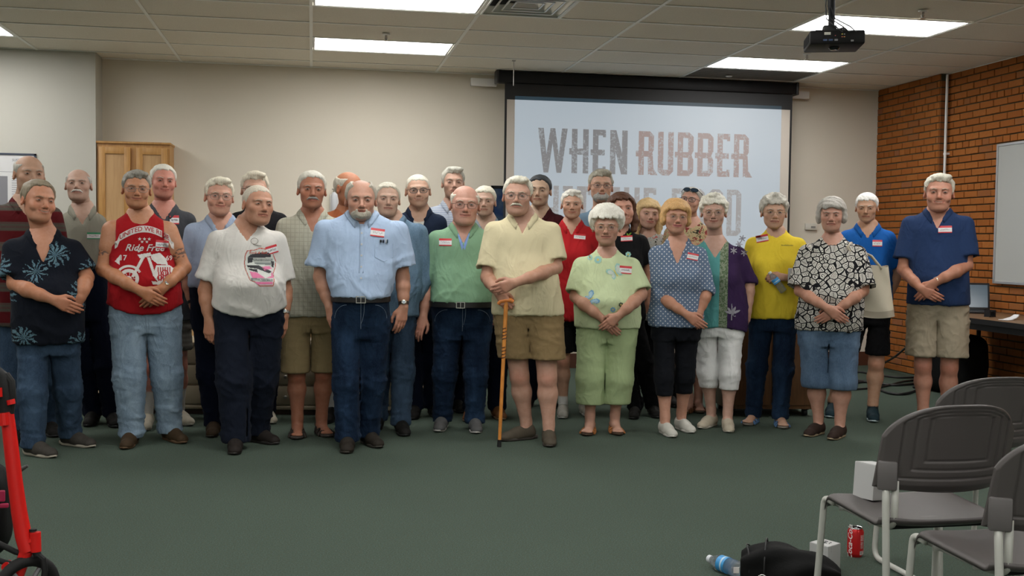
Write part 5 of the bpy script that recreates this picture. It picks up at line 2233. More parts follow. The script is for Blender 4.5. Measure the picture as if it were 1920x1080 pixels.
    for i, s in ((0, -1), (1, 1)):
        Hp = np.array([chx + s * wh * .47, .0, hipz])
        An = feet[i][0]
        Kn = Hp * .46 + An * .54 + np.array([s * .004, -.022, .0])
        kz = g('kneez')
        legs.append((Hp, Kn, An))
    bare = hem_kind in ('shorts', 'capri')
    hemz = None
    if bare:
        hemz = loc(chx, 0)[2]
        hemz = loc((ft[0][0] + ft[-1][0]) / 2, g('hemy'))[2]
    kr = g('knee', .056 * ks)
    if bare or g('ankles'):
        for i in (0, 1):
            Hp, Kn, An = legs[i]
            zt = (hemz + .10) if hemz else .3
            fy_ = feet[i][1]
            toe = An + np.array([math.sin(fy_), -math.cos(fy_), 0]) * .15
            lo = np.minimum(np.minimum(Kn, An), toe) - .085
            hi = np.maximum(np.maximum(Kn, An), toe) + .085
            lo[2], hi[2] = -.01, hipz + .03
            lo = np.minimum(lo, [Hp[0] - LR_, Hp[1] - LR_, lo[2]])
            hi = np.maximum(hi, [Hp[0] + LR_, Hp[1] + LR_, hi[2]])
            D = Field(lo, hi, .0120 if lod == 0 else .017)
            D.cone(Hp, Kn, LR_ * .80, kr * 1.02, .02)
            D.ell(Kn + np.array([0, -kr * .55, -.005]), (kr * .55, kr * .42, kr * .7), .03)
            C1 = Kn * .68 + An * .32 + np.array([0, .016, 0])
            D.cone(Kn, C1, kr * .95, kr * 1.0, .02)
            D.cone(C1, An + np.array([0, .008, .02]), kr * 1.0, .036 * ks, .03)
            D.cone(An + np.array([0, .008, .03]), An + np.array([0, .012, -.03]), .037 * ks, .036 * ks, .02)
            dv = np.array([math.sin(fy_), -math.cos(fy_), 0])
            lt = np.array([math.cos(fy_), math.sin(fy_), 0])
            D.cone(An + (0, 0, -.035), An + dv * .10 + (0, 0, -.055), .034, .024, .02)
            D.cone(An - dv * .02 + (0, 0, -.045), An + dv * .11 + lt * .012 + (0, 0, -.06), .026, .022, .02)
            if g('shoe', ('sneaker',))[0] in ('sandal', 'strap'):
                for j, o_ in enumerate((-.030, -.014, .0, .014, .028)):
                    p_ = An + dv * .11 + lt * o_ + (0, 0, -.058)
                    D.cone(p_, p_ + dv * (.052 - .010 * abs(j - (3 if s else 1)) * .6), .0115, .010, .004)
            V, Q = D.mesh()
            C = np.tile(base, (len(V), 1))
            kn = np.exp(-(np.linalg.norm((V - Kn - np.array([0, -.05, 0])) / .05, axis=1)) ** 2)[:, None]
            C = C * (1 - kn * np.array([.04, .22, .24])) * (1 + .05 * Wave(21, .05, 5)(V)[:, None])
            if g('socks'):
                C[V[:, 2] < g('socks')] = np.array(g('sockcol', (.6, .6, .58)))
            parts.append((V, Q, C))
    V, Q, C = join(parts)
    body = link('body', make_mesh('body', V, Q, M_SKIN, True, cols=C), root)

    # hair, brows, beard
    for nm, V, Q, m in hair_parts:
        link(nm, make_mesh(nm, place(V), Q, m), root)
    # eyes
    eh = g('eyeh', .0046) * .84
    ev, ef = uv_ball((.0120, .0085, eh))
    iv, if_ = uv_ball((.0058, .0022, .0058), 12, 6)
    gaze = g('gaze', 0.0)
    for s in (-1, 1):
        yy = surf(F, s * .031, .0)
        V = np.array(ev) + (s * .031, yy + .0050, .0)
        e = link('eye', make_mesh('eye', place(V), ef, M_EYEW), root)
        V = np.array(iv) * (1, 1, min(1, eh / .0052)) + (s * .031 + gaze, yy - .0022, .0003)
        link('iris', make_mesh('iris', place(V), if_, M_IRIS), e)
    # glasses
    gl = g('glasses')
    if gl:
        gm = simple('frame_' + gl[0], gl[1], .3, gl[2] if len(gl) > 2 else 0)
        m = MB()
        ln = MB()
        rw, rh = gl[3] if len(gl) > 3 else (.025, .018)
        dz = gl[4] if len(gl) > 4 else -.006
        yb = surf(F, 0, .006) - .004
        for s in (-1, 1):
            cx_ = s * (rw + .0075)
            P_ = []
            for k in range(22):
                a = 2 * math.pi * k / 22
                x, z = math.copysign(abs(math.cos(a)) ** .75, math.cos(a)) * rw, math.copysign(abs(math.sin(a)) ** .75, math.sin(a)) * rh
                P_.append((cx_ + x, yb + .010 * (abs(cx_ + x) / .06) ** 2 - .001, dz + z))
            m.tube(P_, gl[5] if len(gl) > 5 else .0013, 5, closed=True)
            ln.add(P_, [tuple(range(22))])
            xe = s * (2 * rw + .0075)
            m.tube([(xe, yb + .010, dz + rh * .5), (s * .0755 * g('wd', 1), yb + .026, dz + rh * .5 + .001), (s * .0775 * g('wd', 1), .004, .006), (s * .078 * g('wd', 1), .020, -.004)], .0016, 5)
        m.tube([(-.0085, yb, dz + rh * .35), (0, yb - .003, dz + rh * .5), (.0085, yb, dz + rh * .35)], .0015, 5)
        for mb_, nm, mt in ((m, 'glasses', gm), (ln, 'lens', M_LENS)):
            V = place(np.array(mb_.V))
            o = link(nm, make_mesh(nm, V, mb_.F, mt, nm == 'glasses'), root if nm == 'glasses' else o)

    # --- trousers
    pk = g('pants')
    if pk:
        pm = pk
        zt = g('ptop', zh + .10 if not g('tuck') else zw)
        r0, r1, r2 = g('lr', (LR_, .083 * ks, .066 * ks))
        zb = hemz if bare else g('hemz', .045)
        lo = [min(chx - wh, legs[0][2][0]) - .11, min(-.25, legs[0][2][1] - .12, legs[1][2][1] - .12), zb - .02]
        hi = [max(chx + wh, legs[1][2][0]) + .11, max(.20, legs[0][2][1] + .12, legs[1][2][1] + .12), zt + .03]
        T = Field(lo, hi, .0120 if lod == 0 else .0165)
        T.loft([r for r in K], .006, 0, ztop=zt)
        for i, s in ((0, -1), (1, 1)):
            Hp, Kn, An = legs[i]
            k_ = .03
            G = Field(lo, hi, T.h)
            if hem_kind == 'shorts':
                Kx = Kn + (Kn - Hp) * .1 + np.array([s * .008, 0, 0])
                G.cone(Hp, Kx, r0, r1 * 1.18, k_, fy=.95)
            else:
                G.cone(Hp, Kn, r0, r1, k_, fy=.97)
                G.cone(Kn, An + np.array([0, .004, 0]), r1, r2, .03)
                G.cone(An, An * [1, 1, 0], r2, r2, .02)
            # keep the two legs apart below the crotch
            T.F = smin(T.F, G.F, .022)
        def slot(X, Y, Z):
            xc_ = chx + (zc - Z) * ((legs[0][2][0] + legs[1][2][0]) / 2 - chx) / max(zc, .1)
            return np.maximum(np.abs(X - xc_) - .002, Z - zc + .015) + 0 * Y
        if g('slot', True):
            T.put(slot, (-.3, -.3, 0), (.3, .3, zc + .02), .012, 's')
        T.clip(lambda X, Y, Z: f32(zb) - Z, .003)
        T.clip(lambda X, Y, Z: Z - f32(zt), .003)
        V, Q = T.mesh()
        N = normals(V, Q)
        fa = g('pfold', .006) * 1.35
        w1 = Wave(31 + g('seed', 1), .13, 7, (.75, .6, 1.5)).ridge(V)
        w2 = Wave(37 + g('seed', 1), .055, 7, (.6, .6, 1.6)).ridge(V)
        kz_ = legs[0][1][2]
        am = .35 + .9 * np.exp(-((V[:, 2] - kz_) / .12) ** 2) + 1.1 * np.exp(-((V[:, 2] - .12) / .10) ** 2) + .7 * np.exp(-((V[:, 2] - zc) / .08) ** 2)
        if bare:
            am = .6 + .5 * np.exp(-((V[:, 2] - zc) / .10) ** 2)
        V = V + N * ((w1 * fa * 1.3 + w2 * fa * .6) * am)[:, None]
        tr = link('trousers' if hem_kind == 'long' else hem_kind.rstrip('s') + '_trousers' if hem_kind == 'capri' else 'shorts', make_mesh('trousers', V, Q, pm), root)
    # --- shirt
    sm = sp['shirt']
    hem = g('hem')
    zhem = loc((hl_ + hr_) / 2, hem)[2] if hem else zw
    if g('tuck'):
        zhem = zw - .012
    E1 = {k: along(arms[k], max(sf, .02)) for k in 'LR'}
    allp = [E1['L'], E1['R'], arms['L'][0], arms['R'][0]] + ([arms['L'][1], arms['R'][1]] if sf > 1 else [])
    lo = [min([p[0] for p in allp] + [cw - ww, chx - wh]) - .10, min([p[1] for p in allp] + [min(Ka[:, 2] - Ka[:, 4])]) - .09, zhem - .05]
    hi = [max([p[0] for p in allp] + [cw + ww, chx + wh]) + .10, max([p[1] for p in allp] + [.13]) + .09, zs + .10]
    lo[2] = min(lo[2], min(p[2] for p in allp) - .10)
    T = Field(lo, hi, .0098 if lod == 0 else .0130)
    if g('tuck'):
        KS = K
    else:
        KS = [(r[0], r[1], r[2], r[3] + .012 * min(1, max(0, (zw + .12 - r[0]) / .2)), r[4] + .014 * min(1, max(0, (zw + .12 - r[0]) / .2))) for r in K]
    T.loft(KS, off, 0)
    if fem:
        for s in (-1, 1):
            T.ell((cs + s * aw * .36, -.088, zs - .215), (.070, .060, .066), .06)
    T.clip(lambda X, Y, Z: f32(zhem) - Z + g('hemcurve', 0.0) * np.abs((X - chx) / max(wh, .1)) ** 2, .004)
    if sf > 0:
        flare = g('flare', .020)
        D = Field(lo, hi, T.h)
        for k in 'LR':
            S, E_, W_ = arms[k][:3]
            k1 = .035
            if sf <= 1:
                D.cone(S, E1[k], UR + .012, UR + flare, k1)
                d_ = (E1[k] - S) / np.linalg.norm(E1[k] - S)
            else:
                D.cone(S, E_, UR + .013, FR + .020, k1)
                D.cone(E_, E1[k], FR + .018, (FR + .014) if sf < 1.5 else WR + .014, .02)
                d_ = (E1[k] - E_) / np.linalg.norm(E1[k] - E_)
            e1 = E1[k]
            rad = UR + flare + .04
            def cut(X, Y, Z, e1=e1, d_=d_, rad=rad):
                q = (X - f32(e1[0])) * f32(d_[0]) + (Y - f32(e1[1])) * f32(d_[1]) + (Z - f32(e1[2])) * f32(d_[2])
                r = np.sqrt((X - f32(e1[0])) ** 2 + (Y - f32(e1[1])) ** 2 + (Z - f32(e1[2])) ** 2) - f32(rad)
                return np.maximum(-q, r)
            D.put(cut, e1 - rad, e1 + rad, .002, 's')
            # open cuff: hollow a little way in
            rin = (UR + min(flare - .016, .006)) if sf <= 1 else (FR + .006 if sf < 1.5 else WR + .006)
            D.cone(e1 - d_ * .03, e1 + d_ * .05, rin - .003, rin, .002, 's')
        T.F = smin(T.F, D.F, .03)
    else:
        # armholes: trim the shirt at the shoulder line
        for k, s in (('L', -1), ('R', 1)):
            xx = cs + s * (aw - UR * 1.55)
            T.clip(lambda X, Y, Z, s=s, xx=xx: np.where(Z > f32(zs - .24), s * (X - f32(xx)) - np.maximum(0, (f32(zs - .14) - Z)) * .9, f32(-1)), .004)
    # neckline
    nk = g('neckline', 'crew')
    zn = zs + .045
    depth = {'crew': .028, 'polo': .020, 'v': .02, 'scoop': .06, 'shirt': .015}[nk]
    T.ell((cs, -.015, zn + .02), (.071 * ks, .085 * ks, .045 + depth), .006, 's')
    vd_ = g('vd', {'polo': .085, 'v': .13, 'shirt': .07}.get(nk, 0))
    if vd_:
        zv = zs + .02 - vd_
        def wedge(X, Y, Z):
            return np.maximum(np.abs(X - f32(cs)) - f32(g('vw', .42)) * (Z - f32(zv)), Y - .0) * f32(.8) + 0 * X
        T.put(wedge, (cs - .12, -.25, zv - .02), (cs + .12, .0, zs + .09), .004, 's')
    V, Q = T.mesh()
    N = normals(V, Q)
    fa = g('fold', .0055) * 1.75
    dn = np.clip((zs - .06 - V[:, 2]) / .25, .12, 1)
    w1 = Wave(41 + g('seed', 1), .19, 7, (1.0, .7, .62)).ridge(V)
    w2 = Wave(43 + g('seed', 1), .075, 7, (1.1, .7, .55)).ridge(V)
    V = V + N * ((w1 * fa * 1.4 + w2 * fa * .55) * dn)[:, None]
    shirt = link(g('shirt_name', 'shirt'), make_mesh('shirt', V, Q, sm), root)
    bvh = BVHTree.FromPolygons(V.tolist(), Q.tolist())

    def proj(x, z, o=.002):
        h = bvh.ray_cast(Vector((x, -.8, z)), Vector((0, 1, 0)))
        if h[0] is None:
            h = bvh.find_nearest(Vector((x, -.25, z)))
        return (x, h[0].y - o, z)

    if g('vneck_white'):
        U = Field(lo, [hi[0], hi[1], zs + .07], .009)
        U.loft(K, .004, 0)
        U.ell((cs, -.03, zs + .075), (.066, .09, .055), .006, 's')
        U.clip(lambda X, Y, Z: f32(zw) - Z, .003)
        Vu, Qu = U.mesh()
        link('undershirt', make_mesh('undershirt', Vu, Qu, cloth('white_cotton', (.64, .62, .58))), root)
    # collar
    if nk in ('polo', 'shirt'):
        cm = g('collar_mat', sm)
        n_ = 40
        gap = g('gap', .36)
        Vc = []
        rx, ry = .066 * ks, .070 * ks
        for i in range(n_ + 1):
            a = gap + (2 * math.pi - 2 * gap) * i / n_       # 0 at the front
            fr = max(0.0, math.cos(a))
            dx, dy = math.sin(a), -math.cos(a)
            zt = zs + .066 - .050 * fr ** 1.5 - (.030 * max(0, (fr - .75) / .25))
            drop = .034 + .022 * max(0, fr) ** 2.0
            x0_, y0_ = cs + rx * dx * (1 - .10 * fr), .008 + ry * dy
            p_in = (x0_, y0_, zt - .03)
            p_top = (x0_ + .004 * dx, y0_ + .006 * dy, zt)
            spread = .030 + .020 * fr
            pm_ = Vector((cs + (rx + spread * .55) * dx, .008 + (ry + spread * .55) * dy, zt - drop * .45))
            pb_ = Vector((cs + (rx + spread) * dx, .008 + (ry + spread) * dy, zt - drop))
            for P_, o_ in ((pm_, .0045), (pb_, .0030)):
                h = bvh.find_nearest(P_)
                if h[0] is not None and ((P_ - h[0]).dot(h[1]) < o_ or P_ is pb_):
                    q_ = h[0] + h[1] * o_
                    P_.x, P_.y, P_.z = q_
            Vc += [p_in, p_top, tuple(pm_), tuple(pb_)]
        Fc = []
        for i in range(n_):
            for j in range(3):
                a_ = i * 4 + j
                Fc.append((a_, a_ + 4, a_ + 5, a_ + 1))
        cme = make_mesh('collar', Vc, Fc, cm)
        cme.set_sharp_from_angle(angle=math.radians(40))
        co = link('collar', cme, root)
        md = co.modifiers.new('thick', 'SOLIDIFY')
        md.thickness = .0022
        md.offset = 0
    # buttons down the front
    if g('buttons'):
        bx = g('bx', cs)
        m = MB()
        zb0, zb1, nb_ = g('buttons')
        pl = MB()
        Vp = []
        for i in range(25):
            z = zb0 + .03 + (zb1 - zb0 - .03) * i / 24
            for x in (-.014, .014):
                Vp.append(proj(bx + x + (cw - cs) * (zs - z) / max(zs - zw, .1), z, .0022))
        pl.add(Vp, [(2 * i, 2 * i + 1, 2 * i + 3, 2 * i + 2) for i in range(24)])
        pk_ = pl.build('placket', sm, root, smooth=True)
        md = pk_.modifiers.new('t', 'SOLIDIFY')
        md.thickness = .002
        bm_ = simple('button_pale', g('bcol', (.6, .58, .52)), .3)
        for i in range(nb_):
            z = zb0 + (zb1 - zb0) * i / max(1, nb_ - 1)
            p = proj(bx + (cw - cs) * (zs - z) / max(zs - zw, .1), z, .005)
            MB().lathe([(.001, 0), (.0055, 0), (.0055, .0025), (.001, .003)], 10, Matrix.Translation(p) @ Matrix.Rotation(math.pi / 2, 4, 'X')).build('button', bm_, root, smooth='auto')
    # belt
    if g('belt'):
        m = MB()
        z0_ = zw - .018
        r = [np.interp(z0_, Ka[:, 0], Ka[:, i]) for i in range(1, 5)]
        n_ = 48
        Vb = []
        for j, (dz, o_) in enumerate(((-.018, .010), (-.018, .017), (.018, .017), (.018, .010))):
            for i in range(n_):
                a = 2 * math.pi * i / n_
                f_ = lambda w: math.copysign(abs(w) ** (2 / 2.35), w)
                Vb.append((r[0] + (r[2] + o_) * f_(math.cos(a)), r[1] + (r[3] + o_) * f_(math.sin(a)), z0_ + dz))
        Fb = [(j * n_ + i, j * n_ + (i + 1) % n_, ((j + 1) % 4) * n_ + (i + 1) % n_, ((j + 1) % 4) * n_ + i) for j in range(4) for i in range(n_)]
        m.add(Vb, Fb)
        be = m.build('belt', simple('belt_leather', (.010, .009, .009), .4), root, smooth='auto')
        yb = r[1] - r[3] - .021
        m = MB()
        bx_ = r[0] + g('buckle', 0)
        for s in (-1, 1):
            m.box((bx_ + s * .027, yb, z0_), (.005, .006, .042)).box((bx_, yb, z0_ + s * .019), (.054, .006, .005))
        m.box((bx_, yb, z0_), (.004, .005, .036))
        m.build('buckle', M_SIL, be)
    # jeans details: fly seam and pocket seams
    if g('jeans') and pk:
        pb = BVHTree.FromPolygons(tr.data.vertices and [v.co[:] for v in tr.data.vertices], [tuple(p.vertices) for p in tr.data.polygons])
        m = MB()
        def pj(x, z):
            h = pb.ray_cast(Vector((x, -.8, z)), Vector((0, 1, 0)))
            return None if h[0] is None else Vector((x, h[0].y - .001, z))
        zt_ = zw - .04 if g('tuck') else zhem - .01
        lines = [[(chx, zt_ - .16 * k / 8) for k in range(9)], [(chx + .02 - (.02 * (k / 8) ** 3), zt_ - .13 * k / 8) for k in range(9)]]
        for s in (-1, 1):
            lines.append([(chx + s * wh * (.50 + .42 * math.sin(k / 8 * 1.57)), zt_ - .012 - .085 * (1 - math.cos(k / 8 * 1.57))) for k in range(9)])
        for l_ in lines:
            q = [pj(*p) for p in l_]
            q = [p for p in q if p]
            if len(q) > 2:
                m.tube(q, .0013, 4)
        if m.V:
            m.build('seams', simple('seam_thread', g('seamcol', (.13, .12, .10)), .7), tr)
    # pocket flap
    # name tag
    ntag = g('tag')
    if ntag:
        u, v, w_, h_, tilt, colr = ntag
        c = loc(u, v, yfront(loc(u, v)[2]))
        nx, nz = 10, 7
        Vt, Ft, mi = [], [], []
        ct, st_ = math.cos(tilt), math.sin(tilt)
        def on(a, b, o=.004):
            return proj(c[0] + a * ct - b * st_, c[2] + a * st_ + b * ct, o)
        for j in range(nz + 1):
            for i in range(nx + 1):
                Vt.append(on((i / nx - .5) * w_, (j / nz - .5) * h_))
        for j in range(nz):
            for i in range(nx):
                a_ = j * (nx + 1) + i
                Ft.append((a_, a_ + 1, a_ + nx + 2, a_ + nx + 1))
                mi.append(1 if j == 0 or j >= nz - 2 else 0)
        if len(Vt):
            red = simple('tag_' + colr, (.52, .02, .03) if colr == 'red' else (.02, .25, .10), .5)
            me = make_mesh('name_tag', Vt, Ft, None, True, mats=[simple('tag_white', (.68, .68, .68), .5), red], fmat=mi)
            tg = link('name_tag', me, root)
            r2 = random.Random(g('seed', 1) * 7 + 3)
            m = MB()
            P_ = []
            for k in range(26):
                x = (-.36 + .72 * k / 25) * w_
                P_.append(Vector(on(x, (-.05 + r2.uniform(-.13, .16)) * h_, .0055)))
            m.tube(P_, .0007, 4)
            m.build('handwriting', simple('pen_ink', (.05, .05, .07), .6), tg)
    # shoes
    shk = g('shoe', ('sneaker', (.02, .02, .02), (.03, .03, .03), 'black'))
    if shk[0] != 'no':
        sh = shoes(*shk)
        sc = .92 if fem else 1.0
        for ank, fyw in feet:
            o = link('shoe', sh[0], root, (ank[0], ank[1], 0), fyw)
            o.scale = (sc, sc, sc)
            q = link('sole', sh[1], o)
    # watches
    for k in 'LR':
        w_ = g('watch' + k)
        if w_:
            S, E_, W_, T_, mode, s = arms[k]
            ax_ = Vector(W_ - E_).normalized()
            p = Vector(W_) - ax_ * .022
            Mx = Matrix.Translation(p) @ ax_.to_track_quat('Z', 'Y').to_matrix().to_4x4()
            r = WR + .004
            m = MB().lathe([(r - .002, -.009), (r + .0015, -.009), (r + .0015, .009), (r - .002, .009)], 24, Mx)
            o = m.build('wristwatch', simple('strap_' + w_[0], w_[1], .35, w_[2]), root, smooth='auto')
            if len(w_) > 3:
                fwd = Vector((0, -1, .25))
                fwd = (fwd - ax_ * fwd.dot(ax_)).normalized()
                M2 = Matrix.Translation(p + fwd * (r + .0)) @ fwd.to_track_quat('Z', 'Y').to_matrix().to_4x4()
                MB().lathe([(.001, 0), (w_[3], 0), (w_[3], .006), (w_[3] * .8, .008), (.001, .008)], 20, M2).build('watch_face', simple('watch_metal', (.6, .55, .42), .2, .9), o, smooth='auto')
                MB().lathe([(.001, .0085), (w_[3] * .72, .0085), (.001, .009)], 16, M2).build('dial', simple('dial', (.25, .3, .33), .2), o)
    info = dict(root=root, loc=loc, proj=proj, K=Ka, arms=arms, cs=cs, cw=cw, zs=zs, zw=zw, zh=zh, hc=hc, hs=hs, RM=RM, P0=P0, vd=vd, vx=vx, yfront=yfront, aw=aw, place=place, F=F,
                H=hc[2] + .115 * hs, tilt=t, shirt=shirt, feet=feet)
    if g('after'):
        g('after')(info)
    return info


def decal(I, polys, mat, o=.003, parent=None, name='print'):
    """flat shapes laid on the shirt; each a list of local x, z points"""
    m = MB()
    for P_ in polys:
        q = np.array(P_)
        ex = (q.max(0) - q.min(0)).max()
        if ex < .03:
            V = [I['proj'](x, z, o) for x, z in P_]
            m.add(V, [tuple(range(len(V)))])
            continue
        h = .0032
        xs_ = np.arange(q[:, 0].min(), q[:, 0].max(), h)
        zs_ = np.arange(q[:, 1].min(), q[:, 1].max(), h)
        X, Z = np.meshgrid(xs_ + h / 2, zs_ + h / 2)
        ins = np.zeros(X.shape, bool)
        n = len(q)
        for i in range(n):
            x1, z1 = q[i]
            x2, z2 = q[(i + 1) % n]
            if z1 == z2:
                continue
            ins ^= ((z1 > Z) != (z2 > Z)) & (X < (x2 - x1) * (Z - z1) / (z2 - z1) + x1)
        idx = {}
        V, F = [], []
        for j, i in zip(*np.nonzero(ins)):
            f = []
            for a, b in ((0, 0), (1, 0), (1, 1), (0, 1)):
                k = (i + a, j + b)
                if k not in idx:
                    idx[k] = len(V)
                    V.append(I['proj'](xs_[0] + (i + a) * h, zs_[0] + (j + b) * h, o))
                f.append(idx[k])
            F.append(tuple(f))
        if F:
            m.add(V, F)
    if not m.V:
        return None
    return link(name, make_mesh(name, m.V, m.F, mat, False), parent or I['shirt'])


def decal_grid(I, fn, nx, nz, mat, o=.003, name='print', parent=None):
    V = [I['proj'](*fn(i / nx, j / nz), o) for j in range(nz + 1) for i in range(nx + 1)]
    F = [(j * (nx + 1) + i, j * (nx + 1) + i + 1, (j + 1) * (nx + 1) + i + 1, (j + 1) * (nx + 1) + i) for j in range(nz) for i in range(nx)]
    return link(name, make_mesh(name, V, F, mat, False), parent or I['shirt'])
# ================================================================== THE PEOPLE, left to right
def A(r, g, b, k=.60):
    return tuple(min(.85, x / k) for x in s2l((r, g, b)))


WHITE_H, GREY_H, LGREY_H = (.70, .68, .60), (.30, .28, .24), (.50, .48, .42)
SK1, SK2, SK3 = (.55, .30, .19), (.60, .36, .25), (.46, .22, .125)      # medium, pale, tanned
BLK_SHOE = ('sneaker', (.012, .011, .010), (.015, .015, .015), 'black')
BRN_SHOE = ('sneaker', (.035, .022, .012), (.03, .022, .015), 'brown')
JEANS = cloth('denim_mid', (.024, .044, .078), 'denim', (.052, .088, .140))
JEANS_D = cloth('denim_dark', (.005, .012, .030), 'denim', (.020, .044, .090))
JEANS_L = cloth('denim_light', (.20, .28, .37), 'denim', (.29, .38, .46), b=.4)
NAVY = cloth('navy_twill', (.006, .009, .022))
BLACKC = cloth('black_cloth', (.006, .006, .007))
KHAKI = cloth('khaki_cotton', (.27, .205, .105), 'khaki')
NAVY_SLACK = cloth('navy_slacks', (.008, .011, .020))
PEOPLE = {}


def P_(key, **sp):
    PEOPLE[key] = person(sp)
    return PEOPLE[key]


METAL_FR = (.22, .20, .17)

# ---- third row and hidden ones first
P_('maroon', label='tall balding man at far left in maroon and grey banded shirt', hd=(55, 291, 362, .25, 0, .0), sh=(-22, 118, 385), wa=(-12, 108, 520), hi=(-12, 104, 600), hem=610,
   ft=[(25, 835, -.1), (100, 818, .2)], shirt=cloth('maroon_bands', (.085, .008, .010), 'bands', (.075, .068, .055), s=8.0), pants=JEANS, hair='bald', hcol=(.38, .36, .31), skin=(.52, .32, .21), crown=.060,
   rec=.02, sleeve='short', belly=.15, lod=1, seed=1, shoe=BLK_SHOE, smile=.1, neckline='polo')
P_('greypolo', label='bald man with white moustache in grey polo behind the palm-print shirt', hd=(147, 316, 377, -.1, -.12, 0), sh=(108, 200, 400), wa=(112, 205, 500), hi=(115, 208, 560), tuck=True,
   ft=[(168, 798, -.2), (215, 800, .1)], shirt=cloth('grey_pique', (.27, .26, .21)), pants=NAVY, hair='bald', hcol=(.42, .40, .36), skin=(.55, .36, .26), face='m', fcol=(.62, .60, .54), crown=.070, hl=.02,
   sleeve='short', lod=1, seed=2, shoe=BLK_SHOE, smile=-.1, neckline='polo', tag=(176, 442, .085, .045, 0, 'green'), belly=.14, vd=.10, jowl=1, gap=.42)
P_('charcoal', label='ruddy white-haired man in charcoal shirt behind the man in the red sleeveless shirt', hd=(306, 306, 370, .15, 0, .04), sh=(245, 368, 396), wa=(252, 362, 510), hi=(255, 362, 575), hem=600,
   ft=[(272, 806, -.1), (350, 797, .4)], shirt=cloth('charcoal_shirt', (.062, .066, .074)), pants=cloth('grey_stripe_short', (.12, .11, .095), 'stripes', (.16, .15, .13), s=30.0), legs='shorts', hemy=657, socks=.24, sockcol=(.52, .50, .46),
   hair='short', hcol=(.62, .60, .52), hl=.015, rec=.03, skin=(.62, .28, .20), ruddy=1.6, sleeve='short', lod=1, seed=3, shoe=('sneaker', (.42, .38, .30), (.36, .33, .27), 'cream'), smile=.6, jowl=1, jaw=1.1,
   neckline='polo', tag=(327, 412, .06, .06, 0, 'red'), belly=.15)
P_('fluffy', label='man with fluffy pale hair and glasses hidden behind the man in the white graphic T-shirt', hd=(478, 317, 388, .0, 0, 0), sh=(428, 541, 398), wa=(438, 532, 500), hi=(438, 530, 570), hem=590,
   ft=[(445, 795, -.1), (507, 793, .2)], shirt=cloth('black_shirt', (.012, .012, .014)), pants=NAVY, hair='full', hcol=(.58, .53, .42), skin=SK2, glasses=('dark', (.02, .02, .02)), sleeve='short', lod=1, seed=4,
   shoe=('sneaker', (.42, .38, .30), (.36, .33, .27), 'cream'), neckline='polo')
P_('orange', label='tanned man in rust-orange T-shirt, face turned away behind the bearded man', hd=(655, 321, 388, .75, -.05, .05), sh=(602, 705, 398), wa=(612, 698, 500), hi=(612, 698, 570), hem=590,
   ft=[(615, 792, -.2), (690, 793, .2)], shirt=cloth('rust_cotton', (.42, .13, .055)), pants=cloth('dark_short', (.02, .02, .022)), legs='shorts', hemy=650, socks=.22, hair='bald', hcol=(.50, .46, .38), crown=.062,
   skin=(.50, .22, .12), sleeve='short', lod=1, seed=5, shoe=BLK_SHOE)
P_('denimman', label='older man in faded denim shirt and jeans between the bearded man and the green shirt', hd=(727, 340, 404, .08, 0, .03), sh=(665, 802, 418), wa=(688, 790, 540), hi=(690, 782, 575), hem=592,
   ft=[(705, 806, -.1), (757, 816, .15)], shirt=cloth('denim_shirt', (.12, .20, .29), 'denim', (.20, .30, .41)), pants=JEANS, hair='short', hcol=(.52, .49, .40), hl=.022, rec=.03, skin=(.58, .38, .27), smile=-.2,
   sleeve='long', sf=1.75, armR=[(800, 515), (775, 572), (762, 590), 'hang'], armL=[(660, 500), (655, 560), (650, 600), 'hang'], lod=0, seed=6, shoe=BLK_SHOE, neckline='shirt', jowl=1, belly=.15, eyeh=.0034)
P_('navyjacket', label='smiling man with dark-rimmed glasses, navy shirt open over a white T-shirt', hd=(784, 326, 388, .05, 0, -.04), sh=(733, 838, 402), wa=(745, 828, 510), hi=(748, 826, 570), hem=600,
   ft=[(775, 785, -.1), (820, 783, .2)], shirt=cloth('navy_open_shirt', (.014, .022, .045)), pants=NAVY, hair='buzz', hcol=(.60, .57, .48), skin=(.60, .38, .26), smile=.9, teeth=1, glasses=('dark', (.015, .015, .018), 0, (.024, .015), -.004, .0022),
   sleeve='long', lod=1, seed=7, shoe=BLK_SHOE, neckline='polo', vd=.20, vw=.30, vneck_white=1)
P_('tall', label='tall grey-haired man in blue and white striped shirt standing in the back row', hd=(850, 309, 372, .10, -.05, .0), sh=(798, 902, 388), wa=(808, 893, 500), hi=(808, 893, 570), hem=590,
   ft=[(812, 774, -.1), (862, 773, .2)], shirt=cloth('fine_stripe_shirt', (.46, .50, .56), 'stripes', (.22, .27, .38), s=75.0, thr=.62), pants=NAVY, hair='full', hcol=(.44, .43, .37), skin=(.56, .35, .25), smile=.0,
   sleeve='short', lod=1, seed=8, shoe=BLK_SHOE, neckline='polo', jaw=.88, wd=.95)
P_('greyback', label='white-haired man in grey shirt looking over the shoulder of the green shirt', hd=(909, 347, 405, -.05, 0, .03), sh=(860, 962, 422), wa=(872, 952, 510), hi=(872, 952, 570), hem=590,
   ft=[(878, 789, -.2), (938, 786, .2)], shirt=cloth('grey_blue_shirt', (.22, .26, .29)), pants=NAVY, hair='short', hcol=(.62, .59, .48), skin=(.55, .36, .26), smile=-.2, sleeve='short', lod=1, seed=9,
   shoe=('sneaker', (.16, .07, .03), (.25, .17, .10), 'tan_leather'), neckline='polo', watchR=('blackband', (.01, .01, .01), 0), armR=[(958, 500), (925, 570), (918, 600), 'hang'])
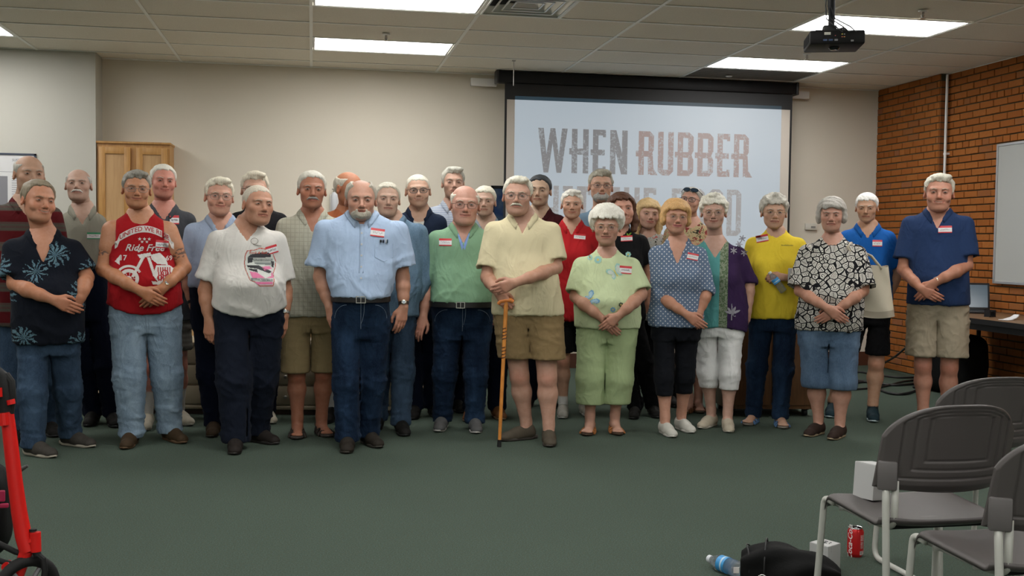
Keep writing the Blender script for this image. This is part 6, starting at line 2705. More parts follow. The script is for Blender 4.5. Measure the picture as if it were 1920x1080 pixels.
P_('maroondark', label='dark-haired man in dark maroon shirt in front of the screen edge', hd=(1012, 326, 386, -.15, 0, .02), sh=(962, 1062, 402), wa=(975, 1050, 510), hi=(975, 1050, 570), hem=590,
   ft=[(985, 765, -.2), (1035, 765, .2)], shirt=cloth('oxblood_shirt', (.045, .008, .010)), pants=NAVY, hair='short', hcol=(.035, .04, .045), brow=(.04, .03, .025), hl=.012, rec=.025, skin=(.52, .36, .24), smile=-.4,
   sleeve='short', lod=1, seed=10, shoe=BLK_SHOE, neckline='polo', jaw=.9)
P_('redpolo', label='white-haired woman in red polo and black shorts, left of the mint sweater', hd=(1073, 352, 410, .02, 0, .0), sh=(1022, 1122, 426), wa=(1038, 1110, 510), hi=(1036, 1114, 570), hem=600,
   ft=[(1055, 784, 0), (1102, 780, .2)], shirt=cloth('red_pique', (.42, .018, .022)), pants=BLACKC, legs='shorts', hemy=660, socks=.14, fem=True, hair='full', hcol=(.66, .64, .58), skin=(.56, .33, .22), smile=.2,
   sleeve='mid', lod=0, seed=11, shoe=('sneaker', (.30, .29, .26), (.42, .42, .40), 'grey_white'), neckline='polo', tag=(1087, 444, .085, .042, -.08, 'red'), hr=1)
P_('greybeard', label='tall grey-bearded man with glasses in slate blue shirt before the projected picture', hd=(1127, 314, 379, .12, -.05, .02), sh=(1078, 1180, 400), wa=(1090, 1168, 500), hi=(1090, 1166, 565), hem=590,
   ft=[(1105, 757, -.2), (1150, 757, .2)], shirt=cloth('slate_shirt', (.16, .24, .32)), pants=NAVY, hair='full', hcol=(.33, .31, .25), face='bm', fcol=(.34, .33, .30), skin=(.56, .34, .23), open=.5, smile=0,
   glasses=('dark', (.015, .015, .018), 0, (.024, .015)), sleeve='short', lod=1, seed=12, shoe=BLK_SHOE)
P_('brunette', label='smiling brown-haired woman in black T-shirt with a small green print', hd=(1166, 358, 424, .20, -.08, -.10), sh=(1108, 1216, 440), wa=(1128, 1202, 520), hi=(1124, 1208, 575), hem=598,
   ft=[(1188, 785, -.1), (1230, 783, .2)], shirt=cloth('black_tee', (.008, .008, .009)), pants=BLACKC, fem=True, hair='longdark', hcol=(.085, .035, .018), skin=(.62, .33, .23), smile=1.0, teeth=1, sleeve='short',
   armR=[(1216, 510), (1216, 570), (1200, 590), 'hang'], lod=0, seed=13, shoe=BLK_SHOE, neckline='scoop', tag=(1175, 447, .085, .042, .06, 'red'))
P_('blonde', label='long-haired blonde woman with a fringe in pale blouse behind the polka-dot shirt', hd=(1216, 369, 428, .25, 0, .06), sh=(1172, 1262, 442), wa=(1190, 1250, 520), hi=(1188, 1252, 575), hem=600,
   ft=[(1225, 763, -.1), (1262, 763, .2)], shirt=cloth('pale_blouse', (.42, .42, .38), 'floral', (.34, .36, .36)), pants=BLACKC, fem=True, hair='long', hcol=(.62, .44, .22), skin=(.62, .38, .27), smile=.5, sleeve='short',
   lod=1, seed=14, shoe=BLK_SHOE, jaw=.9, lip=(.50, .14, .11), neckline='scoop')
P_('sunglasses', label='woman in floral blouse with sunglasses pushed up on her head and dark spectacles', hd=(1296, 349, 402, -.25, -.15, .12), sh=(1245, 1345, 425), wa=(1258, 1332, 520), hi=(1256, 1334, 575), hem=600,
   ft=[(1282, 776, -.3), (1312, 774, .1)], shirt=cloth('floral_blouse', (.38, .30, .17), 'floral', (.18, .03, .03)), pants=BLACKC, legs='capri', hemy=690, fem=True, hair='short', hcol=(.42, .40, .36), skin=(.60, .34, .24), smile=1.0, teeth=1,
   glasses=('dark', (.015, .012, .012), 0, (.025, .018), -.004, .0024), sleeve='short', lod=1, seed=15, shoe=('sandal', (.12, .05, .02), (.10, .07, .04), 'bronze'), neckline='scoop')
P_('royal', label='white-haired man in royal blue shirt and black shorts behind the leaf-print blouse', hd=(1626, 360, 415, -.08, .12, .0), sh=(1573, 1681, 432), wa=(1590, 1672, 520), hi=(1590, 1672, 570), hem=590,
   ft=[(1557, 782, -.1), (1637, 790, .02)], shirt=cloth('royal_blue_shirt', (.012, .10, .36), 'plain'), pants=BLACKC, legs='shorts', hemy=662, socks=.10, sockcol=(.01, .01, .01), hair='short', hcol=(.80, .78, .72), hl=-.008, skin=(.60, .36, .23),
   smile=-.3, sleeve='mid', armR=[(1680, 510), (1672, 545), (1650, 560), 'hang'], lod=0, seed=16, shoe=('sneaker', (.010, .026, .034), (.42, .52, .55), 'teal_black'), neckline='polo', tag=(1645, 456, .068, .048, 0, 'red'), eyeh=.003, jaw=.9)

# ---- second row
def plaid_after(I):
    pass


P_('lightblue', label='man with glasses in pale blue pocket shirt beside the white graphic T-shirt', hd=(411, 328, 402, .12, 0, .03), sh=(345, 480, 418), wa=(352, 462, 535), hi=(355, 462, 575), tuck=True,
   ft=[(398, 818, -.1), (455, 812, .2)], shirt=cloth('pale_blue_shirt', (.34, .42, .56)), pants=NAVY, hair='full', hcol=(.62, .58, .46), skin=(.64, .36, .25), ruddy=1.4, smile=.7, glasses=('metal', METAL_FR, .7), sleeve='mid', sf=.9,
   armL=[(352, 520), (362, 572), (378, 600), 'hang'], watchL=('blackband', (.01, .01, .01), 0), lod=0, seed=17, shoe=BRN_SHOE, neckline='polo', belly=.145, jowl=1, vd=.10)
P_('plaid', label='tall man with grey moustache in beige checked polo, khaki shorts and sandals', hd=(585, 318, 390, .08, 0, .02), sh=(518, 652, 408), wa=(524, 648, 520), hi=(524, 642, 580), hem=592,
   ft=[(557, 822, .0), (612, 818, .25)], shirt=cloth('beige_check', (.43, .42, .335), 'plaid', (.26, .25, .20), s=36.0), pants=KHAKI, legs='shorts', hemy=697, hair='short', hcol=(.52, .50, .43), hl=.012, rec=.02, skin=(.44, .20, .12),
   face='m', fcol=(.30, .28, .25), smile=-.1, sleeve='mid', sf=.95, armL=[(520, 510), (535, 572), (548, 608), 'hang'], armR=[(652, 510), (650, 570), (640, 600), 'hang'], lod=0, seed=18,
   shoe=('sandal', (.035, .028, .024), (.05, .042, .035), 'sandal_grey'), neckline='polo', jaw=.92, vd=.12)
P_('teal', label='white-haired woman in open teal and purple tunic and white capri trousers', hd=(1339, 360, 428, .0, .02, .0), sh=(1283, 1400, 462), wa=(1296, 1396, 540), hi=(1292, 1400, 590), hem=612, hemcurve=-.03,
   ft=[(1318, 803, -.45), (1366, 810, .05)], shirt=cloth('teal_purple_tunic', (.1, .3, .3), 'twotone', x0=.005, x1=.062), pants=cloth('white_capri', (.78, .78, .77)), legs='capri', hemy=728, fem=True, hair='curly', hcol=(.70, .67, .58),
   skin=(.60, .38, .28), smile=.5, glasses=('gold', (.35, .25, .12), .7, (.022, .015)), sleeve='elbow', sf=1.05, armR=[(1405, 530), (1403, 582), (1395, 612), 'hang'], armL=[(1288, 530), (1296, 570), (1300, 600), 'hang'], lod=0, seed=19,
   shoe=('slip', (.45, .40, .31), (.50, .47, .40), 'beige_knit'), neckline='scoop', vd=.10, vw=.6, flare=.034)
P_('yellow', label='woman with glasses in bright yellow T-shirt and jeans holding a small bottle', hd=(1452, 360, 428, .10, .02, .02), sh=(1398, 1512, 445), wa=(1402, 1500, 530), hi=(1402, 1500, 580), hem=596,
   ft=[(1402, 797, -.3), (1468, 803, .15)], shirt=cloth('yellow_cotton', (.74, .56, .045)), pants=JEANS_D, fem=True, hair='curly', hcol=(.48, .46, .40), skin=(.58, .36, .24), smile=-.2, glasses=('gold', (.35, .25, .12), .7, (.021, .013)), sleeve='short',
   sf=.85, armR=[(1522, 528), (1470, 520), (1438, 520), 'over'], armL=[(1398, 530), (1410, 585), (1412, 610), 'back'], gripR=True, curlR=.75, palmR=(-.1, .9, -.5), lod=0, seed=20,
   shoe=('strap', (.07, .14, .26), (.22, .20, .17), 'blue_sandal'), neckline='crew', tag=(1429, 447, .085, .05, .2, 'red'), belly=.14, ankles=1)

# ---- front row
def hawaiian_after(I):
    pass


P_('floral', label='smiling man in black palm-print shirt at left with hands clasped, blue jeans', hd=(72, 334, 414, .42, .02, .10), sh=(2, 158, 448), wa=(22, 158, 545), hi=(25, 156, 620), hem=642,
   ft=[(88, 857, .65), (160, 838, .75)], shirt=cloth('black_palm_shirt', (.008, .010, .016), 'palms'), pants=JEANS, hair='short', hcol=(.24, .20, .14), hl=.026, rec=.035, skin=(.62, .31, .19), ruddy=1.5, smile=1.0, teeth=1,
   sleeve='mid', sf=.80, armL=[(28, 532), (100, 562), (140, 580), 'front'], armR=[(162, 520), (153, 556), (128, 585), 'over'], watchR=('gold', (.45, .32, .12), .9, .015), lod=0, seed=21,
   shoe=('slip', (.045, .040, .034), (.36, .32, .26), 'dark_canvas'), neckline='polo', belly=.165, jowl=1, vd=.16, eyeh=.0034, off=.018, flare=.030)


def red_after(I):
    M = simple('print_white', (.56, .53, .50), .7)
    MR = simple('print_red', (.33, .012, .016), .8)
    loc, yf = I['loc'], I['yfront']
    c = loc(271, 486, yf(1.2))
    s_ = .17 / 52.0         # metres per print unit
    X = lambda x, y: (c[0] + x * s_ * 1.05, c[2] + y * s_ * 1.05)
    # curved banner with lettering
    decal_grid(I, lambda a, b: X(-50 + 100 * a, 26 + 22 * math.sin(math.pi * a) + 12 * b - (0 if .08 < a < .92 else 8)), 24, 2, M, .0025, 'banner')
    V, F = text_mesh('UNITED WE RIDE', 11.5)
    def cur(x, y):
        a = (x + 50) / 100
        return X(x, 26 + 22 * math.sin(math.pi * a) + 6 + y)
    w = max(v[0] for v in V) - min(v[0] for v in V)
    Vv = [I['proj'](*cur(v[0] * 84 / w, v[1]), .0045) for v in V]
    link('lettering', make_mesh('lettering', Vv, F, MR, False), I['shirt'])
    for txt, size, x0, y0, shx in (('Ride Free', 17, 0, 20, .35), ('17', 13, -36, 2, 0), ('69', 12, 42, 2, 0)):
        V, F = text_mesh(txt, size, shear=shx)
        link('lettering', make_mesh('lettering', [I['proj'](*X(v[0] + x0, v[1] + y0), .0035) for v in V], F, M, False), I['shirt'])
    P = []
    star = lambda cx, cy, r: [X(cx + (r if k % 2 == 0 else r * .42) * math.sin(k * math.pi / 5), cy + (r if k % 2 == 0 else r * .42) * math.cos(k * math.pi / 5)) for k in range(10)]
    for k in range(3):
        P.append(star(-8 + 8 * k, 36, 3.4))
    for k in range(2):
        P.append(star(-4 + 8 * k, 31, 3.0))
    # motorbike: front wheel, rear wheel, tank, fork, engine, exhausts
    def ringp(cx, cy, r0, r1, n=26, a0=0, a1=2 * math.pi):
        for k in range(n):
            a, b = a0 + (a1 - a0) * k / n, a0 + (a1 - a0) * (k + 1) / n
            P.append([X(cx + r0 * math.cos(a), cy + r0 * math.sin(a)), X(cx + r1 * math.cos(a), cy + r1 * math.sin(a)), X(cx + r1 * math.cos(b), cy + r1 * math.sin(b)), X(cx + r0 * math.cos(b), cy + r0 * math.sin(b))])
    ringp(-26, -34, 11, 17)
    ringp(-26, -34, 2, 5, 10)
    ringp(-26, -33, 19, 23, 14, .5, 3.0)
    for k in range(9):
        a = k * .698
        P.append([X(-26 + 4 * math.cos(a), -34 + 4 * math.sin(a)), X(-26 + 12 * math.cos(a - .06), -34 + 12 * math.sin(a - .06)), X(-26 + 12 * math.cos(a + .06), -34 + 12 * math.sin(a + .06))])
    P += [[X(-22, -30), X(-18, -32), X(2, 6), X(-3, 8)], [X(4, 4), X(9, 4), X(20, -30), X(15, -30)], [X(-12, 8), X(10, 12), X(12, 6), X(-8, 2)],
          [X(10, 8), X(26, 12), X(36, 2), X(40, -10), X(22, -8), X(12, 0)], [X(20, -10), X(42, -10), X(50, -16), X(50, -40), X(24, -42), X(14, -28)],
          [X(12, -38), X(50, -44), X(52, -48), X(14, -44)], [X(-6, -52), X(8, -50), X(28, -46), X(12, -64), X(2, -60), X(-4, -66)], [X(-10, 12), X(-16, 20), X(-6, 14)], [X(-50, -4), X(-40, 8), X(-42, -10)]]
    decal(I, P, M, .0028, name='motorbike_print')
    P = []
    ringp(34, -24, 4, 6, 14)
    ringp(26, -32, 3, 5, 12)
    for k in range(6):
        P.append([X(22 + 4 * k, -14), X(24 + 4 * k, -14), X(25 + 4 * k, -38), X(23.4 + 4 * k, -38)])
    decal(I, P, MR, .0036, name='motorbike_detail')


P_('red', label='man in red sleeveless motorcycle shirt with tattooed arms and pale jeans', hd=(256, 315, 388, .05, 0, .03), sh=(188, 336, 412), wa=(205, 336, 525), hi=(203, 342, 580), hem=588, hemcurve=.055,
   ft=[(238, 840, -.2), (336, 830, .45)], shirt=cloth('red_cotton', (.33, .010, .014)), pants=JEANS_L, hair='full', hcol=(.25, .235, .20), skin=(.55, .27, .15), smile=.6, glasses=('metal', METAL_FR, .7, (.025, .016)), sleeve='none', tattoo=1,
   armL=[(194, 505), (262, 545), (292, 562), 'over'], armR=[(345, 502), (306, 540), (272, 572), 'front'], watchR=('steel', (.5, .48, .44), .9, .016), lod=0, seed=22, shoe=('sneaker', (.045, .028, .014), (.10, .055, .025), 'hiker'), neckline='crew',
   tag=(304, 458, .075, .048, -.08, 'red'), belly=.165, after=red_after, jowl=1, ur=.054, lr=(.115, .098, .074), jeans=1, seamcol=(.2, .26, .33), eyeh=.0036)


def white_after(I):
    loc, yf = I['loc'], I['yfront']
    c = loc(487, 500, yf(1.2))
    s_ = .165 / 60.0
    X = lambda x, y: (c[0] + x * s_, c[2] + y * s_)
    blk, pink, org, wht, gry = simple('print_black', (.02, .02, .025), .7), simple('print_pink', (.62, .16, .30), .7), simple('print_orange', (.45, .08, .05), .7), simple('print_pale', (.52, .54, .50), .7), simple('print_grey', (.16, .18, .17), .7)
    out = [(-30, 26), (-26, 34), (-10, 36), (0, 40), (14, 38), (26, 34), (30, 22), (34, 12), (33, 0), (28, -14), (30, -28), (28, -40), (0, -40), (-8, -32), (-20, -28), (-26, -14), (-30, -4), (-32, 8)]
    sh = lambda P, k: [X(x * k, y * k) for x, y in P]
    decal(I, [sh(out, 1.05)[::-1]], org, .0024, name='print_outline')
    decal(I, [sh(out, 1.0)[::-1]], wht, .0032, name='print_ground')
    decal(I, [sh([(-26, 20), (-20, 27), (0, 31), (18, 33), (24, 27), (24, 21), (-4, 20)], 1)[::-1], sh([(-26, 20), (-26, 8), (-16, 10), (-14, 20)], 1)[::-1], sh([(-26, -1), (-6, -4), (20, -14), (26, -10), (14, -4), (-4, 4), (-28, 4)], 1)[::-1], sh([(-22, -7), (-4, -12), (-6, -5), (-24, -4)], 1)[::-1], sh([(24, 12), (31, 12), (30, -2), (26, 0)], 1)[::-1]], blk, .004, name='print_car')
    decal(I, [sh([(-22, -10), (-6, -12), (12, -24), (24, -20), (26, -8), (30, -24), (-16, -24)], 1)[::-1], sh([(4, 0), (20, 2), (26, -4), (10, -8)], 1)[::-1], sh([(-12, -32), (27, -32), (27, -38), (-4, -38)], 1)[::-1]], pink, .004, name='print_pink_car')
    decal(I, [sh([(-12, 10), (26, 10), (24, 4), (2, 5), (-10, 6)], 1)[::-1], sh([(-14, 18), (28, 18), (28, 12), (-14, 12)], 1)[::-1], sh([(-20, -24), (28, -26), (28, -31), (-18, -30)], 1)[::-1]], gry, .0044, name='print_strips')
    for txt, size, x0, y0, shx, m in (('AUTO CENTERS', 5.6, 7, 15, 0, wht), ('Classic Myrt Car Cru', 4.6, 5, -28, .2, wht), ('Rock & Roll', 8, -4, 31, .3, org)):
        V, F = text_mesh(txt, size, shear=shx)
        link('lettering', make_mesh('lettering', [I['proj'](*X(v[0] + x0, v[1] + y0), .0056) for v in V], F, m, False), I['shirt'])
    # folded glasses hanging from the neckline
    p = loc(484, 452, yf(1.35) - .02)
    q = I['proj'](p[0], p[2], .012)
    m = MB().tube([(q[0] - .022 + .022 * math.cos(a), q[1], q[2] + .018 * math.sin(a)) for a in np.linspace(0, 6.28, 14, endpoint=False)], .0015, 5, closed=True)
    m.tube([(q[0] - .03, q[1] - .004, q[2] - .02), (q[0] + .02, q[1] - .004, q[2] - .03)], .0022, 6)
    m.build('hanging_glasses', simple('frame_metal', METAL_FR, .3, .7), I['shirt'], smooth=True)


P_('white', label='cropped-haired man in white V-neck T-shirt with pink car print, dark slacks', hd=(484, 346, 420, .38, -.02, .06), sh=(388, 538, 432), wa=(402, 532, 530), hi=(400, 534, 582), hem=592, hemcurve=.05,
   ft=[(440, 850, -.05), (506, 832, .75)], shirt=cloth('white_cotton', (.64, .62, .58)), pants=NAVY_SLACK, hair='buzz', hcol=(.50, .45, .36), hl=.010, rec=.02, skin=(.56, .30, .19), smile=-.2, sleeve='mid', sf=.78,
   armL=[(385, 545), (392, 600), (392, 625), 'hang'], armR=[(535, 545), (533, 592), (528, 618), 'hang'], curlL=.7, watchR=('steel', (.5, .48, .44), .9, .014), lod=0, seed=23, shoe=('sneaker', (.018, .014, .012), (.02, .017, .015), 'dark_leather'),
   neckline='v', vd=.085, vw=.55, tag=(510, 468, .07, .05, .30, 'red'), belly=.18, after=white_after, jowl=1, lr=(.12, .105, .085), flare=.028, pfold=.007, eyeh=.0036)


def beard_after(I):
    p = I['loc'](720, 452, I['yfront'](1.35))
    for k, (dx, w, h, c) in enumerate(((-.020, .012, .016, (.01, .01, .01)), (-.004, .012, .018, (.01, .012, .03)), (.012, .006, .026, (.5, .5, .5)), (.020, .009, .020, (.02, .05, .09)))):
        q = I['proj'](p[0] + dx, p[2], .008)
        MB().box(q, (w, .008, h), bev=.001).build('pocket_pen', simple('pen_%d' % k, c, .3), I['root'], smooth='auto')
    # pocket outline
    m = MB()
    P_2 = [I['proj'](p[0] + x, p[2] + z, .0025) for x, z in ((-.055, -.015), (-.055, -.10), (0, -.125), (.055, -.10), (.055, -.015))]
    m.tube(P_2, .0018, 5)
    m.build('pocket_seam', simple('seam_blue', (.30, .39, .52), .8), I['shirt'], smooth=True)


P_('bearded', label='grey-bearded man in light blue short-sleeved button shirt and belted jeans', hd=(677, 333, 412, .05, .04, .0), sh=(588, 768, 412), wa=(620, 733, 553), hi=(618, 735, 590), tuck=True,
   ft=[(650, 848, -.05), (704, 838, .4)], shirt=cloth('oxford_blue', (.38, .49, .66)), pants=JEANS_D, hair='short', hcol=(.44, .41, .34), hl=.030, rec=.03, crown=.052, face='bm', fcol=(.40, .37, .30), skin=(.57, .32, .22), smile=.1, sleeve='mid', sf=.76,
   flare=.042, armL=[(601, 520), (618, 575), (625, 605), 'hang'], armR=[(755, 520), (757, 575), (752, 605), 'hang'], watchR=('dark', (.03, .02, .015), 0, .015), curlL=.25, curlR=.35, lod=0, seed=24,
   shoe=('sneaker', (.022, .018, .014), (.03, .026, .02), 'dark_brown'), neckline='shirt', tag=(708, 436, .085, .05, -.12, 'red'), belly=.16, belt=1, buttons=(1.06, 1.40, 6), after=beard_after, jeans=1, fold=.0065, off=.020, vd=.07, chw=.76,
   lr=(.102, .090, .075))


def green_after(I):
    # pale blue placket lining inside the open neck
    zs, cs = I['zs'], I['cs']
    P2 = []
    for s in (-1, 1):
        P2.append([(cs + s * .010, zs - .13), (cs + s * .050, zs + .01), (cs + s * .030, zs + .01), (cs + s * .000, zs - .11)][::s])
    decal(I, P2, simple('lining_blue', (.20, .32, .62), .8), .003, name='neck_lining')


P_('green', label='elderly man with glasses in mint green polo, belted dark jeans and grey trainers', hd=(872, 347, 420, .05, .02, .03), sh=(802, 936, 432), wa=(806, 926, 563), hi=(808, 926, 595), tuck=True,
   ft=[(824, 808, -.15), (892, 811, .05)], shirt=cloth('mint_green_pique', (.215, .37, .235)), pants=JEANS_D, hair='bald', hcol=(.64, .60, .50), crown=.055, skin=(.64, .36, .26), ruddy=1.5, smile=.3, glasses=('bronze', (.12, .07, .04), .5, (.025, .017)), sleeve='mid',
   sf=.80, armL=[(802, 540), (794, 592), (786, 615), 'hang'], armR=[(936, 530), (922, 585), (916, 612), 'hang'], lod=0, seed=25, shoe=('sneaker', (.085, .085, .085), (.42, .41, .38), 'grey_mesh'), neckline='polo', vd=.11, belt=1,
   tag=(835, 454, .085, .05, 0, 'red'), belly=.18, jowl=1, jaw=1.08, after=green_after, jeans=1, buckle=-.01, eyeh=.0036, skinarm=1)


def cane_after(I):
    a = I['arms']['L']
    cs = I['loc']
    top = cs(949, 566, I['arms']['L'][2][1] - .004)
    w = lambda q: np.array(I['P0']) + I['vx'] * q[0] + I['vd'] * q[1] + np.array([0, 0, q[2]])
    bot = on_z(936, 838, 0)
    T_, B_ = w(top), bot
    d_ = (B_ - T_)
    L_ = np.linalg.norm(d_)
    t = NT('cane_wood')
    z = t.xyz()[2]
    g = t.noise(6, 4, .6, t.mapv((30, 30, 3)))
    c = t.mix(t.ramp(g, .3, .7), (.50, .17, .035), (.72, .30, .06))
    M_C = t.done(c, .28)
    M_D = simple('cane_spiral', (.06, .018, .008), .35)
    e = empty('walking_cane', tuple(B_), 0, 'orange-brown wooden walking cane held by the man in the pale yellow polo', 'cane')
    lc = lambda q: tuple(np.array(q) - B_)
    n = 10
    P_2 = [B_ + (T_ - B_) * (i / n) for i in range(n + 1)]
    P_2[0] = B_ + (T_ - B_) * .03
    MB().tube([lc(p) for p in P_2], [.0105 + .003 * i / n for i in range(n + 1)], 12).build('shaft', M_C, e, smooth='auto')
    MB().tube([lc(B_), lc(B_ + (T_ - B_) * .05)], [.014, .0125], 12).build('rubber_tip', simple('black_rubber', (.015, .015, .015), .6), e, smooth='auto')
    vx, vd = I['vx'], I['vd']
    H_ = [T_ - vx * .050 + np.array([0, 0, -.016]), T_ - vx * .036 + np.array([0, 0, .002]), T_ + np.array([0, 0, .010]), T_ + vx * .030 + np.array([0, 0, .010]), T_ + vx * .046 + np.array([0, 0, .0])]
    MB().tube([lc(p) for p in H_], [.011, .015, .016, .015, .012], 12).build('handle', simple('cane_handle', (.62, .20, .04), .3), e, smooth='auto')
    m = MB()
    for f0, f1 in ((.60, .69), (.73, .82)):
        Q_ = []
        for k in range(40):
            f = f0 + (f1 - f0) * k / 39
            p = B_ + (T_ - B_) * f
            a_ = k * .62
            Q_.append(lc(p + vx * .0135 * math.cos(a_) + vd * .0135 * math.sin(a_)))
        m.tube(Q_, .0028, 5)
    m.build('carved_spiral', M_D, e, smooth=True)


P_('cane', label='tall man with white moustache in pale yellow polo and khaki shorts leaning on a cane', hd=(971, 326, 402, -.05, 0, .03), sh=(908, 1052, 415), wa=(926, 1048, 530), hi=(926, 1056, 580), hem=590,
   ft=[(955, 826, -1.05), (1030, 836, 0.02)], shirt=cloth('pale_yellow_pique', (.66, .59, .38)), pants=cloth('olive_khaki', (.235, .165, .08), 'khaki'), legs='shorts', hemy=671, hair='full', hcol=(.66, .63, .52), hl=.018, rec=.02,
   skin=(.62, .37, .26), smile=.2, face='m', fcol=(.66, .62, .50), glasses=('metal', METAL_FR, .7, (.026, .019), -.006), sleeve='mid', sf=.80, fwdL=.030, fwdR=.055, armL=[(914, 520), (934, 548), (952, 574), 'over'], armR=[(1042, 502), (966, 530), (930, 545), 'over'],
   curlL=.8, gripL=True, curlR=.5, lod=0, seed=26, shoe=('slip', (.075, .062, .045), (.05, .042, .035), 'taupe_slip'), neckline='polo', vd=.10, belly=.16, jowl=1, flare=.030, wd=1.04, knee=.062, lr=(.125, .105, .08),
   after=cane_after, kneez=1, neck=.064)


def mint_after(I):
    loc, yf = I['loc'], I['yfront']
    W1, B1, Y1, D1 = simple('applique_white', (.50, .56, .50), .8), simple('applique_blue', (.16, .34, .52), .8), simple('applique_yellow', (.60, .50, .12), .8), simple('applique_teal', (.28, .50, .46), .8)
    def flower(u, v, r, m, n=7):
        c = loc(u, v, yf(1.1))
        for k in range(n):
            a = 2 * math.pi * k / n
            decal(I, [[(c[0] + r * .62 * math.cos(a) + r * .36 * math.cos(b), c[2] + r * .62 * math.sin(a) + r * .36 * math.sin(b)) for b in np.linspace(0, 6.28, 9)[:-1]]], m, .004, name='petal')
        decal(I, [[(c[0] + r * .3 * math.cos(b), c[2] + r * .3 * math.sin(b)) for b in np.linspace(0, 6.28, 9)[:-1]]], Y1, .0055, name='flower_centre')
    flower(1106, 483, .019, D1)
    flower(1121, 487, .026, D1, 9)
    flower(1178, 477, .020, D1)
    flower(1149, 579, .018, B1)
    flower(1164, 570, .017, simple('applique_dark', (.06, .08, .05), .8))
    def butterfly(u, v, s, rot, m1, m2):
        c = loc(u, v, yf(1.1))
        cr, sr = math.cos(rot), math.sin(rot)
        def T2(P):
            return [(c[0] + s * (x * cr - y * sr), c[2] + s * (x * sr + y * cr)) for x, y in P]
        wu = [(.06, .02), (.35, .75), (.75, .95), (1.0, .7), (.9, .3), (.5, .0)]
        wl = [(.05, -.02), (.5, -.05), (.75, -.35), (.6, -.7), (.3, -.6)]
        mir = lambda P: [(-x, y) for x, y in P][::-1]
        for P in (wu, wl):
            decal(I, [T2(P)[::-1], T2(mir(P))[::-1]], m2, .0035, name='butterfly_edge')
            P2 = [(.5 + (x - .5) * .72, .1 + (y - .1) * .74) for x, y in P]
            decal(I, [T2(P2)[::-1], T2(mir(P2))[::-1]], m1, .005, name='butterfly_wing')
        decal(I, [T2([(-.05, -.5), (.05, -.5), (.06, .4), (-.06, .4)])], Y1, .006, name='butterfly_body')
    butterfly(1154, 511, .052, .55, W1, D1)
    butterfly(1108, 560, .050, -.95, simple('applique_pale_blue', (.33, .50, .60), .8), B1)
    # bracelet and ring handled with watch option


P_('mint', label='elderly woman with puffed white hair in mint butterfly sweater, matching trousers and tan sandals', hd=(1138, 377, 458, -.03, .04, .0), sh=(1074, 1202, 482), wa=(1078, 1198, 560), hi=(1080, 1198, 600), hem=614,
   ft=[(1101, 816, -.12), (1158, 815, .15)], shirt=cloth('mint_knit', (.54, .63, .38)), pants=cloth('mint_slacks', (.36, .45, .24)), legs='capri', hemy=757, fem=True, hair='bouffant', hcol=(.78, .74, .62), skin=(.58, .34, .24),
   smile=.2, open=.25, glasses=('gold', (.35, .25, .15), .7, (.023, .014)), sleeve='mid', sf=.88, armL=[(1080, 556), (1130, 598), (1148, 617), 'front'], armR=[(1202, 552), (1160, 592), (1136, 612), 'over'], watchR=('goldchain', (.55, .33, .10), .9),
   lod=0, seed=27, shoe=('sandal', (.30, .115, .035), (.06, .035, .02), 'tan_sandal'), neckline='scoop', tag=(1173, 506, .082, .052, -.08, 'red'), belly=.165, after=mint_after, lr=(.11, .10, .098), fold=.004, pfold=.004, flare=.030, ur=.052, frd=.040, hchin=1)
P_('polka', label='strawberry-blonde woman with glasses in blue polka-dot blouse with rolled sleeves', hd=(1268, 369, 437, .18, .0, .05), sh=(1216, 1326, 462), wa=(1222, 1316, 545), hi=(1218, 1318, 595), hem=612,
   ft=[(1258, 819, .35), (1292, 811, .45)], shirt=cloth('polka_chambray', (.135, .19, .285), 'dots', (.62, .64, .66), s=44.0), pants=cloth('black_capri', (.008, .009, .012)), legs='capri', hemy=740, fem=True, hair='bob', hcol=(.60, .36, .15), skin=(.62, .34, .23),
   smile=.5, glasses=('gold', (.35, .22, .10), .7, (.022, .015)), lip=(.50, .12, .14), sleeve='rolled', sf=1.12, armL=[(1240, 556), (1288, 590), (1308, 605), 'over'], armR=[(1326, 545), (1312, 585), (1300, 615), 'front'], lod=0, seed=28,
   shoe=('slip', (.50, .49, .44), (.50, .49, .45), 'white_slip'), neckline='polo', vd=.14, tag=(1299, 481, .075, .045, -.2, 'red'), lr=(.082, .066, .050), belly=.12)
P_('leaf', label='grey-haired woman in black and white leaf-print blouse, denim capris, hands crossed', hd=(1560, 366, 432, -.02, .05, .0), sh=(1496, 1626, 458), wa=(1500, 1618, 550), hi=(1494, 1616, 605), hem=619,
   ft=[(1518, 818, -.45), (1562, 824, -.35)], shirt=cloth('leaf_print', (.010, .010, .012), 'leaves', (.60, .58, .53)), pants=cloth('denim_capri', (.075, .125, .20), 'denim', (.125, .19, .28)), legs='capri', hemy=727, fem=True, hair='bob', hcol=(.42, .40, .36), skin=(.60, .34, .24),
   ruddy=1.3, smile=-.3, sleeve='mid', sf=.92, armL=[(1500, 545), (1552, 578), (1570, 592), 'over'], armR=[(1618, 545), (1568, 582), (1545, 596), 'front'], lod=0, seed=29, shoe=('slip', (.030, .018, .014), (.36, .28, .18), 'dark_slip'), neckline='scoop',
   belly=.165, flare=.036, ur=.056, lr=(.105, .096, .088), jowl=1, eyeh=.0034, knee=.058)
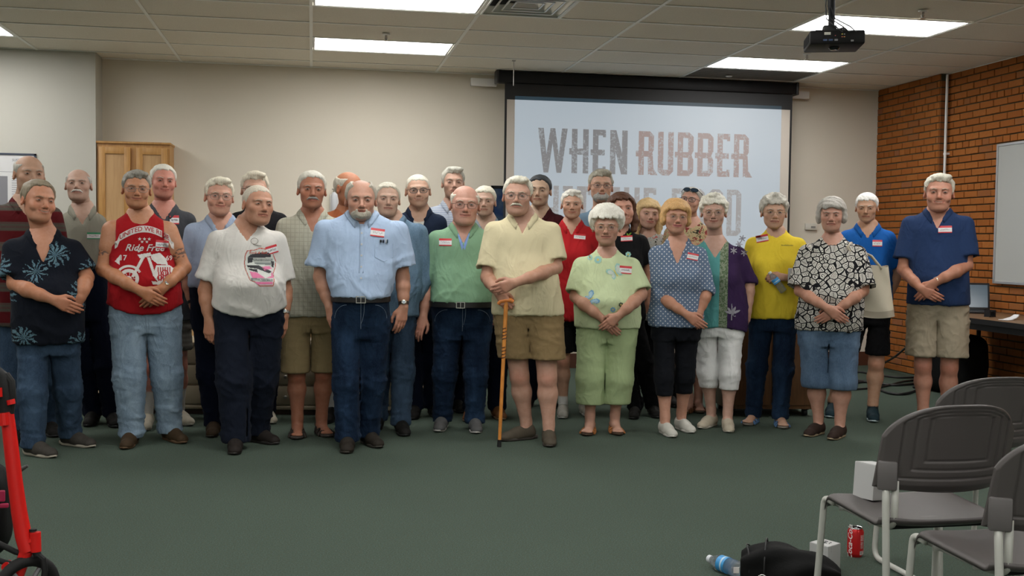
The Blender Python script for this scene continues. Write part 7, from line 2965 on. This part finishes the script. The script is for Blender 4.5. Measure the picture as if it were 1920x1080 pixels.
P_('navypolo', label='tall man in navy polo and beige cargo shorts at right with hands clasped', hd=(1762, 321, 395, .02, 0, .02), sh=(1690, 1828, 405), wa=(1704, 1816, 520), hi=(1702, 1816, 568), hem=571,
   ft=[(1706, 800, -.75), (1785, 806, .3)], shirt=cloth('navy_pique', (.020, .040, .105)), pants=cloth('beige_cargo', (.34, .29, .21), 'khaki'), legs='shorts', hemy=667, hair='full', hcol=(.56, .54, .45), skin=(.60, .31, .21), ruddy=1.5, smile=.7, teeth=1,
   sleeve='mid', sf=.78, armL=[(1694, 505), (1725, 540), (1745, 552), 'over'], armR=[(1812, 498), (1752, 530), (1735, 548), 'front'], watchR=('steel_square', (.55, .53, .48), .8, .017), lod=0, seed=30,
   shoe=('sneaker', (.10, .065, .025), (.04, .035, .03), 'hiking'), neckline='polo', vd=.12, tag=(1772, 430, .09, .05, .03, 'red'), belly=.16, knee=.058, lr=(.118, .102, .08), flare=.034, jowl=1, fold=.005, pfold=.009)

# ================================================================== things held by people
def world_of(I, q):
    return np.array(I['P0']) + I['vx'] * q[0] + I['vd'] * q[1] + np.array([0, 0, q[2]])


# small bottle in the hand of the woman in yellow
I = PEOPLE['yellow']
W_ = I['arms']['R'][2]
a_ = world_of(I, I['loc'](1470, 547, W_[1] - .035))
b_ = world_of(I, I['loc'](1437, 503, W_[1] - .045))
d_ = Vector(b_ - a_).normalized()
water_bottle('small_bottle', tuple(a_), d_.to_track_quat('Z', 'Y').to_euler(), 'small clear water bottle in the hand of the woman in yellow', .82)
c_ = world_of(I, I['loc'](1490, 519, W_[1] - .0))
e = empty('gift_box', (c_[0], c_[1], c_[2] - .06), -.5, 'white cardboard box under the arm of the woman in yellow', 'box', 'small white cardboard boxes')
MB().box((0, 0, .06), (.085, .085, .115), bev=.0012).build('carton', M_CARD, e)
MB().box((0, 0, .118), (.083, .083, .0016)).build('lid_flap', M_CARD, e)

# cream tote bag on the shoulder of the leaf-print woman
I = PEOPLE['leaf']
M_TOTE = simple('cream_canvas', (.52, .47, .36), .7, bscale=300, bstr=.3, var=.06)
c_ = world_of(I, I['loc'](1643, 590, .10))
t_ = I['tilt']
e = empty('tote_bag', tuple(c_), -t_ - .15, 'cream canvas tote bag hanging from the shoulder of the woman in leaf print', 'bag')
V, F = [], []
nu, nv = 44, 26
k_ = 7.2 / FPX
for j in range(nv + 1):
    v_ = j / nv
    for i in range(nu):
        a = 2 * math.pi * i / nu
        w = (.118 - .020 * v_) * (1 + .0 * v_)
        dpt = .060 * (1 - .45 * v_)
        n_ = .8 if v_ < .2 else .9
        x = w * math.copysign(abs(math.cos(a)) ** n_, math.cos(a)) - .028 * v_
        y = dpt * math.copysign(abs(math.sin(a)) ** n_, math.sin(a)) + .006 * math.sin(6 * v_ + 3 * a)
        z = .33 * v_ + .006 * math.sin(3 * a) * v_ - .030 * (1 - (x / .13) ** 2) * (1 - v_) * (1 if v_ > .02 else .6)
        V.append((x, y, z))
for j in range(nv):
    for i in range(nu):
        F.append((j * nu + i, j * nu + (i + 1) % nu, (j + 1) * nu + (i + 1) % nu, (j + 1) * nu + i))
F.append(tuple(reversed(range(nu))))
MB().add(V, F).build('body', M_TOTE, e, smooth='auto')
MB().add([(x * 1.012, y * 1.02, z - .004) for x, y, z in V[:nu * 5]], [tuple(reversed(range(nu)))] + [f for f in F[:nu * 4]]).build('base_panel', simple('taupe_leather', (.33, .29, .22), .55), e, smooth='auto')
S_ = np.array(I['arms']['R'][0])
sh_w = world_of(I, S_ + np.array([-.035, -.0, .078])) - c_
Rz = Matrix.Rotation(t_ + .15, 3, 'Z')
sp_ = Rz @ Vector(sh_w)
for yy in (-.05, .045):
    p0, p1 = Vector((-.105, yy * .6, .31)), Vector((.03, yy * .6, .31))
    top_ = sp_ + Vector((0, yy * .5, .004))
    m = MB()
    m.tube([p0, p0.lerp(top_, .5) + Vector((-.01, -.085 if yy < 0 else .02, 0)), top_ + Vector((-.008, -.09 if yy < 0 else .05, -.03)) , top_, top_ + Vector((.0, .075, -.03)), p1.lerp(top_, .5) + Vector((.02, .09, 0)), p1], .010, 8, flat=.45)
    m.build('strap', M_TOTE, e, smooth=True)

# dragonfly and turtle prints on the purple side of the tunic
I = PEOPLE['teal']
M_PR = simple('print_lilac_grey', (.30, .29, .33), .8)
loc_, yf_ = I['loc'], I['yfront']


def petals(I, u, v, L_, spec, mat, nm):
    c = I['loc'](u, v, I['yfront'](1.1))
    P = []
    for a, l, w in spec:
        ca, sa = math.sin(a), math.cos(a)
        q = []
        for k in range(10):
            th = 2 * math.pi * k / 10
            r, s = l * .5 * (1 + math.cos(th)), w * math.sin(th)
            q.append((c[0] + L_ * (r * ca + s * sa), c[2] + L_ * (r * sa - s * ca)))
        P.append(q)
    decal(I, P, mat, .003, name=nm)


petals(I, 1372, 588, .055, [(.5, 1, .16), (1.2, 1.1, .16), (-.6, .9, .15), (-1.25, .9, .14), (0, 1.3, .05), (3.14, .9, .07), (2.2, .6, .12)], M_PR, 'dragonfly_print')
for u, v in ((1392, 447), (1376, 470), (1396, 474), (1386, 458)):
    petals(I, u, v, .026, [(k * 1.05 + u, 1, .16) for k in range(6)], M_PR, 'turtle_print')
# green bird print on the black T-shirt
I = PEOPLE['brunette']
petals(I, 1178, 441, .030, [(.8, 1, .2), (-.9, 1.1, .22), (2.6, 1.0, .2), (-2.4, .8, .2)], simple('print_leaf_green', (.16, .30, .03), .8), 'green_print')
# small maker line on the yellow T-shirt
I = PEOPLE['yellow']
c = I['loc'](1476, 460, -.1)
r3 = random.Random(8)
decal(I, [[(c[0] + x, c[2] - .004), (c[0] + x + .005, c[2] - .004), (c[0] + x + .005, c[2] + r3.uniform(.002, .006)), (c[0] + x, c[2] + r3.uniform(.002, .006))] for x in np.arange(-.04, .04, .0075)],
      simple('print_olive', (.22, .20, .03), .8), .003, name='small_print')

# sunglasses pushed up on the grey-haired woman's head
I = PEOPLE['sunglasses']
m, ln = MB(), MB()
for s_ in (-1, 1):
    P_l = []
    for k in range(20):
        a = 2 * math.pi * k / 20
        x, z = s_ * .031 + .028 * math.copysign(abs(math.cos(a)) ** .8, math.cos(a)), .086 + .017 * math.sin(a)
        P_l.append((x, -.078 + .5 * (z - .086) + .020 * (x / .06) ** 2, z))
    m.tube(P_l, .0026, 6, closed=True)
    ln.add(P_l, [tuple(range(20))])
    m.tube([(s_ * .060, -.060, .088), (s_ * .082, -.02, .070), (s_ * .083, .03, .050)], .0024, 6)
m.tube([(-.005, -.078, .090), (.005, -.078, .090)], .0028, 6)
o = link('sunglasses', make_mesh('sunglasses', I['place'](np.array(m.V)), m.F, simple('sunglass_frame', (.012, .02, .03), .25)), I['root'])
link('dark_lens', make_mesh('dark_lens', I['place'](np.array(ln.V)), ln.F, simple('dark_lens', (.015, .03, .05), .08), False), o)
